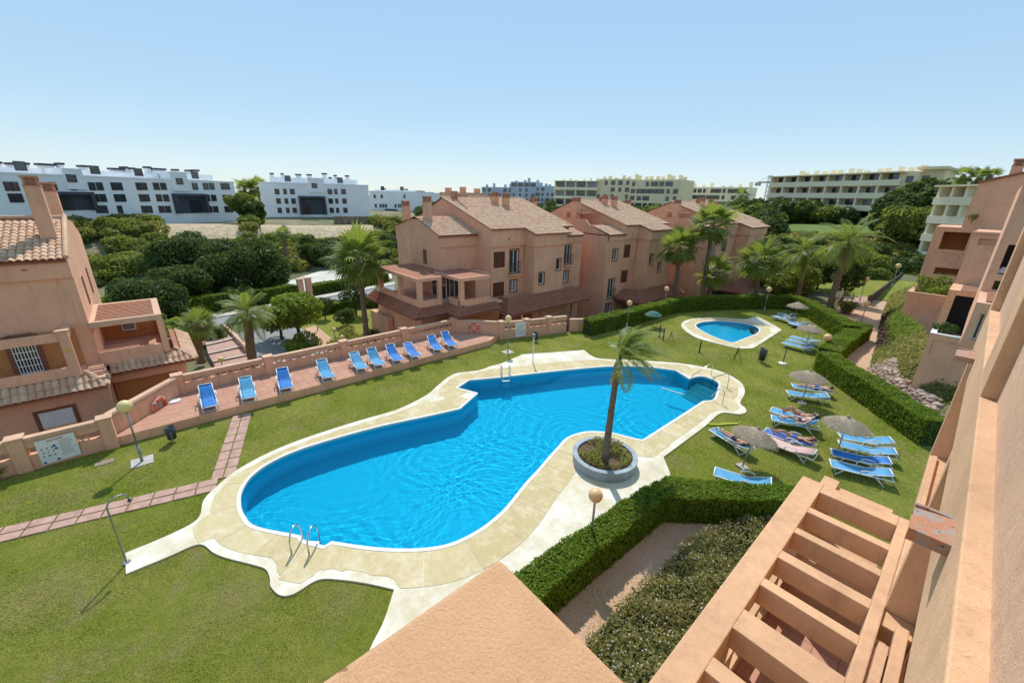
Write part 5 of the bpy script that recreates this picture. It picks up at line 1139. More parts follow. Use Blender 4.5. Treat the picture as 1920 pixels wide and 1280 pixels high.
LW = [((1674,824),(1577,816),'cyan',.3,'light blue lounger farthest in the row of four under the big parasol'),((1679,845),(1578,831),'cyan',.3,'light blue lounger second in the row of four under the big parasol'),
 ((1667,862),(1566,848),'blue',.3,'shaded deep blue lounger third in the row of four under the big parasol'),((1672,885),(1562,868),'cyan',.3,'light blue lounger nearest in the row of four by the building'),
 ((1525,846),(1440,822),'cyan',.3,'lounger covered by a pink striped towel beside the leaning parasol'),((1523,828),(1442,808),'blue',.25,'lounger with a sunbather on a blue towel near the leaning parasol'),
 ((1540,786),(1448,782),'cyan',.62,'light blue lounger with raised back holding a sunbather in dark shorts'),((1520,783),(1458,770),'cyan',.2,'light blue lounger behind the raised one, with a sunbather in red'),
 ((1556,741),(1476,735),'cyan',.2,'empty light blue lounger under the small parasol by the hedge'),((1562,732),(1486,722),'cyan',.05,'flat light blue lounger with a prone sunbather under the parasol'),
 ((1446,902),(1345,884),'cyan',.4,'light blue lounger half hidden behind the near hedge'),((1404,836),(1344,806),'cyan',.2,'lounger hidden under the leaning thatched parasol'),
 ((1530,653),(1464,640),'cyan',.2,'nearest light blue lounger of the trio right of the small pool'),((1536,647),(1472,634),'cyan',.2,'middle light blue lounger of the trio right of the small pool'),((1541,640),(1480,629),'cyan',.2,'farthest light blue lounger of the trio right of the small pool'),
 ((1530,612),(1482,605),'cyan',.3,'light blue lounger in front of the deep blue one near the far hedge'),((1522,606),(1476,600),'blue',.5,'deep blue lounger near the far hedge by the small pool'),
 ((1492,596),(1452,592),'cyan',.4,'light blue lounger under the farthest parasol'),((1496,590),(1460,586),'cyan',.6,'light blue lounger with raised back behind the farthest parasol')]
for h, f, col, ang, lab in LW: lounger(lab, h, f, 0, col, ang, .36+.7*math.sin(ang), .34, GW)
# towel laid over one lounger
def over(idx, name, mat, label, w=.30):
    h, f, col, ang, _ = LW[idx]; H_ = G(h[0],h[1],.36+.7*math.sin(ang)); F_ = G(f[0],f[1],.34); c = (H_+F_)/2; d = F_-H_; az = math.atan2(d.y,d.x); m = MB(); rows = []
    for x, z in ((.9,.36),(.4,.35),(0,.345),(-.22,.375),(-.22-.7*math.cos(ang),.375+.7*math.sin(ang))): rows.append([(x,y,z+.01*math.sin(9*x+7*y)-(.06 if abs(y) > .31 else 0)) for y in (-.34,-.3,-.15,0,.15,.3,.34)])
    m.grid(rows); m.f = [q[::-1] for q in m.f]; o = m.build(name, MT[mat], smooth=True, label=label, cat='towel'); o.location = (c.x,c.y,0); o.rotation_euler.z = az; s_ = o.modifiers.new('t','SOLIDIFY'); s_.thickness = .008; return o
m_, n_, b_s = newmat('pink_white_stripes'); MT['stripe'] = m_
tc = n_.nodes.new('ShaderNodeTexCoord'); wv = n_.nodes.new('ShaderNodeTexWave'); wv.bands_direction = 'Y'; wv.inputs['Scale'].default_value = 3.2; n_.links.new(tc.outputs['Object'], wv.inputs[0])
n_.links.new(mixc(n_, ramp(n_, wv.outputs[1], .35, .65), lin(.70,.60,.55), lin(.62,.25,.20)), b_s.inputs['Base Color']); b_s.inputs['Roughness'].default_value = .9
over(4,'towel','stripe','pink and white striped towel spread over a lounger'); over(5,'towel','towel_blue','blue towel under a sunbather near the leaning parasol'); over(6,'towel','cyan','pale towel on the lounger with raised back')
# ---- thatched parasols
m, n, bs = newmat('thatch'); MT['thatch'] = m
mp = n.nodes.new('ShaderNodeTexCoord'); c = mixc(n, ramp(n, noise(n, 9, 6, .75), .3, .7), lin(.29,.225,.15), lin(.52,.435,.315)); c = mixc(n, ramp(n,noise(n,60,3,.7),.4,.7), c, lin(.40,.325,.23)); n.links.new(c, bs.inputs['Base Color']); bs.inputs['Roughness'].default_value = 1
bump(n, bs, noise(n, 55, 5, .7), 1.0, .02)
def make_parasol():
    root = thing('thatched_parasol', 'thatched parasol', 'parasol'); m = MB(); rs = np.random.RandomState(5)
    # layered straw cone with uneven steps
    rings = []; R = 1.02; L = 7
    for i in range(L*2+1):
        t = i/(L*2); r = .05+(R-.05)*t; z = 2.36-.50*t**1.15-(.022 if i%2 else 0); rings.append([(r*math.cos(2*PI*k/40)*(1+rs.uniform(-.012,.012)), r*math.sin(2*PI*k/40)*(1+rs.uniform(-.012,.012)), z+rs.uniform(-.008,.008)) for k in range(40)])
    rings = [r+[r[0]] for r in rings]; m.grid(rings); m.f = [f[::-1] for f in m.f]; und = [[(x*.97,y*.97,z-.07) for x,y,z in r] for r in (rings[-1],rings[7],rings[0])]; m.grid(und); m.grid([rings[-1],und[0]])
    m.build('canopy', MT['thatch'], root, smooth=True, world=False)
    V = []; N_ = 1500
    for i in range(N_):
        a = rs.uniform(0,2*PI); t = rs.uniform(.1,1)**.6; r = R*t; z = 2.36-.50*t**1.15+.01; l = rs.uniform(.10,.22); u = np.array((math.cos(a),math.sin(a),0)); s_ = np.array((-math.sin(a),math.cos(a),0))*.008
        p = np.array((r*u[0],r*u[1],z)); dn = u*.88+np.array((0,0,-.42-(.3 if t > .93 else 0)+rs.uniform(-.08,.12))); q = p+dn*l; V += [p-s_,q-s_,q+s_,p+s_]
    me = stash('straw', np.array(V), MT['thatch']); o = bpy.data.objects.new('straw', me); COL.objects.link(o); o.parent = root; o['kind'] = 'stuff'
    m = MB(); m.lathe([(.09,2.30),(.075,2.42),(.03,2.50)],12); m.build('finial', MT['thatch'], root, smooth=True, world=False)
    m = MB(); m.tube([(0,0,0),(0,0,2.32)], .032, 10); m.build('pole', MT['wood_grey'], root, smooth=True, world=False)
    m = MB()
    for k in range(8): a = 2*PI*k/8; m.tube([(.03*math.cos(a),.03*math.sin(a),2.2),(.95*math.cos(a),.95*math.sin(a),1.84)], .012, 5)
    m.build('ribs', MT['wood_grey'], root, world=False)
    m = MB(); m.box(-.25,.25,-.25,.25,0,.07); m.lathe([(.06,.07),(.05,.22)],10); m.build('base', MT['concrete'], root, world=False, bevel=.01)
    return root
MT['wood_grey'] = plain('weathered_pole', lin(.34,.30,.25), .8, var=.2, vscale=6)
pp = make_parasol(); used = False
for bpx, apx, tilt, lab in (((1391,875),(1418,806),(.0,.16),'leaning thatched parasol nearest the hedge, tipped over its pole'),((1503,755),(1523,692),(0,.03),'thatched parasol beside the hedge over a prone sunbather'),((1568,852),(1590,778),(0,.03),'large thatched parasol over the row of four loungers'),
   ((1510,652),(1521,611),(0,.03),'thatched parasol over the trio of loungers near the small pool'),((1488,603),(1493,567),(0,.03),'farthest thatched parasol against the corner of the hedge')):
    o = place(pp, used, G(*bpx), RND.uniform(0,6), lab, 'thatched parasols on the lawn'); used = True; hh = height(bpx, apx); s = max(.8,min(1.12,hh/2.48)); o.scale = (s,s,s)
    ax = CR*tilt[1]; o.rotation_euler = (Matrix.Rotation(tilt[1],3,CF.cross(Vector((0,0,1))).cross(Vector((0,0,1)))*-1)@Matrix.Rotation(o.rotation_euler.z,3,'Z')).to_euler() if tilt[1] > .1 else o.rotation_euler
# bare pole in a white base
b0 = G(1467,682); t0 = thing('parasol_stand', 'bare pole standing in a white base right of the small pool', 'parasol stand', b0); q = MB(); q.tube([b0,b0+Vector((.03,.02,1.05))],.03,8); q.build('pole', MT['dark'], t0); q = MB(); q.lathe([(.27,0),(.25,.08),(.06,.14)],16,b0); q.build('base', MT['white'], t0)
# ---- globe lamps
def lamp(label, bpx, z0=0.0, h=2.5, r=.235, mat='globe', base=None, plate=False, P=None):
    b = P if P is not None else G(bpx[0],bpx[1],z0); root = thing('globe_lamp', label, 'lamp', b, 0, 'globe garden lamps')
    q = MB(); q.tube([b,b+Vector((0,0,h*.30))],.055,10); q.build('sleeve', MT['galv'], root, smooth=True)
    q = MB(); q.tube([b+Vector((0,0,h*.3)),b+Vector((0,0,h-r*.9))],.034,10); q.lathe([(.05,h*.3),(.05,h*.3+.04)],10,b); q.lathe([(.07,h-r*1.05),(.09,h-r*.85)],10,b); q.build('pole', MT['galv'], root, smooth=True)
    q = MB(); q.sphere(b+Vector((0,0,h)), r, 20, 12); q.build('globe', MT[mat], root, smooth=True)
    if plate: q = MB(); q.box(b.x-.35,b.x+.35,b.y-.35,b.y+.35,b.z-.02,b.z+.03); q.build('concrete_foot', MT['concrete'], root)
    return root
lamp('globe lamp on the lawn beside the rules board at the left', (267,865), 0, 2.52, .25, 'globe', plate=True)
lamp('globe lamp at the far pool edge beside the terrace end', (952,660), 0, 2.5, .23, 'globe', plate=True)
lamp('globe lamp in front of the far dark hedge', (1174,622), 0, 2.48, .23, 'globe_w')
lamp('globe lamp rising behind the far hedge by the middle house', (1243,590), -.2, 2.6, .24, 'globe_w')
lamp('globe lamp behind the hedge near the rounded shrubs', (1431,590), -.2, 2.6, .26, 'globe_w')
lb_ = G(1104,1046,.0); lamp('globe lamp standing in the near hedge above the brick path', None, 0, height((1104,1046),(1115,928)), .21, 'globe_w', P=lb_)
lamp('globe lamp on the lawn beside the trio of loungers', (1542,668), 0, height((1542,668),(1547,632)), .27, 'globe_w')
lamp('globe lamp beside the brick path at the hedge corner', (1614,606), 0, 1.9, .27, 'globe_w')
lamp('globe lamp beside the dark ramp railing', (1611,566), 0, 2.6, .3, 'globe_w')
lamp('globe lamp at the far end of the ramp', (1669,546), .2, 3.2, .3, 'globe_w')
lamp('farthest globe lamp on the green slope by the stepped building', (1700,520), .6, 2.4, .3, 'globe_w')
for px_, lab in (((420,700),'low globe lamp at the foot of the garden steps'),((384,668),'low globe lamp beside the small fan palm'),((644,655),'low globe lamp behind the terrace wall below the clipped shrubs'),((629,640),'globe lamp on the small lawn behind the terrace wall'),((596,620),'globe lamp on the small lawn nearest the road hedge')):
    lamp(lab, px_, -2.7, 1.15, .2, 'globe')
# ---- planter round the palm
pc = G(1134,850,.5); pr = (G(1075,846,.5)-G(1193,852,.5)).length/2; pl = thing('round_planter', 'round grey-blue planter beside the pool with low plants round the palm', 'planter', (pc.x,pc.y,DZ))
q = MB(); n_ = 48; rs_ = [(pr,DZ-.02),(pr,.40),(pr+.03,.42),(pr+.03,.50),(pr-.17,.50),(pr-.17,.34)]
q.grid([[(pc.x+r*math.cos(2*PI*k/n_),pc.y+r*math.sin(2*PI*k/n_),z) for k in range(n_+1)] for r,z in rs_]); q.f = [f[::-1] for f in q.f]
q.build('rim', plain('grey_blue_paint', lin(.30,.36,.40), .7, var=.25, vscale=2.5, bstr=.3), pl)
q = MB(); q.lathe([(pr-.15,.36),(pr-.15,.41)],32,(pc.x,pc.y,0)); q.build('soil', plain('soil', lin(.13,.085,.05), .95, var=.4, vscale=6, bstr=1, bscale=20, bdist=.05), pl)
k = 2600; a = NP.uniform(0,2*PI,k); r_ = (pr-.25)*np.sqrt(NP.uniform(0,1,k)); P = np.stack([pc.x+r_*np.cos(a),pc.y+r_*np.sin(a),.47+np.abs(NP.normal(0,.12,k))],1); keep = (np.sin(P[:,0]*5)+np.sin(P[:,1]*4.3+1)) > -.5
mesh_quads('ground_plants', leaf_quads(P[keep], np.tile((0,0,1.),(keep.sum(),1)), .06, 2, .8), MT['leaf_olive'], pl, kind='stuff')
# ---- life rings
def life_ring(label, c, nrm, R=.36, r=.065):
    c = Vector(c); nrm = Vector(nrm).normalized(); u = nrm.cross(Vector((0,0,1))).normalized(); v = u.cross(nrm); root = thing('life_ring', label, 'life ring', c, 0, 'life rings on the walls'); q = MB()
    q.grid([[c+(u*math.cos(2*PI*i/28)+v*math.sin(2*PI*i/28))*(R+r*math.cos(2*PI*j/10))+nrm*r*math.sin(2*PI*j/10) for j in range(11)] for i in range(29)]); q.build('ring', MT['orange'], root, smooth=True)
    for k in range(4):
        q = MB(); a = PI/4+k*PI/2; q.grid([[c+(u*math.cos(a+t)+v*math.sin(a+t))*(R+(r+.006)*math.cos(2*PI*j/10))+nrm*(r+.006)*math.sin(2*PI*j/10) for j in range(11)] for t in (-.09,0,.09)]); q.build('band', MT['white'], root, smooth=True)
    q = MB(); q.tube([c+(u*math.cos(2*PI*i/30)+v*math.sin(2*PI*i/30))*(R+r+.02+.03*math.sin(2*PI*i/30*4)) for i in range(31)],.012,6); q.build('rope', MT['white'], root, smooth=True); return root
def on_line(px, a, b):      # point of the wall line a-b (plan) seen at pixel px
    d = ray(*px); ax, ay = a; ex, ey = b[0]-a[0], b[1]-a[1]; det = d.x*(-ey)+d.y*ex; t = (ax*(-ey)+ay*ex)/det; return Vector((d.x*t,d.y*t,CAM_H+d.z*t))
wa, wb = (-22.95,-2.5),(-25.75,-.1); nr = Vector((.65,.76,0)).normalized(); p = on_line((291,760),wa,wb); life_ring('orange life ring with rope on the diagonal wall at the left', p+nr*.24, nr, .36)
q = MB(); q.tube([p+nr*.24+Vector((.02*math.sin(i*2.1),.06*math.cos(i*1.7),.34-.05*i)) for i in range(8)],.03,6); q.build('rope_coil', MT['concrete'], label='pale rope coil hanging inside the left life ring', cat='rope')
wa, wb = (-25.9,17.3),(-23.4,19.6); nr = Vector((.677,-.736,0)); p = on_line((890,612),wa,wb); life_ring('orange life ring on the far end wall of the terrace', p+nr*.24, nr, .36)
# ---- pool rules boards
def board(label, px4, plane, marks, nrm):
    P = [on_line(p,*plane) for p in px4]; c = sum(P,Vector())/4; nrm = Vector(nrm).normalized(); u = (P[1]-P[0]+P[2]-P[3])/2; v = (P[0]-P[3]+P[1]-P[2])/2; root = thing('rules_board', label, 'sign', c); off = nrm*.19
    q = MB(); q.obox(c+off,u/2,nrm*.012,v/2); q.build('panel', MT['white'], root); 
    for (name, mat, rects) in marks:
        for (x0,x1,y0,y1) in rects:
            q = MB(); q.obox(c+off+nrm*.0145+u*((x0+x1)/2-.5)+v*((y0+y1)/2-.5), u*(x1-x0)/2, nrm*.0015, v*(y1-y0)/2); q.build(name, mat, root)
MT['ink_red'] = plain('red_print', lin(.45,.06,.05), .5, var=0); MT['ink_blue'] = plain('blue_print', lin(.04,.08,.35), .5, var=0); MT['ink_grey'] = plain('grey_print', lin(.25,.25,.27), .5, var=0)
rr = random.Random(4); title = [(.30+.045*i,.325+.045*i,.88,.95) for i in range(9)]; icons = [(.08+.13*(i%3)+rr.uniform(0,.03),.13+.13*(i%3)+rr.uniform(0,.03),.60-.16*(i//3),.67-.16*(i//3)) for i in range(9)]
lines = [(.56,.93-rr.uniform(0,.12),.80-.055*i,.815-.055*i) for i in range(12)]; blues = [(.40,.47,.62,.72),(.42,.50,.50,.58),(.04,.12,.03,.10),(.38,.47,.04,.12)]
board('white pool rules board with pictograms on the left wall', [(65,825),(138,806),(154,846),(81,868)], ((-22.62,-12),(-22.62,-2.6)), [('title_letter',MT['ink_red'],title),('pictogram',MT['ink_grey'],icons),('text_line',MT['ink_grey'],lines),('blue_pictogram',MT['ink_blue'],blues)], (1,0,0))
board('faded white rules board on the far garden wall', [(964,604),(985,602),(985,628),(965,631)], ((-23.3,19.75),(-22.55,21.7)), [('text_line',MT['ink_grey'],[(.15,.85-.1*(i%3),.8-.12*i,.83-.12*i) for i in range(6)])], (.93,-.36,0))
# ---- bins, showers
def bin_(label, bpx, h=.75, r=.2, z0=0):
    b = G(bpx[0],bpx[1],z0); root = thing('litter_bin', label, 'bin', b, 0, 'dark litter bins'); q = MB(); q.lathe([(r*.8,.18),(r,h),(r*.93,h),(r*.75,.24)],16,b); q.build('bucket', MT['dark'], root, smooth=True)
    q = MB()
    for sd in (-1,1): q.tube([b+Vector((sd*(r+.03),0,0)),b+Vector((sd*(r+.03),0,h*.75)),b+Vector((sd*r*.9,0,h*.75))],.016,6)
    q.tube([b+Vector((-(r+.03),0,.1)),b+Vector((r+.03,0,.1))],.014,6); q.build('stand', MT['galv'], root)
bin_('dark litter bin on a stand in front of the terrace kerb', (325,828)); bin_('dark litter bin on the lawn between the two pools', (1427,679),1.0,.24); bin_('small dark bin by the far garden wall', (1004,640))
def shower(label, base, head):
    b = G(*base,DZ); h = 1.95; d = Vector((-.35,.75,0)).normalized(); root = thing('pool_shower', label, 'shower', b); q = MB(); q.tube([b,b+Vector((0,0,h))]+[b+d*(.25-.25*math.cos(a))*1.0+Vector((0,0,h+.22*math.sin(a))) for a in (.5,1.0,1.57,2.1,2.7)]+[b+d*.50+Vector((0,0,h-.05))],.024,8); q.build('pipe', MT['galv'], root, smooth=True)
    q = MB(); q.lathe([(.03,.06),(.06,.0)],10,b+d*.50+Vector((0,0,h-.12))); q.build('shower_head', MT['dark'], root); q = MB(); q.lathe([(.10,0),(.06,.05)],10,b); q.build('foot', MT['steel'], root)
shower('gooseneck shower at the end of the pale slab on the left lawn', (238,1053), (228,948)); 
b = G(999,680,DZ); root = thing('pool_shower', 'straight white shower post on the far deck', 'shower', b); q = MB(); q.tube([b,b+Vector((0,0,2.0))],.035,8); q.build('post', MT['white'], root); q = MB(); q.box(b.x-.08,b.x+.08,b.y-.05,b.y+.05,1.85,2.08); q.build('shower_head', MT['galv'], root)
# ---- ladders and handrails
def ladder(label, px, w=.5, dirpx=None):
    a = G(px[0],px[1],DZ); d = G(dirpx[0],dirpx[1],DZ)-a; d.z = 0; d.normalize(); s = Vector((-d.y,d.x,0)); root = thing('pool_ladder', label, 'pool ladder', a, 0, 'stainless pool ladders')
    for sd in (-1,1):
        o = a+s*sd*w/2; q = MB(); q.tube([o-d*.42,o-d*.42+Vector((0,0,.45)),o-d*.34+Vector((0,0,.68)),o-d*.12+Vector((0,0,.80)),o+d*.10+Vector((0,0,.70)),o+d*.20+Vector((0,0,.45)),o+d*.22+Vector((0,0,-.9))],.026,8); q.build('rail', MT['steel'], root, smooth=True)
    for k in range(3): q = MB(); c0 = a+d*.22+Vector((0,0,-.15-.28*k)); q.obox(c0,d*.05,s*w/2,Vector((0,0,.015))); q.build('rung', MT['white'], root)
ladder('stainless ladder at the near end of the big pool', (577,1020), .55, (600,985)); ladder('stainless ladder on the far side of the big pool', (948,707), .5, (953,725))
for lab, pa, pb in (('slanting handrail left of the pool steps', (1333,704),(1297,711)),('slanting handrail right of the pool steps',(1363,728),(1337,714)),('curved handrail at the near side of the pool steps',(1354,757),(1334,748))):
    A = G(*pa,DZ); B = G(*pb,DZ); d = (B-A).normalized(); root = thing('handrail', lab, 'handrail', A, 0, 'handrails at the pool steps'); q = MB(); q.tube([A,A+Vector((0,0,.7)),A+d*.12+Vector((0,0,.84)),A+d*.3+Vector((0,0,.82)),B+Vector((0,0,.25)),B+d*.12+Vector((0,0,-.4))],.024,8); q.build('pipe', MT['steel'], root, smooth=True)
MT['stone_grey'] = plain('weathered_cover', lin(.30,.22,.17), .9, var=.2, vscale=8)
# ---- small things on the lawn and terrace
b = G(326,752,TZ); q = MB(); q.lathe([(.02,.0),(.28,.01),(.30,.035),(.25,.05),(.02,.06)],24,b); q.build('white_lid', MT['white'], smooth=True, label='flat white round lid lying on the terrace tiles', cat='lid')
A = G(1325,797); B = G(1384,796); q = MB(); q.tube([A.lerp(B,t)+Vector((0,0,.05))+Vector((.05*math.sin(t*6),.03*math.cos(t*5),0)) for t in [k/12 for k in range(13)]],.05,10); q.build('pool_noodle', plain('yellow_foam', lin(.62,.66,.06), .7, var=.1), smooth=True, label='long yellow foam noodle lying on the lawn', cat='pool noodle')
A = G(1240,727,-.09); B = G(1284,740,-.09); q = MB(); q.tube([A,B],.03,8); q.build('floating_pole', MT['galv'], label='grey cleaning pole floating in the big pool', cat='pole')
def tripod(label, px, h=.95):
    b = G(*px); root = thing('net_tripod', label, 'tripod', b, 0, 'dark tripods of the barrier'); 
    for k in range(3): a = .4+k*2*PI/3; q = MB(); q.tube([b+Vector((.32*math.cos(a),.32*math.sin(a),0)),b+Vector((0,0,h))],.018,6); q.build('leg', MT['dark'], root)
    q = MB(); q.tube([b+Vector((0,0,h*.5)),b+Vector((0,0,h+.08))],.02,6); q.build('post', MT['dark'], root)
tripod('dark tripod on the lawn in front of the small pool', (1380,676)); tripod('dark tripod beside the two posts left of the small pool', (1256,643),.9)
for px, h, lab in (((1311,661),.95,'single dark post left of the small pool tripod'),((1236,632),1.05,'taller dark post of the pair left of the small pool'),((1243,637),.95,'shorter dark post of the pair left of the small pool')):
    b = G(*px); root = thing('barrier_post', lab, 'post', b, 0, 'dark barrier posts'); q = MB(); q.tube([b,b+Vector((0,0,h))],.05,8); q.build('post', MT['dark'], root); q = MB(); q.lathe([(.14,0),(.12,.03)],10,b); q.build('foot', MT['dark'], root)
b = G(1222,612); root = thing('folded_parasol', 'small tilted green parasol beside the far hedge', 'parasol', b); q = MB(); q.tube([b,b+Vector((0,0,1.3))],.02,6); q.build('pole', MT['dark'], root); q = MB(); q.lathe([(.75,1.05),(.4,1.3),(.03,1.42)],8,b); o = q.build('canopy', plain('green_canvas', lin(.04,.13,.10), .8), root)
for px, lab in (((1222,905),'x'),): pass
b = G(196,867); q = MB(); q.box(b.x-.16,b.x+.16,b.y-.28,b.y+.28,.0,.03); q.build('drain_cover', MT['stone_grey'], label='flat grey drain cover set in the left lawn', cat='drain cover')
# ================================================================== people
def body(root, J, R, edges, mat, name='body'):
    me = bpy.data.meshes.new(name); keys = list(J); me.from_pydata([J[k] for k in keys], [(keys.index(a),keys.index(b)) for a,b in edges], []); me.materials.append(mat)
    o = bpy.data.objects.new(name, me); COL.objects.link(o); o.parent = root
    sk = o.modifiers.new('skin','SKIN'); sk.use_smooth_shade = True
    layer = me.skin_vertices[0] if me.skin_vertices else None
    if layer is None:
        bm = bmesh.new(); bm.from_mesh(me); bm.verts.layers.skin.verify(); bm.to_mesh(me); bm.free(); layer = me.skin_vertices[0]
    for k, v in zip(keys, layer.data): rr = R[k]; v.radius = rr if isinstance(rr,tuple) else (rr,rr); v.use_root = (k == 'pel')
    ss = o.modifiers.new('sub','SUBSURF'); ss.levels = 2; ss.render_levels = 2
    return o
RAD = dict(pel=(.13,.10),wst=(.115,.085),chs=(.14,.095),nck=.05,hd0=.075,hd1=(.085,.095),hd2=.06)
EDG = [('pel','wst'),('wst','chs'),('chs','nck'),('nck','hd0'),('hd0','hd1'),('hd1','hd2')]
for s in 'lr':
    RAD.update({'sh'+s:.055,'el'+s:.04,'wr'+s:.027,'pa'+s:(.035,.018),'hp'+s:.085,'kn'+s:.058,'cf'+s:.055,'an'+s:.036,'to'+s:(.04,.025)})
    EDG += [('chs','sh'+s),('sh'+s,'el'+s),('el'+s,'wr'+s),('wr'+s,'pa'+s),('pel','hp'+s),('hp'+s,'kn'+s),('kn'+s,'cf'+s),('cf'+s,'an'+s),('an'+s,'to'+s)]
    for k in range(5): RAD['f%d%s'%(k,s)] = .0095; EDG.append(('pa'+s,'f%d%s'%(k,s)))
def lying(idx, label, skin, wear, hair, knees=(.0,.0), back=0.0, arm=0, prone=False, off=0.0, hairlen=.1):
    h, f, col, ang, _ = LW[idx]; H_ = G(h[0],h[1],.36+.7*math.sin(ang)); F_ = G(f[0],f[1],.34); c = (H_+F_)/2; d = F_-H_; az = math.atan2(d.y,d.x)
    root = thing('person', label, 'person', (c.x,c.y,0), az, 'sunbathers on the lawn'); ORG[root.name] = Vector((0,0,0))
    ca, sa = math.cos(back), math.sin(back); z0 = .46; x0 = -.22
    def B(t, y=0, dz=0): return (x0-t*ca, y, z0+t*sa+dz)
    J = dict(pel=(x0+.05,0,z0), wst=B(.12,0,.0), chs=B(.34,0,.02), nck=B(.50,0,.02), hd0=B(.58,0,.03), hd1=B(.66,0,.05), hd2=B(.75,0,.04))
    for s, sg, kn in (('l',1,knees[0]),('r',-1,knees[1])):
        J['hp'+s] = (x0+.12,sg*.095,z0); J['kn'+s] = (x0+.12+.42*math.cos(kn),sg*.11,z0-.01+.42*math.sin(kn)); dx = .42*math.cos(kn*.9); J['cf'+s] = (J['kn'+s][0]+.14,sg*.11,max(z0-.02,J['kn'+s][2]-.14*math.tan(min(kn,1.0)))); J['an'+s] = (J['kn'+s][0]+dx,sg*.10,z0-.05+(0 if kn < .2 else -.02)); J['to'+s] = (J['an'+s][0]+.07,sg*.13,z0+.07 if not prone else z0-.10)
        J['sh'+s] = B(.40,sg*.17,.0)
        if arm == 0: J['el'+s] = B(.14,sg*.27,-.02); J['wr'+s] = (x0+.10,sg*.29,z0-.04); J['pa'+s] = (x0+.17,sg*.29,z0-.05); fd = (1,0,-.1)
        else: J['el'+s] = B(.62,sg*.32,.02); J['wr'+s] = B(.78,sg*.12,.0); J['pa'+s] = B(.80,sg*.05,.0); fd = (-.3,-sg*1.0,0)
        fd = Vector(fd).normalized(); sd_ = fd.cross(Vector((0,0,1)))
        for k, (sp, ln) in enumerate(((-.030,.055),(-.010,.075),(.010,.08),(.028,.07),(.05,.035))): J['f%d%s'%(k,s)] = tuple(Vector(J['pa'+s])+sd_*sp*sg+fd*ln*(1 if k < 4 else .5))
    body(root, J, RAD, EDG, skin)
    q = MB(); hc = Vector(J['hd1']); q.sphere(hc+Vector((-.02*ca,0,-.005 if not prone else .03)), .112, 12, 8, 1.0); 
    if hairlen > .1: q.tube([hc+Vector((-.03,.0,-.02)),hc+Vector((-.05,.12,-.05)),hc+Vector((.02,.2,-.07))],[.06,.05,.015],8)
    q.v = [v for v in q.v]; q.build('hair', hair, root, smooth=True, world=False)
    q = MB(); fx = Vector(B(.66,0,.05)) + (Vector((0,0,.075)) if not prone else Vector((0,0,-.06))); q.sphere(fx, .068, 10, 6, .9); q.build('face', skin, root, smooth=True, world=False)
    up = Vector((sa,0,ca))*(1 if not prone else -1); 
    q = MB(); q.sphere(fx+up*.055+Vector((.01,0,0)), .018, 6, 5); q.build('nose', skin, root, smooth=True, world=False)
    for sg in (-1,1): q = MB(); q.sphere(fx+up*.05+Vector((-.025*ca,sg*.028,0)), .012, 6, 5); q.build('eye', MT['dark'], root, world=False)
    q = MB(); m_ = wear
    q.grid([[(x, r1*math.cos(2*PI*k/16), z0-.005+r2*math.sin(2*PI*k/16)) for k in range(17)] for x, r1, r2 in ((x0-.05,.155,.125),(x0+.05,.178,.135),(x0+.17,.195,.125))]); q.build('swimwear', m_, root, smooth=True, world=False)
    return root
sk1 = plain('tanned_skin', lin(.42,.20,.12), .45, var=.06); sk2 = plain('light_skin', lin(.60,.36,.26), .45, var=.06); red = plain('dark_red_swimsuit', lin(.16,.02,.03), .7); navy = plain('navy_shorts', lin(.02,.025,.06), .8); bluec = plain('blue_swimsuit', lin(.05,.09,.35), .7)
hair1 = plain('dark_hair', lin(.03,.018,.012), .6, var=.3, vscale=30); hair2 = plain('brown_hair', lin(.12,.07,.035), .6, var=.3, vscale=30)
lying(9, 'person lying face down on a flat lounger under the parasol', sk2, bluec, hair2, (0,0), .03, 1, True)
lying(6, 'person in navy shorts lying on the lounger with raised back', sk2, navy, hair1, (.5,.1), .55, 0)
lying(7, 'person in dark red swimwear with knees up on the rear lounger', sk1, red, hair1, (.95,.85), .3, 0)
lying(5, 'person in a blue swimsuit sunbathing on a blue towel', sk1, bluec, hair2, (.55,.2), .22, 1, hairlen=.3)
lying(11, 'person whose legs show from under the leaning parasol', sk1, navy, hair1, (.1,.0), .15, 0)
# ================================================================== gardens and grounds beyond the pools
def patch(name, az0, az1, D0, D1, mat, dz=.08, nA=24, nD=16, kind='structure', fn=None):
    m = MB(); m.grid([[(lambda x,y: (x,y,terr(x,y)+dz))(D*math.sin(math.radians(a)), D*math.cos(math.radians(a))) for a in [az0+(az1-az0)*i/nA for i in range(nA+1)]] for D in [D0+(D1-D0)*j/nD for j in range(nD+1)]])
    m.f = [f[::-1] for f in m.f]; return m.build(name, mat, smooth=True, kind=kind)
def sheet(name, pxs, z, mat, thick=.0, kind='structure', pts=None):
    l = pts if pts is not None else [tuple(G(p[0],p[1],z)[:2]) for p in pxs]; m = MB(); m.poly(l, [], z); skirt(m, l, z-.3, z); return m.build(name, mat, kind=kind)
GZ = -2.7
MT['drive'] = plain('pale_asphalt', lin(.26,.265,.26), .9, var=.15, vscale=.7, bstr=.3, bscale=40)
MT['gravel'] = plain('white_gravel', lin(.62,.58,.50), .95, var=.25, vscale=.4, bstr=.6, bscale=12, bdist=.05)
MT['brickpath'] = None
m, n, bs = newmat('brick_paving'); MT['brickpath'] = m
bk = n.nodes.new('ShaderNodeTexBrick'); bk.inputs['Scale'].default_value = 4.6; bk.inputs['Color1'].default_value = lin(.58,.345,.215); bk.inputs['Color2'].default_value = lin(.66,.41,.27); bk.inputs['Mortar'].default_value = lin(.40,.24,.15); bk.inputs['Mortar Size'].default_value = .03; n.links.new(pos(n), bk.inputs[0])
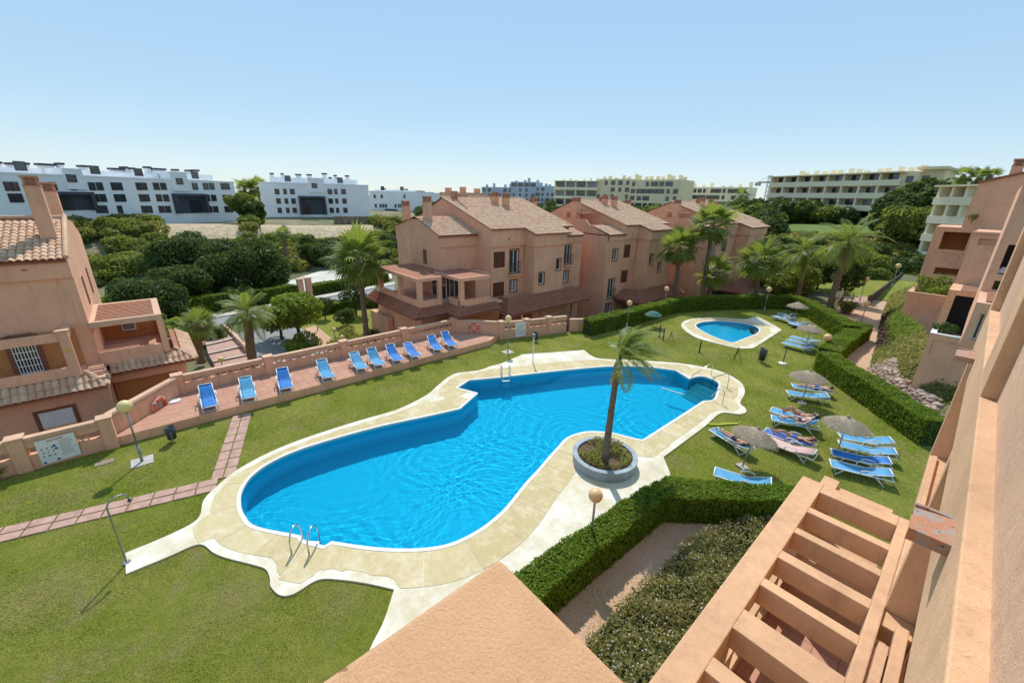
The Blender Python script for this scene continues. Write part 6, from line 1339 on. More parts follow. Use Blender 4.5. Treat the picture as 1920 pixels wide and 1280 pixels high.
c = mixc(n, math_(n,'MULTIPLY',ramp(n,noise(n,1.5,6,.7),.4,.7),.5), bk.outputs[0], lin(.60,.42,.28)); n.links.new(c, bs.inputs['Base Color']); bs.inputs['Roughness'].default_value = .9; bump(n, bs, bk.outputs['Fac'], -.4, .006)
sheet('garden_lawn', [(560,668),(548,620),(590,596),(640,583),(715,578),(735,650)], GZ, MT['grass'])
sheet('driveway', [(424,628),(545,606),(585,625),(615,650),(610,690),(480,700)], GZ+.004, MT['drive'])
sheet('road', [(300,612),(430,590),(560,566),(740,533),(740,547),(570,577),(430,606),(300,628)], GZ+.004, MT['drive'])
sheet('pavement', [(520,568),(740,528),(740,533),(560,566),(430,590),(300,612),(300,606)], GZ+.12, plain('pale_pavement', lin(.55,.50,.42), .9, var=.15))
sheet('gravel_lot', [(505,538),(600,508),(735,499),(735,522),(600,541),(540,552),(510,548)], GZ+.01, MT['gravel'])
sheet('garden_path', [(572,615),(592,610),(622,634),(612,650),(590,645)], GZ+.012, MT['brickpath'])
# garden steps
sp = [((383,640),(430,627)),((388,655),(445,641)),((392,669),(455,655)),((400,682),(466,668)),((410,700),(490,682))]
stp_ = thing('garden_steps', 'broad pale steps beside the driveway behind the terrace wall', 'steps', G(430,660,GZ))
for i in range(4):
    a, b = sp[i]; c_, d_ = sp[i+1]; z = GZ+.45-.12*i; q = MB(); q.prism([tuple(G(*p,GZ)[:2]) for p in (a,b,d_,c_)], GZ-.3, z); q.build('step', MT['paver'], stp_)
    q = MB(); A = G(*c_,GZ); B = G(*d_,GZ); q.bar((A.x,A.y,z-.01),(B.x,B.y,z-.01),.18,.06); q.build('nosing', MT['gravel'], stp_)
wl = [G(422,622,GZ),G(443,641,GZ),G(466,665,GZ)]; wall_run('low salmon wall between garden steps and driveway', [tuple(v[:2]) for v in wl], GZ-.2, GZ+.75, [], False, tz=.2)
# hedges and gate by the road
hedge('long dark hedge along the road left of the gate posts', strip([G(240,598,GZ),G(330,588,GZ),G(450,572,GZ),G(556,556,GZ)],1.3), 1.6, 70, .16, GZ)
hedge('sparse hedge along the road right of the gate posts', strip([G(585,551,GZ),G(650,540,GZ),G(725,527,GZ)],1.3), 1.3, 70, .16, GZ)
hedge('low bright hedge along the garden side of the road', strip([G(580,592,GZ),G(640,582,GZ),G(715,570,GZ)],1.2), 1.1, 90, .14, GZ)
for px_, lab in (((566,556),'left salmon gate post at the road hedge'),((581,553),'right salmon gate post at the road hedge')):
    b = G(*px_,GZ); root = thing('gate_post', lab, 'gate post', b, 0, 'gate posts at the road hedge'); q = MB(); q.box(b.x-.35,b.x+.35,b.y-.35,b.y+.35,GZ,GZ+2.3); q.build('post', MT['stucco'], root); q = MB(); q.box(b.x-.42,b.x+.42,b.y-.42,b.y+.42,GZ+2.3,GZ+2.42); q.build('cap', MT['stucco_rough'], root)
def bush(label, px_, z, R, H, mat, size=.12, dens=55, n=9, seed=0, cat='shrub', name='shrub', group=None, tr=.06, flat=.8, shell=.7):
    b = G(px_[0],px_[1],z); return tree(label, b, lumpy(R,H,n,seed,flat), mat, size, dens, tr, cat, name, group, shell=shell)
bush('dark clipped conical shrub on the small garden lawn', (610,598), GZ, 1.0, 2.6, 'leaf_dark', .12, 70, 8, 1, flat=1.1)
bush('dark clipped rounded shrub beside the tall fan palm', (651,612), GZ, 1.15, 2.1, 'leaf_dark', .12, 70, 8, 2, flat=.9)
bush('leafy lemon tree beside the driveway', (562,640), GZ, 2.2, 4.6, 'leaf_bright', .2, 30, 16, 3, cat='tree', name='tree', tr=.16)
bush('bushy green tree left of the lemon tree', (528,635), GZ, 1.7, 3.4, 'leaf', .2, 30, 12, 4, cat='tree', name='tree', tr=.12)
bush('round green shrub at the driveway corner', (556,658), GZ, 1.0, 1.1, 'leaf_bright', .13, 60, 8, 5)
bush('dark leafy shrub at the end of the garden path', (578,652), GZ, 1.2, 1.6, 'leaf', .13, 50, 8, 6)
bush('greyish shrub on the garden lawn near the road', (627,580), GZ, 1.1, 1.3, 'redleaf', .13, 50, 8, 7)
bush('upright dark tree behind the tall fan palm', (668,592), GZ, 1.5, 4.2, 'leaf_dark', .16, 40, 10, 8, cat='tree', name='tree', tr=.1, flat=1.3)
bush('low shrubs massed at the foot of the fan palm', (660,645), GZ, 1.9, 1.4, 'leaf_olive', .14, 50, 10, 9)
bush('broad shrub beside the gabled house porch', (715,640), GZ, 1.5, 1.6, 'leaf_dark', .14, 50, 10, 10)
bush('palm-like shrub between the left house and the hedge', (355,630), GZ, 1.6, 1.8, 'leaf', .15, 45, 10, 11)
bush('dark shrub beside the small fan palm', (400,640), GZ, 1.3, 1.5, 'leaf_dark', .14, 45, 10, 12)
bush('feathery palm shrub poking above the slatted pergola', (232,600), GZ, 1.7, 2.9, 'leaf_bright', .25, 25, 10, 13)
# ---- scrub on the slopes (reads as one mass)
def scrub(name, label, spots, mat, size, dens, cat='scrub'):
    V = []
    for (x,y,R,H) in spots:
        bl2 = [((x,y,terr(x,y)+H*.45),(R,R,H*.6))]
        for k in range(3): a = RND.uniform(0,6.28); bl2.append(((x+math.cos(a)*R*.6,y+math.sin(a)*R*.6,terr(x,y)+H*RND.uniform(.4,.8)),(R*.5,R*.5,H*.4)))
        P, N = blob_points(bl2, dens, shell=.7); V.append(leaf_quads(P,N,size,1.6,.8))
    return mesh_quads(name, np.vstack(V), MT[mat], kind='stuff', label=label, cat=cat)
def spots(az0, az1, D0, D1, n, R0, R1, hf=1.1, seed=0, excl=None):
    rs = random.Random(seed); out = []
    while len(out) < n:
        a = math.radians(rs.uniform(az0,az1)); D = rs.uniform(D0,D1); x, y = D*math.sin(a), D*math.cos(a)
        if excl and excl(math.degrees(a), D): n -= 1; continue
        R = rs.uniform(R0,R1); out.append((x,y,R,R*hf*rs.uniform(.8,1.3)))
    return out
bare = lambda a, D: (D > 96 and (-88 < a < -80.5 or -79 < a < -66))
scrub('hillside_scrub', 'green scrub covering the slope below the white apartments', spots(-104,-63,84,112,230,1.2,2.2,.85,1,bare), 'leaf', .31, 15)
scrub('hillside_scrub', 'olive scrub mixed over the slope below the white apartments', spots(-104,-63,82,110,260,1.1,2.2,.8,2,bare), 'leaf_olive', .31, 15)
scrub('hillside_scrub', 'dark scrub in the hollow behind the gravel lot', spots(-77,-63,84,93,60,1.3,2.4,1.0,3), 'leaf_dark', .3, 15)
scrub('garden_scrub', 'low greenery in the gardens behind the left house', spots(-103,-88,45,70,60,1.0,2.0,.9,4), 'leaf', .3, 12)
patch('scree_slope', -89,-80.5,97,106, plain('beige_scree', lin(.50,.39,.24), .95, var=.35, vscale=1.2, bstr=.8, bscale=4, bdist=.15), .15)
patch('scree_slope', -79,-66.5,97,106, bpy.data.materials['beige_scree'], .15)
# ---- right-hand park
patch('park_lawn', -17,-1.5,64,92, MT['grass'], .06); patch('fairway', -19,-6,103,122, plain('fairway_grass', lin(.13,.19,.035), .95, var=.15, vscale=.3), .1)
scrub('bank_scrub', 'brown and green scrub on the bank below the fairway', spots(-20,-2,86,99,150,.7,1.3,.8,5), 'leaf_olive', .38, 10)
scrub('bank_scrub', 'dark shrubs along the foot of the bank', spots(-19,-1,80,90,50,.9,1.8,.9,6), 'leaf_dark', .36, 10)
scrub('back_scrub', 'greenery filling the ground behind the terraced houses', spots(-60,-17,95,160,160,2,4,1.1,7), 'leaf_dark', .6, 5)
# ================================================================== apartment blocks in the distance
def frame_line(A, B):
    a = Vector((A.x,A.y,0)); b = Vector((B.x,B.y,0)); u = (b-a).normalized(); n = Vector((u.y,-u.x,0)); 
    if n.dot(-a) < 0: n = -n
    return a, b, u, n
def q2(p): return (p[0],p[1])
class Block:
    # facade between two surveyed ends; u runs along it, n points to the viewer
    def __init__(s, label, pa, Da, pb, Db, zb, name='apartment_block'):
        s.A = at_dist(*pa, Da); s.B = at_dist(*pb, Db); s.a, s.b, s.u, s.n = frame_line(s.A, s.B); s.L = (s.b-s.a).length; s.zb = zb
        c = (s.a+s.b)/2; s.root = thing(name, label, 'building', (c.x,c.y,zb))
    def uz(s, px, py):
        p = on_line((px,py), q2(s.a), q2(s.b)); return (Vector((p.x,p.y,0))-s.a).dot(s.u), p.z
    def box(s, m, u0, u1, z0, z1, n0, n1):      # n0 < n1 outward offsets
        c = s.a + s.u*(u0+u1)/2 + s.n*(n0+n1)/2 + Vector((0,0,(z0+z1)/2)); m.obox(c, s.u*(u1-u0)/2, s.n*(n1-n0)/2, Vector((0,0,(z1-z0)/2)))
    def part(s, name, mat, boxes, parent=None, **k):
        m = MB(); [s.box(m, *b) for b in boxes]; return m.build(name, mat, parent or s.root, **k)
    def win(s, u0, u1, z0, z1, off=0.0, mat='glass', sill=True, fr='dark'):
        # the pane sits back in a real frame that stands out of the wall
        w_ = .10; f = s.part('window', MT[fr], [(u0-w_,u0,z0-w_,z1+w_,off-.05,off+.05),(u1,u1+w_,z0-w_,z1+w_,off-.05,off+.05),(u0,u1,z1,z1+w_,off-.05,off+.05),(u0,u1,z0-w_,z0,off-.05,off+.08)])
        s.part('pane', MT[mat], [(u0,u1,z0,z1,off-.05,off+.012)], f)
MT['grey_panel'] = plain('dark_grey_render', lin(.055,.065,.08), .8, var=.15, vscale=.5)
MT['grey_wall'] = plain('grey_render', lin(.50,.52,.56), .85, var=.05, vscale=.4); MT['cream'] = plain('cream_render', lin(.84,.70,.44), .85, var=.07, vscale=.3); MT['offwhite'] = plain('offwhite_render', lin(.90,.79,.55), .85, var=.07, vscale=.3)
MT['haze_bluegrey'] = plain('haze_blue_grey_render', lin(.42,.48,.55), .9, var=.08, vscale=.2)  # distant haze put into the wall colour of the skyline blocks
def white_block(label, pa, Da, pb, Db, rows, entr, pents, towers, chims, depth=16, zb=3.4, f=None, wh=1.12):
    B = Block(label, pa, Da, pb, Db, zb); zt = (B.A.z+B.B.z)/2; R = B.root
    B.part('wall', MT['white_wall'], [(0,B.L,zb,zt,-depth,0)]); B.part('parapet', MT['white_wall'], [(-.1,B.L+.1,zt,zt+.25,-.3,.08)])
    for (y, xs) in rows:
        for x, wd in xs:
            px, py = f(x,y); u, z = B.uz(px,py); u2, _ = B.uz(*f(x+wd/2,y)); hw = max(.3,abs(u2-u)*.9)
            B.win(u-hw, u+hw, z-wh/2, z+wh/2)
    for (x0,x1,y0,y1,dx) in entr:
        u0, z1 = B.uz(*f(x0,y0)); u1, _ = B.uz(*f(x1,y0)); _, z0 = B.uz(*f(x0,y1)); e = B.part('entrance_frame', MT['grey_panel'], [(u0,u0+.5,z0,z1,.0,.9),(u1-.5,u1,z0,z1,.0,.9),(u0+.5,u1-.5,z1-.5,z1,.0,.9)])
        B.part('entrance_wall', MT['grey_panel'], [(u0+.5,u1-.5,z0,z1-.5,.02,.10)], e); ud, _ = B.uz(*f(dx,y1)); B.part('entrance_door', MT['glass'], [(ud-1.2,ud+1.2,z0,z0+2.6,.10,.16)], e)
    for (x0,x1,y0) in pents:
        u0, z1 = B.uz(*f(x0,y0)); u1, _ = B.uz(*f(x1,y0)); p_ = B.part('penthouse', MT['white_wall'], [(u0,u1,zt,z1,-depth+2,-3)])
        k = max(1,int((u1-u0)/4.5))
        for i in range(k): uu = u0+(u1-u0)*(i+.5)/k; B.win(uu-.6,uu+.6,zt+.7,zt+1.9,-3)
    for (x0,x1,y0,wx,wy) in towers:
        u0, z1 = B.uz(*f(x0,y0)); u1, _ = B.uz(*f(x1,y0)); B.part('stair_tower', MT['white_wall'], [(u0,u1,zt-2,z1,-5,.25)]); u, z = B.uz(*f(wx,wy)); B.win(u-.55,u+.55,z-.5,z+.5,.25)
    for (x,y,wd) in chims:
        u, z = B.uz(*f(x,y)); u2, _ = B.uz(*f(x+wd/2,y)); hw = max(.4,abs(u2-u)); c_ = B.part('chimney', MT['white_wall'], [(u-hw*.8,u+hw*.8,zt+.3,z-.35,-7,-6)]); B.part('chimney_cap', MT['dark'], [(u-hw,u+hw,z-.35,z,-7.3,-5.7)], c_)
    return B
c1f = lambda x, y: (x/4, 280+y/4); c3f = lambda x, y: (460+x/5.647, 300+y/5.647)
white_block('long white apartment block on the hill at the left, four storeys', c1f(-160,190), 100, c1f(1750,243), 118,
  [(278,[(62,55),(115,22),(398,50),(690,46),(748,46),(852,18),(895,42),(1042,40),(1085,18),(1172,42),(1225,42),(1462,38),(1542,36),(1587,36),(1668,14),(1703,34),(548,24)]),(365,[(95,52),(147,22),(718,46),(773,46),(876,18),(920,42),(1065,38),(1105,16),(1193,40),(1245,40),(1555,36),(1603,36),(1683,14),(1718,34)]),(450,[(740,40),(785,40),(900,16),(1083,40),(1125,16),(1212,40),(1260,40),(1573,36),(1618,36),(1697,14),(1730,34)])],
  [(360,680,316,460,490),(1283,1530,331,482,1480)], [(105,350,132),(605,1250,150),(1390,1660,180)], [(455,600,140,530,218),(1262,1388,165,1340,240)],
  [(130,88,60),(232,97,40),(343,97,34),(500,105,130),(604,99,30),(780,118,62),(1030,140,100),(1085,128,34),(1138,136,26),(1258,128,24),(1332,141,105),(1465,148,26),(1565,154,24),(1613,152,34)], f=c1f)
white_block('shorter white apartment block in the middle of the hill with dark entrance', c3f(140,245), 126, c3f(1300,272), 128,
  [(335,[(335,45),(420,16),(497,45),(895,45),(958,16),(1040,45)]),(435,[(352,42),(435,15),(510,42),(905,42),(968,15),(1050,42)]),(533,[(365,40),(450,15),(523,40),(915,40),(978,15),(1060,40)])],
  [(558,842,380,577,645)], [(250,640,175),(825,1200,195)], [(655,825,187,730,272)], [(275,128,50),(392,132,34),(572,140,70),(692,142,60),(860,130,56),(980,150,26),(1112,155,44),(925,175,30),(1015,178,26)], f=c3f, zb=3.4)
white_block('far white apartment block stepping down behind the gabled house', c3f(1310,322), 175, c3f(1990,360), 165,
  [(385,[(1370,12),(1445,12),(1685,16)]),(485,[(1382,14),(1432,14),(1462,14),(1490,14),(1590,18),(1625,12),(1650,12)]),(560,[(1392,14),(1440,14),(1470,14),(1630,14),(1655,14)])],
  [(1487,1605,517,672,1545)], [(1330,1500,310),(1510,1740,318)], [], [(1330,312,50),(1380,296,40),(1450,312,80),(1570,315,110),(1690,320,80),(1770,322,36),(1815,324,24),(1630,302,26)], f=c3f, zb=-2)
# balcony blocks
def balcony_block(label, pa, Da, pb, Db, nf, zb, depth, bays, wall='offwhite', top=True, band=.95, chim=10, seed=0):
    B = Block(label, pa, Da, pb, Db, zb); rs = random.Random(seed); zt = (B.A.z+B.B.z)/2; fh = (zt-zb)/nf; B.part('wall', MT[wall], [(0,B.L,zb,zt-.3,-depth,-1.6)])
    for k in range(nf):
        z = zb+fh*k; fl = B.part('balcony', MT[wall], [(-.3,B.L+.3,z-.12,z+.1,-1.6,.3),(-.3,B.L+.3,z+.1,z+band,.1,.3)])
        for i in range(bays):
            u0 = B.L*i/bays; u1 = B.L*(i+1)/bays; s_ = B.part('pier', MT[wall], [(u0-.12,u0+.25,z+band,z+fh-.12,-1.6,.2)], fl)
            B.part('glazing', MT['glass' if rs.random() < .7 else 'glass_pale'], [(u0+.5,u1-.3,z+.15,z+fh-.35,-1.6,-1.55)], fl)
    if top: B.part('roof_slab', MT['cream' if wall != 'haze_bluegrey' else wall], [(-.5,B.L+.5,zt-.25,zt,-depth,.6)])
    for i in range(chim): u = B.L*(i+rs.uniform(.3,.7))/chim; c_ = B.part('chimney', MT[wall], [(u-.4,u+.4,zt,zt+rs.uniform(.8,1.6),-depth*.6,-depth*.6+.8)])
    return B
balcony_block('large cream apartment building with long white balconies behind the fairway', (1449,331), 128, (1692,321), 112, 5, 4.6, 14, 8, 'offwhite', chim=14, seed=1)
b_ = Block('yellow cream wing with stepped roof at the right of the large apartments', (1690,322), 113, (1768,318), 112, 4.6); zt = b_.A.z; b_.part('wall', MT['cream'], [(0,b_.L*.45,4.6,zt,-12,.4),(b_.L*.45,b_.L,8,zt+.4,-14,-3)]); b_.part('roof_slab', MT['cream'], [(b_.L*.3,b_.L+.4,zt+.4,zt+.9,-15,-2)])
for i in range(5):
    for j in range(2): b_.win(1.2+2.2*j, 2.0+2.2*j, 5.5+2.3*i, 6.5+2.3*i, .4)
balcony_block('rounded cream apartment building partly hidden by the stepped building', (1765,352), 88, (1850,340), 84, 4, 3.2, 12, 3, 'offwhite', chim=3, seed=2)
balcony_block('cream apartment block above the first tiled roof', (1041,341), 190, (1120,337), 186, 5, 0, 14, 4, 'offwhite', chim=6, seed=3)
def plain_block(label, pa, Da, pb, Db, zb, depth, wall, nf, nw, chim=6, seed=0, wins=True):
    B = Block(label, pa, Da, pb, Db, zb); rs = random.Random(seed); zt = (B.A.z+B.B.z)/2; B.part('wall', MT[wall], [(0,B.L,zb,zt,-depth,0)])
    for k in range(nf):
        for i in range(nw):
            if rs.random() < .2: continue
            u = B.L*(i+.5)/nw; z = zt-2.6*(k+1)+.4; hw = rs.choice((.5,.8,1.3)); B.win(u-hw,u+hw,z,z+1.4,0)
    for i in range(chim): u = B.L*(i+rs.uniform(.2,.8))/chim; B.part('chimney', MT[wall], [(u-.6,u+.6,zt,zt+rs.uniform(.8,2.2),-depth*.5,-depth*.5+1)])
    return B
plain_block('yellowish apartment block right of the cream one', (1118,336), 188, (1185,335), 182, 0, 14, 'cream', 4, 5, 6, 1)
plain_block('cream apartment block with dark loggias above the middle roof', (1183,336), 180, (1277,338), 172, 0, 14, 'cream', 4, 7, 9, 2)
plain_block('low row of pale apartments between the cream blocks', (1274,352), 215, (1404,350), 205, 0, 12, 'offwhite', 3, 14, 8, 3)
plain_block('hazy blue-grey apartment block in shade on the skyline', (903,352), 240, (962,350), 236, 0, 14, 'haze_bluegrey', 3, 6, 4, 4)
plain_block('taller hazy blue-grey apartment tower on the skyline', (958,341), 236, (1006,341), 232, 0, 14, 'haze_bluegrey', 4, 4, 4, 5)
plain_block('hazy blue-grey apartment block right of the tower', (1004,350), 232, (1042,348), 226, 0, 14, 'haze_bluegrey', 4, 4, 3, 6)
plain_block('low brick-red house behind the gabled house', (824,362), 90, (900,360), 88, 0, 8, 'stucco', 1, 5, 3, 7)
# boundary wall of stone blocks by the middle white block
sw = Block('stacked stone retaining wall right of the scree slope', c3f(930,592), 112, c3f(1430,592), 112, 0, 'stone_wall'); sw.root['category'] = 'wall'; rs = random.Random(3); MT['stone'] = plain('brown_stone', lin(.24,.18,.12), .95, var=.3, vscale=1.0, bstr=.6, bscale=5, bdist=.1)
zt = sw.A.z; src = None
for j in range(5):
    u = 0
    while u < sw.L-.6:
        w_ = rs.uniform(.9,1.6); q = MB(); sw.box(q, u, min(u+w_-.08,sw.L), zt-(j+1)*1.05, zt-j*1.05-.08, -1, rs.uniform(-.05,.12)); q.build('stone', MT['stone'], sw.root); u += w_
bk_ = Block('white garage block below the stone wall', c3f(1320,770), 100, c3f(1540,775), 96, -3, 'garage'); bk_.part('wall', MT['white_wall'], [(0,bk_.L,-3,bk_.A.z,-6,0)]); u, z = bk_.uz(*c3f(1395,808)); bk_.win(u-.6,u+.6,z-.5,z+.5); u, z = bk_.uz(*c3f(1395,850)); bk_.win(u-.6,u+.6,z-.5,z+.5)
# crane
cb = at_dist(1437,366,240); ct = at_dist(1442,329,240); cr = thing('tower_crane', 'thin tower crane on the skyline left of the large cream building', 'crane', (cb.x,cb.y,0)); q = MB(); h = ct.z
for sx in (-.6,.6):
    for sy in (-.6,.6): q.bar((cb.x+sx,cb.y+sy,0),(cb.x+sx,cb.y+sy,h),.18,.18)
for k in range(int(h/2)): q.bar((cb.x-.6,cb.y-.6,2*k),(cb.x+.6,cb.y-.6,2*k+2),.1,.1); q.bar((cb.x+.6,cb.y+.6,2*k),(cb.x-.6,cb.y+.6,2*k+2),.1,.1)
q.build('mast', MT['galv'], cr); e1 = at_dist(1422,341,242); e2 = at_dist(1450,339,238); e1.z = e2.z = h-3; q = MB(); q.bar(e1,e2,.5,.7); q.bar(e1+Vector((0,0,.3)),Vector((cb.x,cb.y,h)),.12,.12); q.bar(e2,Vector((cb.x,cb.y,h)),.12,.12); q.build('jib', MT['galv'], cr); q = MB(); q.box(e1.x-1,e1.x+1,e1.y-1,e1.y+1,e1.z-1.5,e1.z); q.build('counterweight', MT['concrete'], cr)
# trees round the far buildings
tree_px('big green tree beside the right end of the long white block', (455,400), 110, 2.7, 6.4, 'leaf', .5, 8, 16, 21, trunk_r=.3)
tree_px('dark tree between the two white blocks', (474,405), 108, 2.6, 5.0, 'leaf_dark', .5, 8, 14, 22, trunk_r=.3)
tree_px('large dark tree in front of the cream wing', (1718,400), 100, 6.0, 8.5, 'leaf_dark', .5, 9, 22, 23, trunk_r=.35)
tree_px('bright green tree in front of the dark one by the cream wing', (1708,420), 94, 4.2, 6.5, 'leaf', .45, 9, 16, 24, trunk_r=.3)
tree_px('dark tree behind the cream wing', (1745,385), 104, 4.5, 9.5, 'leaf_dark', .5, 8, 16, 25, trunk_r=.3)
for i, (x, R, H, mt) in enumerate(((1468,4.0,5.6,'leaf_dark'),(1495,3.4,4.8,'leaf'),(1520,3.2,5.0,'leaf_dark'),(1552,3.2,4.6,'leaf'),(1585,2.8,3.8,'leaf_dark'),(1430,4.5,6.0,'leaf_dark'),(1400,4.5,6.0,'leaf'))):
    tree_px('tree %s in the line at the foot of the large cream building' % ('first','second','third','fourth','fifth','sixth','seventh')[i] if False else ['broad dark tree at the left foot of the large cream building','bright tree right of the broad dark one below the balconies','dark tree in the middle below the white balconies','bright tree below the right balconies','small dark tree at the right foot of the balconies','dark tree left of the crane behind the right house','green tree behind the chimneys of the right house'][i], (x,395), 118-i, R, H, mt, .5, 9, 14, 30+i, trunk_r=.25, group='trees round the large cream building')
tree_px('green tree rising behind the middle house chimneys', (1225,385), 120, 4.0, 7.5, 'leaf', .5, 8, 14, 40, trunk_r=.25); tree_px('green tree behind the white block of the middle house', (1262,388), 110, 4.0, 7.2, 'leaf_dark', .5, 8, 14, 41, trunk_r=.25)
for i, (px_, D, h, lab) in enumerate(((1806,335),92,0,'palm on the skyline left of the stepped building'),((1822,340),92,0,'lower palm on the skyline next to the stepped building')) if False else ():
    pass
for i, (x, y, D, lab) in enumerate(((1806,331,92,'palm on the skyline beside the stepped building roof'),(1835,336,92,'second palm on the skyline closer to the stepped roof'),(1856,333,92,'third palm on the skyline touching the stepped roof'),(459,355,150,'tallest far palm between the white blocks'),(470,358,150,'lower far palm between the white blocks'),(483,352,150,'far palm just left of the middle white block'),(1392,366,180,'far palm beside the pale apartments'),(530,440,84,'slim palm in front of the scree slope'))):
    t_ = at_dist(x,y,D); palm(lab, (t_.x,t_.y,terr(t_.x,t_.y)), t_, 'fan', n=16, R=.85 if D < 100 else 1.6, r0=.3, r1=.22, group='distant palms', dry=2, seed=50+i)
MT['leaf_bed'] = leafmat('bed_leaf', lin(.14,.15,.045), lin(.30,.28,.10), .45)
# ================================================================== banks, rocks, flower bed, park shrubs
# brick path between hedges and bank
sheet('brick_path', None, .03, MT['brickpath'], pts=[(-6.0,66),(-5.1,54),(-4.3,47),(-3.6,41),(-3.3,37.5),(-3.0,35),(-2.2,32.6),(-.8,30.6),(-1.6,30.2),(-3.4,33.2),(-4.6,36.8),(-5.6,40.2),(-7.2,46),(-8.6,52),(-10.2,64)])
LO = [(-6.2,66,.2),(-5.2,54,.2),(-4.4,47,.1),(-3.7,41,.05),(-3.4,37.5,.05),(-3.1,35,.05),(-2.3,32.6,.05),(-.9,30.6,.05),(.2,28.9,.05),(1.2,27.2,.05)]
HI = [(-3.4,66,2.4),(-3.3,54,2.2),(-3.25,46.1,2.0),(-1.6,41,2.2),(-.9,37.5,2.1),(-.86,35,2.1),(-.84,32.8,1.7),(.2,31.0,1.45),(1.2,30.8,1.35),(2.3,29.6,1.3)]
def loft(A, B, k):
    rows = []
    for i in range(len(A)-1):
        for j in range(6):
            t = j/6; a = Vector(A[i]).lerp(Vector(A[i+1]),t); b = Vector(B[i]).lerp(Vector(B[i+1]),t)
            rows.append([a.lerp(b,s/k)+Vector((0,0,.12*math.sin(PI*s/k))) for s in range(k+1)])
    return rows
rows = loft(LO,HI,8); m = MB(); m.grid(rows); bank = m.build('planted_bank', MT['earth'], smooth=True, kind='structure')
def scatter_rows(rows, dens, f):
    P = []; N = []
    for i in range(len(rows)-1):
        for j in range(len(rows[0])-1):
            a, b, c_, d_ = [np.array(v) for v in (rows[i][j],rows[i+1][j],rows[i+1][j+1],rows[i][j+1])]; nr = np.cross(b-a,d_-a); ar = np.linalg.norm(nr); s = f(i/(len(rows)-1), (j+.5)/(len(rows[0])-1)); k = NP.poisson(ar*dens*s)
            if k <= 0: continue
            nr = nr/ar; nr = nr if nr[2] > 0 else -nr; u = NP.uniform(0,1,(k,1)); v = NP.uniform(0,1,(k,1)); P.append((a*(1-u)+b*u)*(1-v)+(d_*(1-u)+c_*u)*v + np.array((0,0,1.))*np.abs(NP.normal(0,.16,(k,1)))); N.append(np.tile(nr,(k,1)))
    return np.vstack(P), np.vstack(N)
P, N = scatter_rows(rows, 260, lambda t, s: (1.0 if s > .45 else (.9 if t < .55 else .05))*(0 if (.15 < t < .36) else 1)); mesh_quads('ivy_ground_cover', leaf_quads(P,N,.11,1.5,.5), MT['leaf_olive'], kind='stuff', label='olive green ground cover on the bank below the stepped building', cat='ground cover')
P, N = scatter_rows(rows, 330, lambda t, s: 1.0 if .15 < t < .36 and s > .3 else 0); mesh_quads('bright_ground_cover', leaf_quads(P,N,.10,1.8,.5), MT['leaf_bright'], kind='stuff', label='bright green grassy ground cover on the middle of the bank', cat='ground cover')
P, N = scatter_rows(rows, 240, lambda t, s: 1.0 if .12 < t < .36 and s <= .34 else 0); mesh_quads('purple_ground_cover', leaf_quads(P,N,.12,1.5,.6), MT['redleaf'], kind='stuff', label='dark purple leafed plants at the lower edge of the bank', cat='ground cover')
# rocks
def rockmesh(seed):
    rs = np.random.RandomState(seed); b = bmesh.new(); bmesh.ops.create_icosphere(b, subdivisions=1, radius=1.0)
    for v in b.verts: v.co *= 1+rs.uniform(-.25,.2); v.co.z *= .7; v.co.x *= 1.25
    me = bpy.data.meshes.new('rock'); b.to_mesh(me); b.free(); me.materials.append(MT['rock']); return me
m, n, bs = newmat('pinkish_rock'); MT['rock'] = m; oi = n.nodes.new('ShaderNodeObjectInfo'); c = mixc(n, oi.outputs['Random'], lin(.28,.18,.13), lin(.56,.42,.33)); c = mixc(n, math_(n,'MULTIPLY',ramp(n,noise(n,7,5,.7),.4,.7),.5), c, lin(.50,.42,.35)); n.links.new(c, bs.inputs['Base Color']); bs.inputs['Roughness'].default_value = .95; bump(n, bs, noise(n,12,5), .6, .03)
RK = [rockmesh(i) for i in range(5)]; rb = thing('rock_bank', 'band of rough pinkish rocks beside the long hedge', 'rock bank', (-1.5,34,0))
cnt = 0
for i in range(int(len(rows)*.55), len(rows)-1):
    for j in range(0,4):
        for rep in range(4):
            a = rows[i][j].lerp(rows[i+1][j],RND.random()); b = rows[i][j+1].lerp(rows[i+1][j+1],RND.random()); p = a.lerp(b,RND.random()); s = RND.uniform(.11,.22)
            if cnt >= 300: continue
            o = bpy.data.objects.new('rock', RK[cnt%5]); COL.objects.link(o); o.parent = rb; o.location = p-ORG[rb.name]+Vector((0,0,s*.2)); o.rotation_euler = (RND.uniform(-.5,.5),RND.uniform(-.5,.5),RND.uniform(0,6.28)); o.scale = (s*1.15,s,s); cnt += 1
# ramp with brown rail wall
a = G(1625,572,0); b = G(1692,522,.4); rw = thing('ramp_railing', 'dark brown solid railing along the ramp in the park', 'railing', a); q = MB(); q.bar(a+Vector((0,0,.5)),b+Vector((0,0,.6)),.12,1.0); q.build('panel', plain('brown_railing', lin(.10,.05,.04), .8), rw)
for t in (0,.5,1): q = MB(); p = a.lerp(b,t); q.box(p.x-.08,p.x+.08,p.y-.08,p.y+.08,p.z-.1,p.z+1.15); q.build('post', MT['brown_trim'], rw)
q = MB(); q.poly([tuple(G(*p,.05)[:2]) for p in ((1600,566),(1622,572),(1690,524),(1650,524))], [], .12); q.build('ramp', MT['paver'], kind='structure')
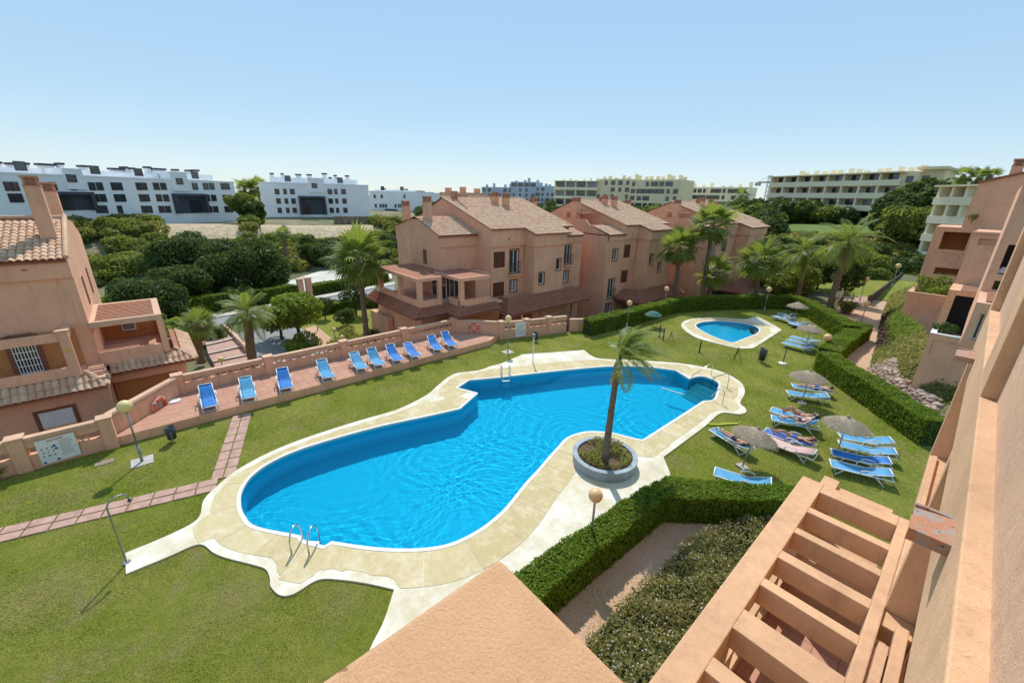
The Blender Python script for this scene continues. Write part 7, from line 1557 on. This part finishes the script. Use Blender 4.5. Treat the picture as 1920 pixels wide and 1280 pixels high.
# planted troughs on the stepped building
def clump(label, c, R, mat, size=.09, dens=120, name='plant', cat='plant', seed=0, n=8, H=None):
    return tree(label, c, lumpy(R,H or R*1.6,n,seed), mat, size, dens, .02, cat, name)
clump('leafy plants filling the upper trough of the stepped building', (-2.2,48.5,3.0), 1.35, 'leaf', .12, 60, seed=1); clump('second leafy plant in the upper trough of the stepped building', (-1.6,47.2,3.0), 1.0, 'leaf_bright', .12, 60, seed=2); clump('potted plants behind the wall with the sunlit white top', (-.35,32.3,3.6), .55, 'leaf_dark', .08, 120, seed=3); clump('yellow flowering plant on the tower balcony', (-1.2,43.6,9.6), .3, 'reed', .08, 150, seed=4); clump('small plant on the pier loggia', (.62,24.3,7.5), .18, 'leaf', .05, 200, seed=5)
# park shrubs
bush('rounded green shrub behind the far hedge', (1482,552), 0, 2.6, 3.6, 'leaf', .22, 26, 16, 21, tr=.12); bush('dark shrub right of the rounded one behind the hedge', (1530,545), 0, 2.3, 4.2, 'leaf_dark', .22, 26, 14, 22, tr=.12)
bush('dark cypress-like tree beside the leaning palm', (1576,566), 0, 1.5, 6.2, 'leaf_dark', .18, 40, 14, 23, cat='tree', name='tree', tr=.14, flat=2.0)
bush('rounded shrub on the park lawn by the ramp', (1633,528), .3, 2.0, 2.2, 'leaf', .22, 26, 12, 24); bush('low hedge-like shrub on the park lawn', (1668,515), .8, 2.6, 2.2, 'leaf_dark', .24, 22, 12, 25); bush('bright palm-like shrub behind the park lawn', (1668,500), 1.0, 2.8, 3.4, 'leaf_bright', .28, 18, 12, 26); bush('shrub at the right end of the park lawn', (1715,510), 1.0, 1.8, 1.8, 'leaf', .22, 22, 10, 27)
bush('broad shrub mass behind the row of palms', (1450,540), -.2, 3.2, 4.6, 'leaf', .28, 18, 16, 28, tr=.15); bush('dark shrub mass between the palms and the bank', (1545,520), .2, 3.6, 4.8, 'leaf_dark', .28, 16, 16, 29, tr=.15); bush('green shrub mass right of the cypress-like tree', (1610,520), .3, 3.0, 4.2, 'leaf', .28, 16, 16, 30, tr=.15)
# plumed grass
b = G(1585,588); pg = thing('plumed_grass', 'pale pampas grass clump with white plumes by the leaning palm', 'ornamental grass', b); V = []
for k in range(900):
    a = RND.uniform(0,6.28); r = RND.uniform(0,.5); l = RND.uniform(1.0,1.7); lean = RND.uniform(.15,.9); p = np.array((b.x+r*math.cos(a),b.y+r*math.sin(a),0)); d = np.array((math.cos(a),math.sin(a),0)); s = np.array((-math.sin(a),math.cos(a),0))*.02; m1 = p+d*lean*l*.35+np.array((0,0,l*.75)); t1 = p+d*lean*l+np.array((0,0,l*(1-.5*lean))); V += [p-s,m1-s,t1,m1+s]
mesh_quads('blades', np.array(V), MT['reed'], pg, kind='stuff')
for k in range(12):
    a = RND.uniform(0,6.28); p = b+Vector((.7*math.cos(a)-.5,.7*math.sin(a)+.3,0)); q = MB(); q.tube([p,p+Vector((0,0,1.5))],.012,5); st = q.build('stalk', MT['reed'], pg); q = MB(); q.lathe([(.03,1.4),(.11,1.6),(.10,1.85),(.01,2.15)],8,p); q.build('plume', MT['plume'], st)
# ---- near bed: brick path and flowering shrubs
sheet('brick_path', [(900,1230),(960,1170),(1044,1136),(1147,1055),(1235,961),(1272,950),(1480,950),(1480,1000),(1345,1010),(1285,1056),(1175,1160),(1090,1240),(990,1350)], .010, MT['brickpath'])
bedpx = [(1030,1330),(1102,1195),(1160,1134),(1226,1074),(1288,1016),(1328,992),(1405,972),(1475,964)]
BED = [tuple(G(*p,.35)[:2]) for p in bedpx]; BED += [(-1.22,BED[-1][1]),(-1.22,1.0)]
fb_ = thing('flower_bed', 'flowering shrub bed with small pale blooms below the pergola', 'flower bed', (BED[2][0],BED[2][1],0)); xs = [p[0] for p in BED]; ys = [p[1] for p in BED]
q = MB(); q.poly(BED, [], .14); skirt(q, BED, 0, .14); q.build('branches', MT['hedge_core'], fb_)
k = 34000; P = np.stack([NP.uniform(min(xs),max(xs),k),NP.uniform(min(ys),max(ys),k)],1); ins = np.array([inside(p,BED) for p in P]); P = P[ins]; hz = .44+.12*np.sin(P[:,0]*2.3+1)*np.cos(P[:,1]*1.9)+.10*np.sin(P[:,0]*6.1)*np.sin(P[:,1]*5.3)
P3 = np.column_stack([P,hz*NP.uniform(.72,1.15,len(P))]); mesh_quads('foliage', leaf_quads(P3,np.tile((0,0,1.),(len(P3),1)),.045,2.4,.8), MT['leaf_bed'], fb_, kind='stuff')
sel = NP.choice(len(P3), 620, replace=False); F = P3[sel]; F[:,2] = hz[sel]*1.16+.02; V = []
for j in range(5): V.append(leaf_quads(F+NP.normal(0,.008,F.shape),np.tile((0,0,1.),(len(F),1)),.024,1.2,.7))
mesh_quads('blooms', np.vstack(V), MT['flower'], fb_, kind='stuff')

# spiky plant at the left edge of the lawn
b = G(-6,902); yu = thing('yucca', 'spiky yellow green plant at the left edge by the wall', 'plant', b); V = []
for k in range(60):
    a = RND.uniform(0,6.28); el = RND.uniform(.35,1.4); l = RND.uniform(.45,.8); d = np.array((math.cos(a)*math.cos(el),math.sin(a)*math.cos(el),math.sin(el))); s_ = np.array((-math.sin(a),math.cos(a),0))*.028; p = np.array((b.x,b.y,.15)); m1 = p+d*l*.55; t1 = p+d*l-np.array((0,0,.10*l)); V += [p-s_*.5,m1-s_,t1,m1+s_]
mesh_quads('leaves', np.array(V), MT['leaf_bright'], yu, kind='stuff'); q = MB(); q.lathe([(.08,0),(.06,.2)],8,b); q.build('stem', MT['trunk'], yu)
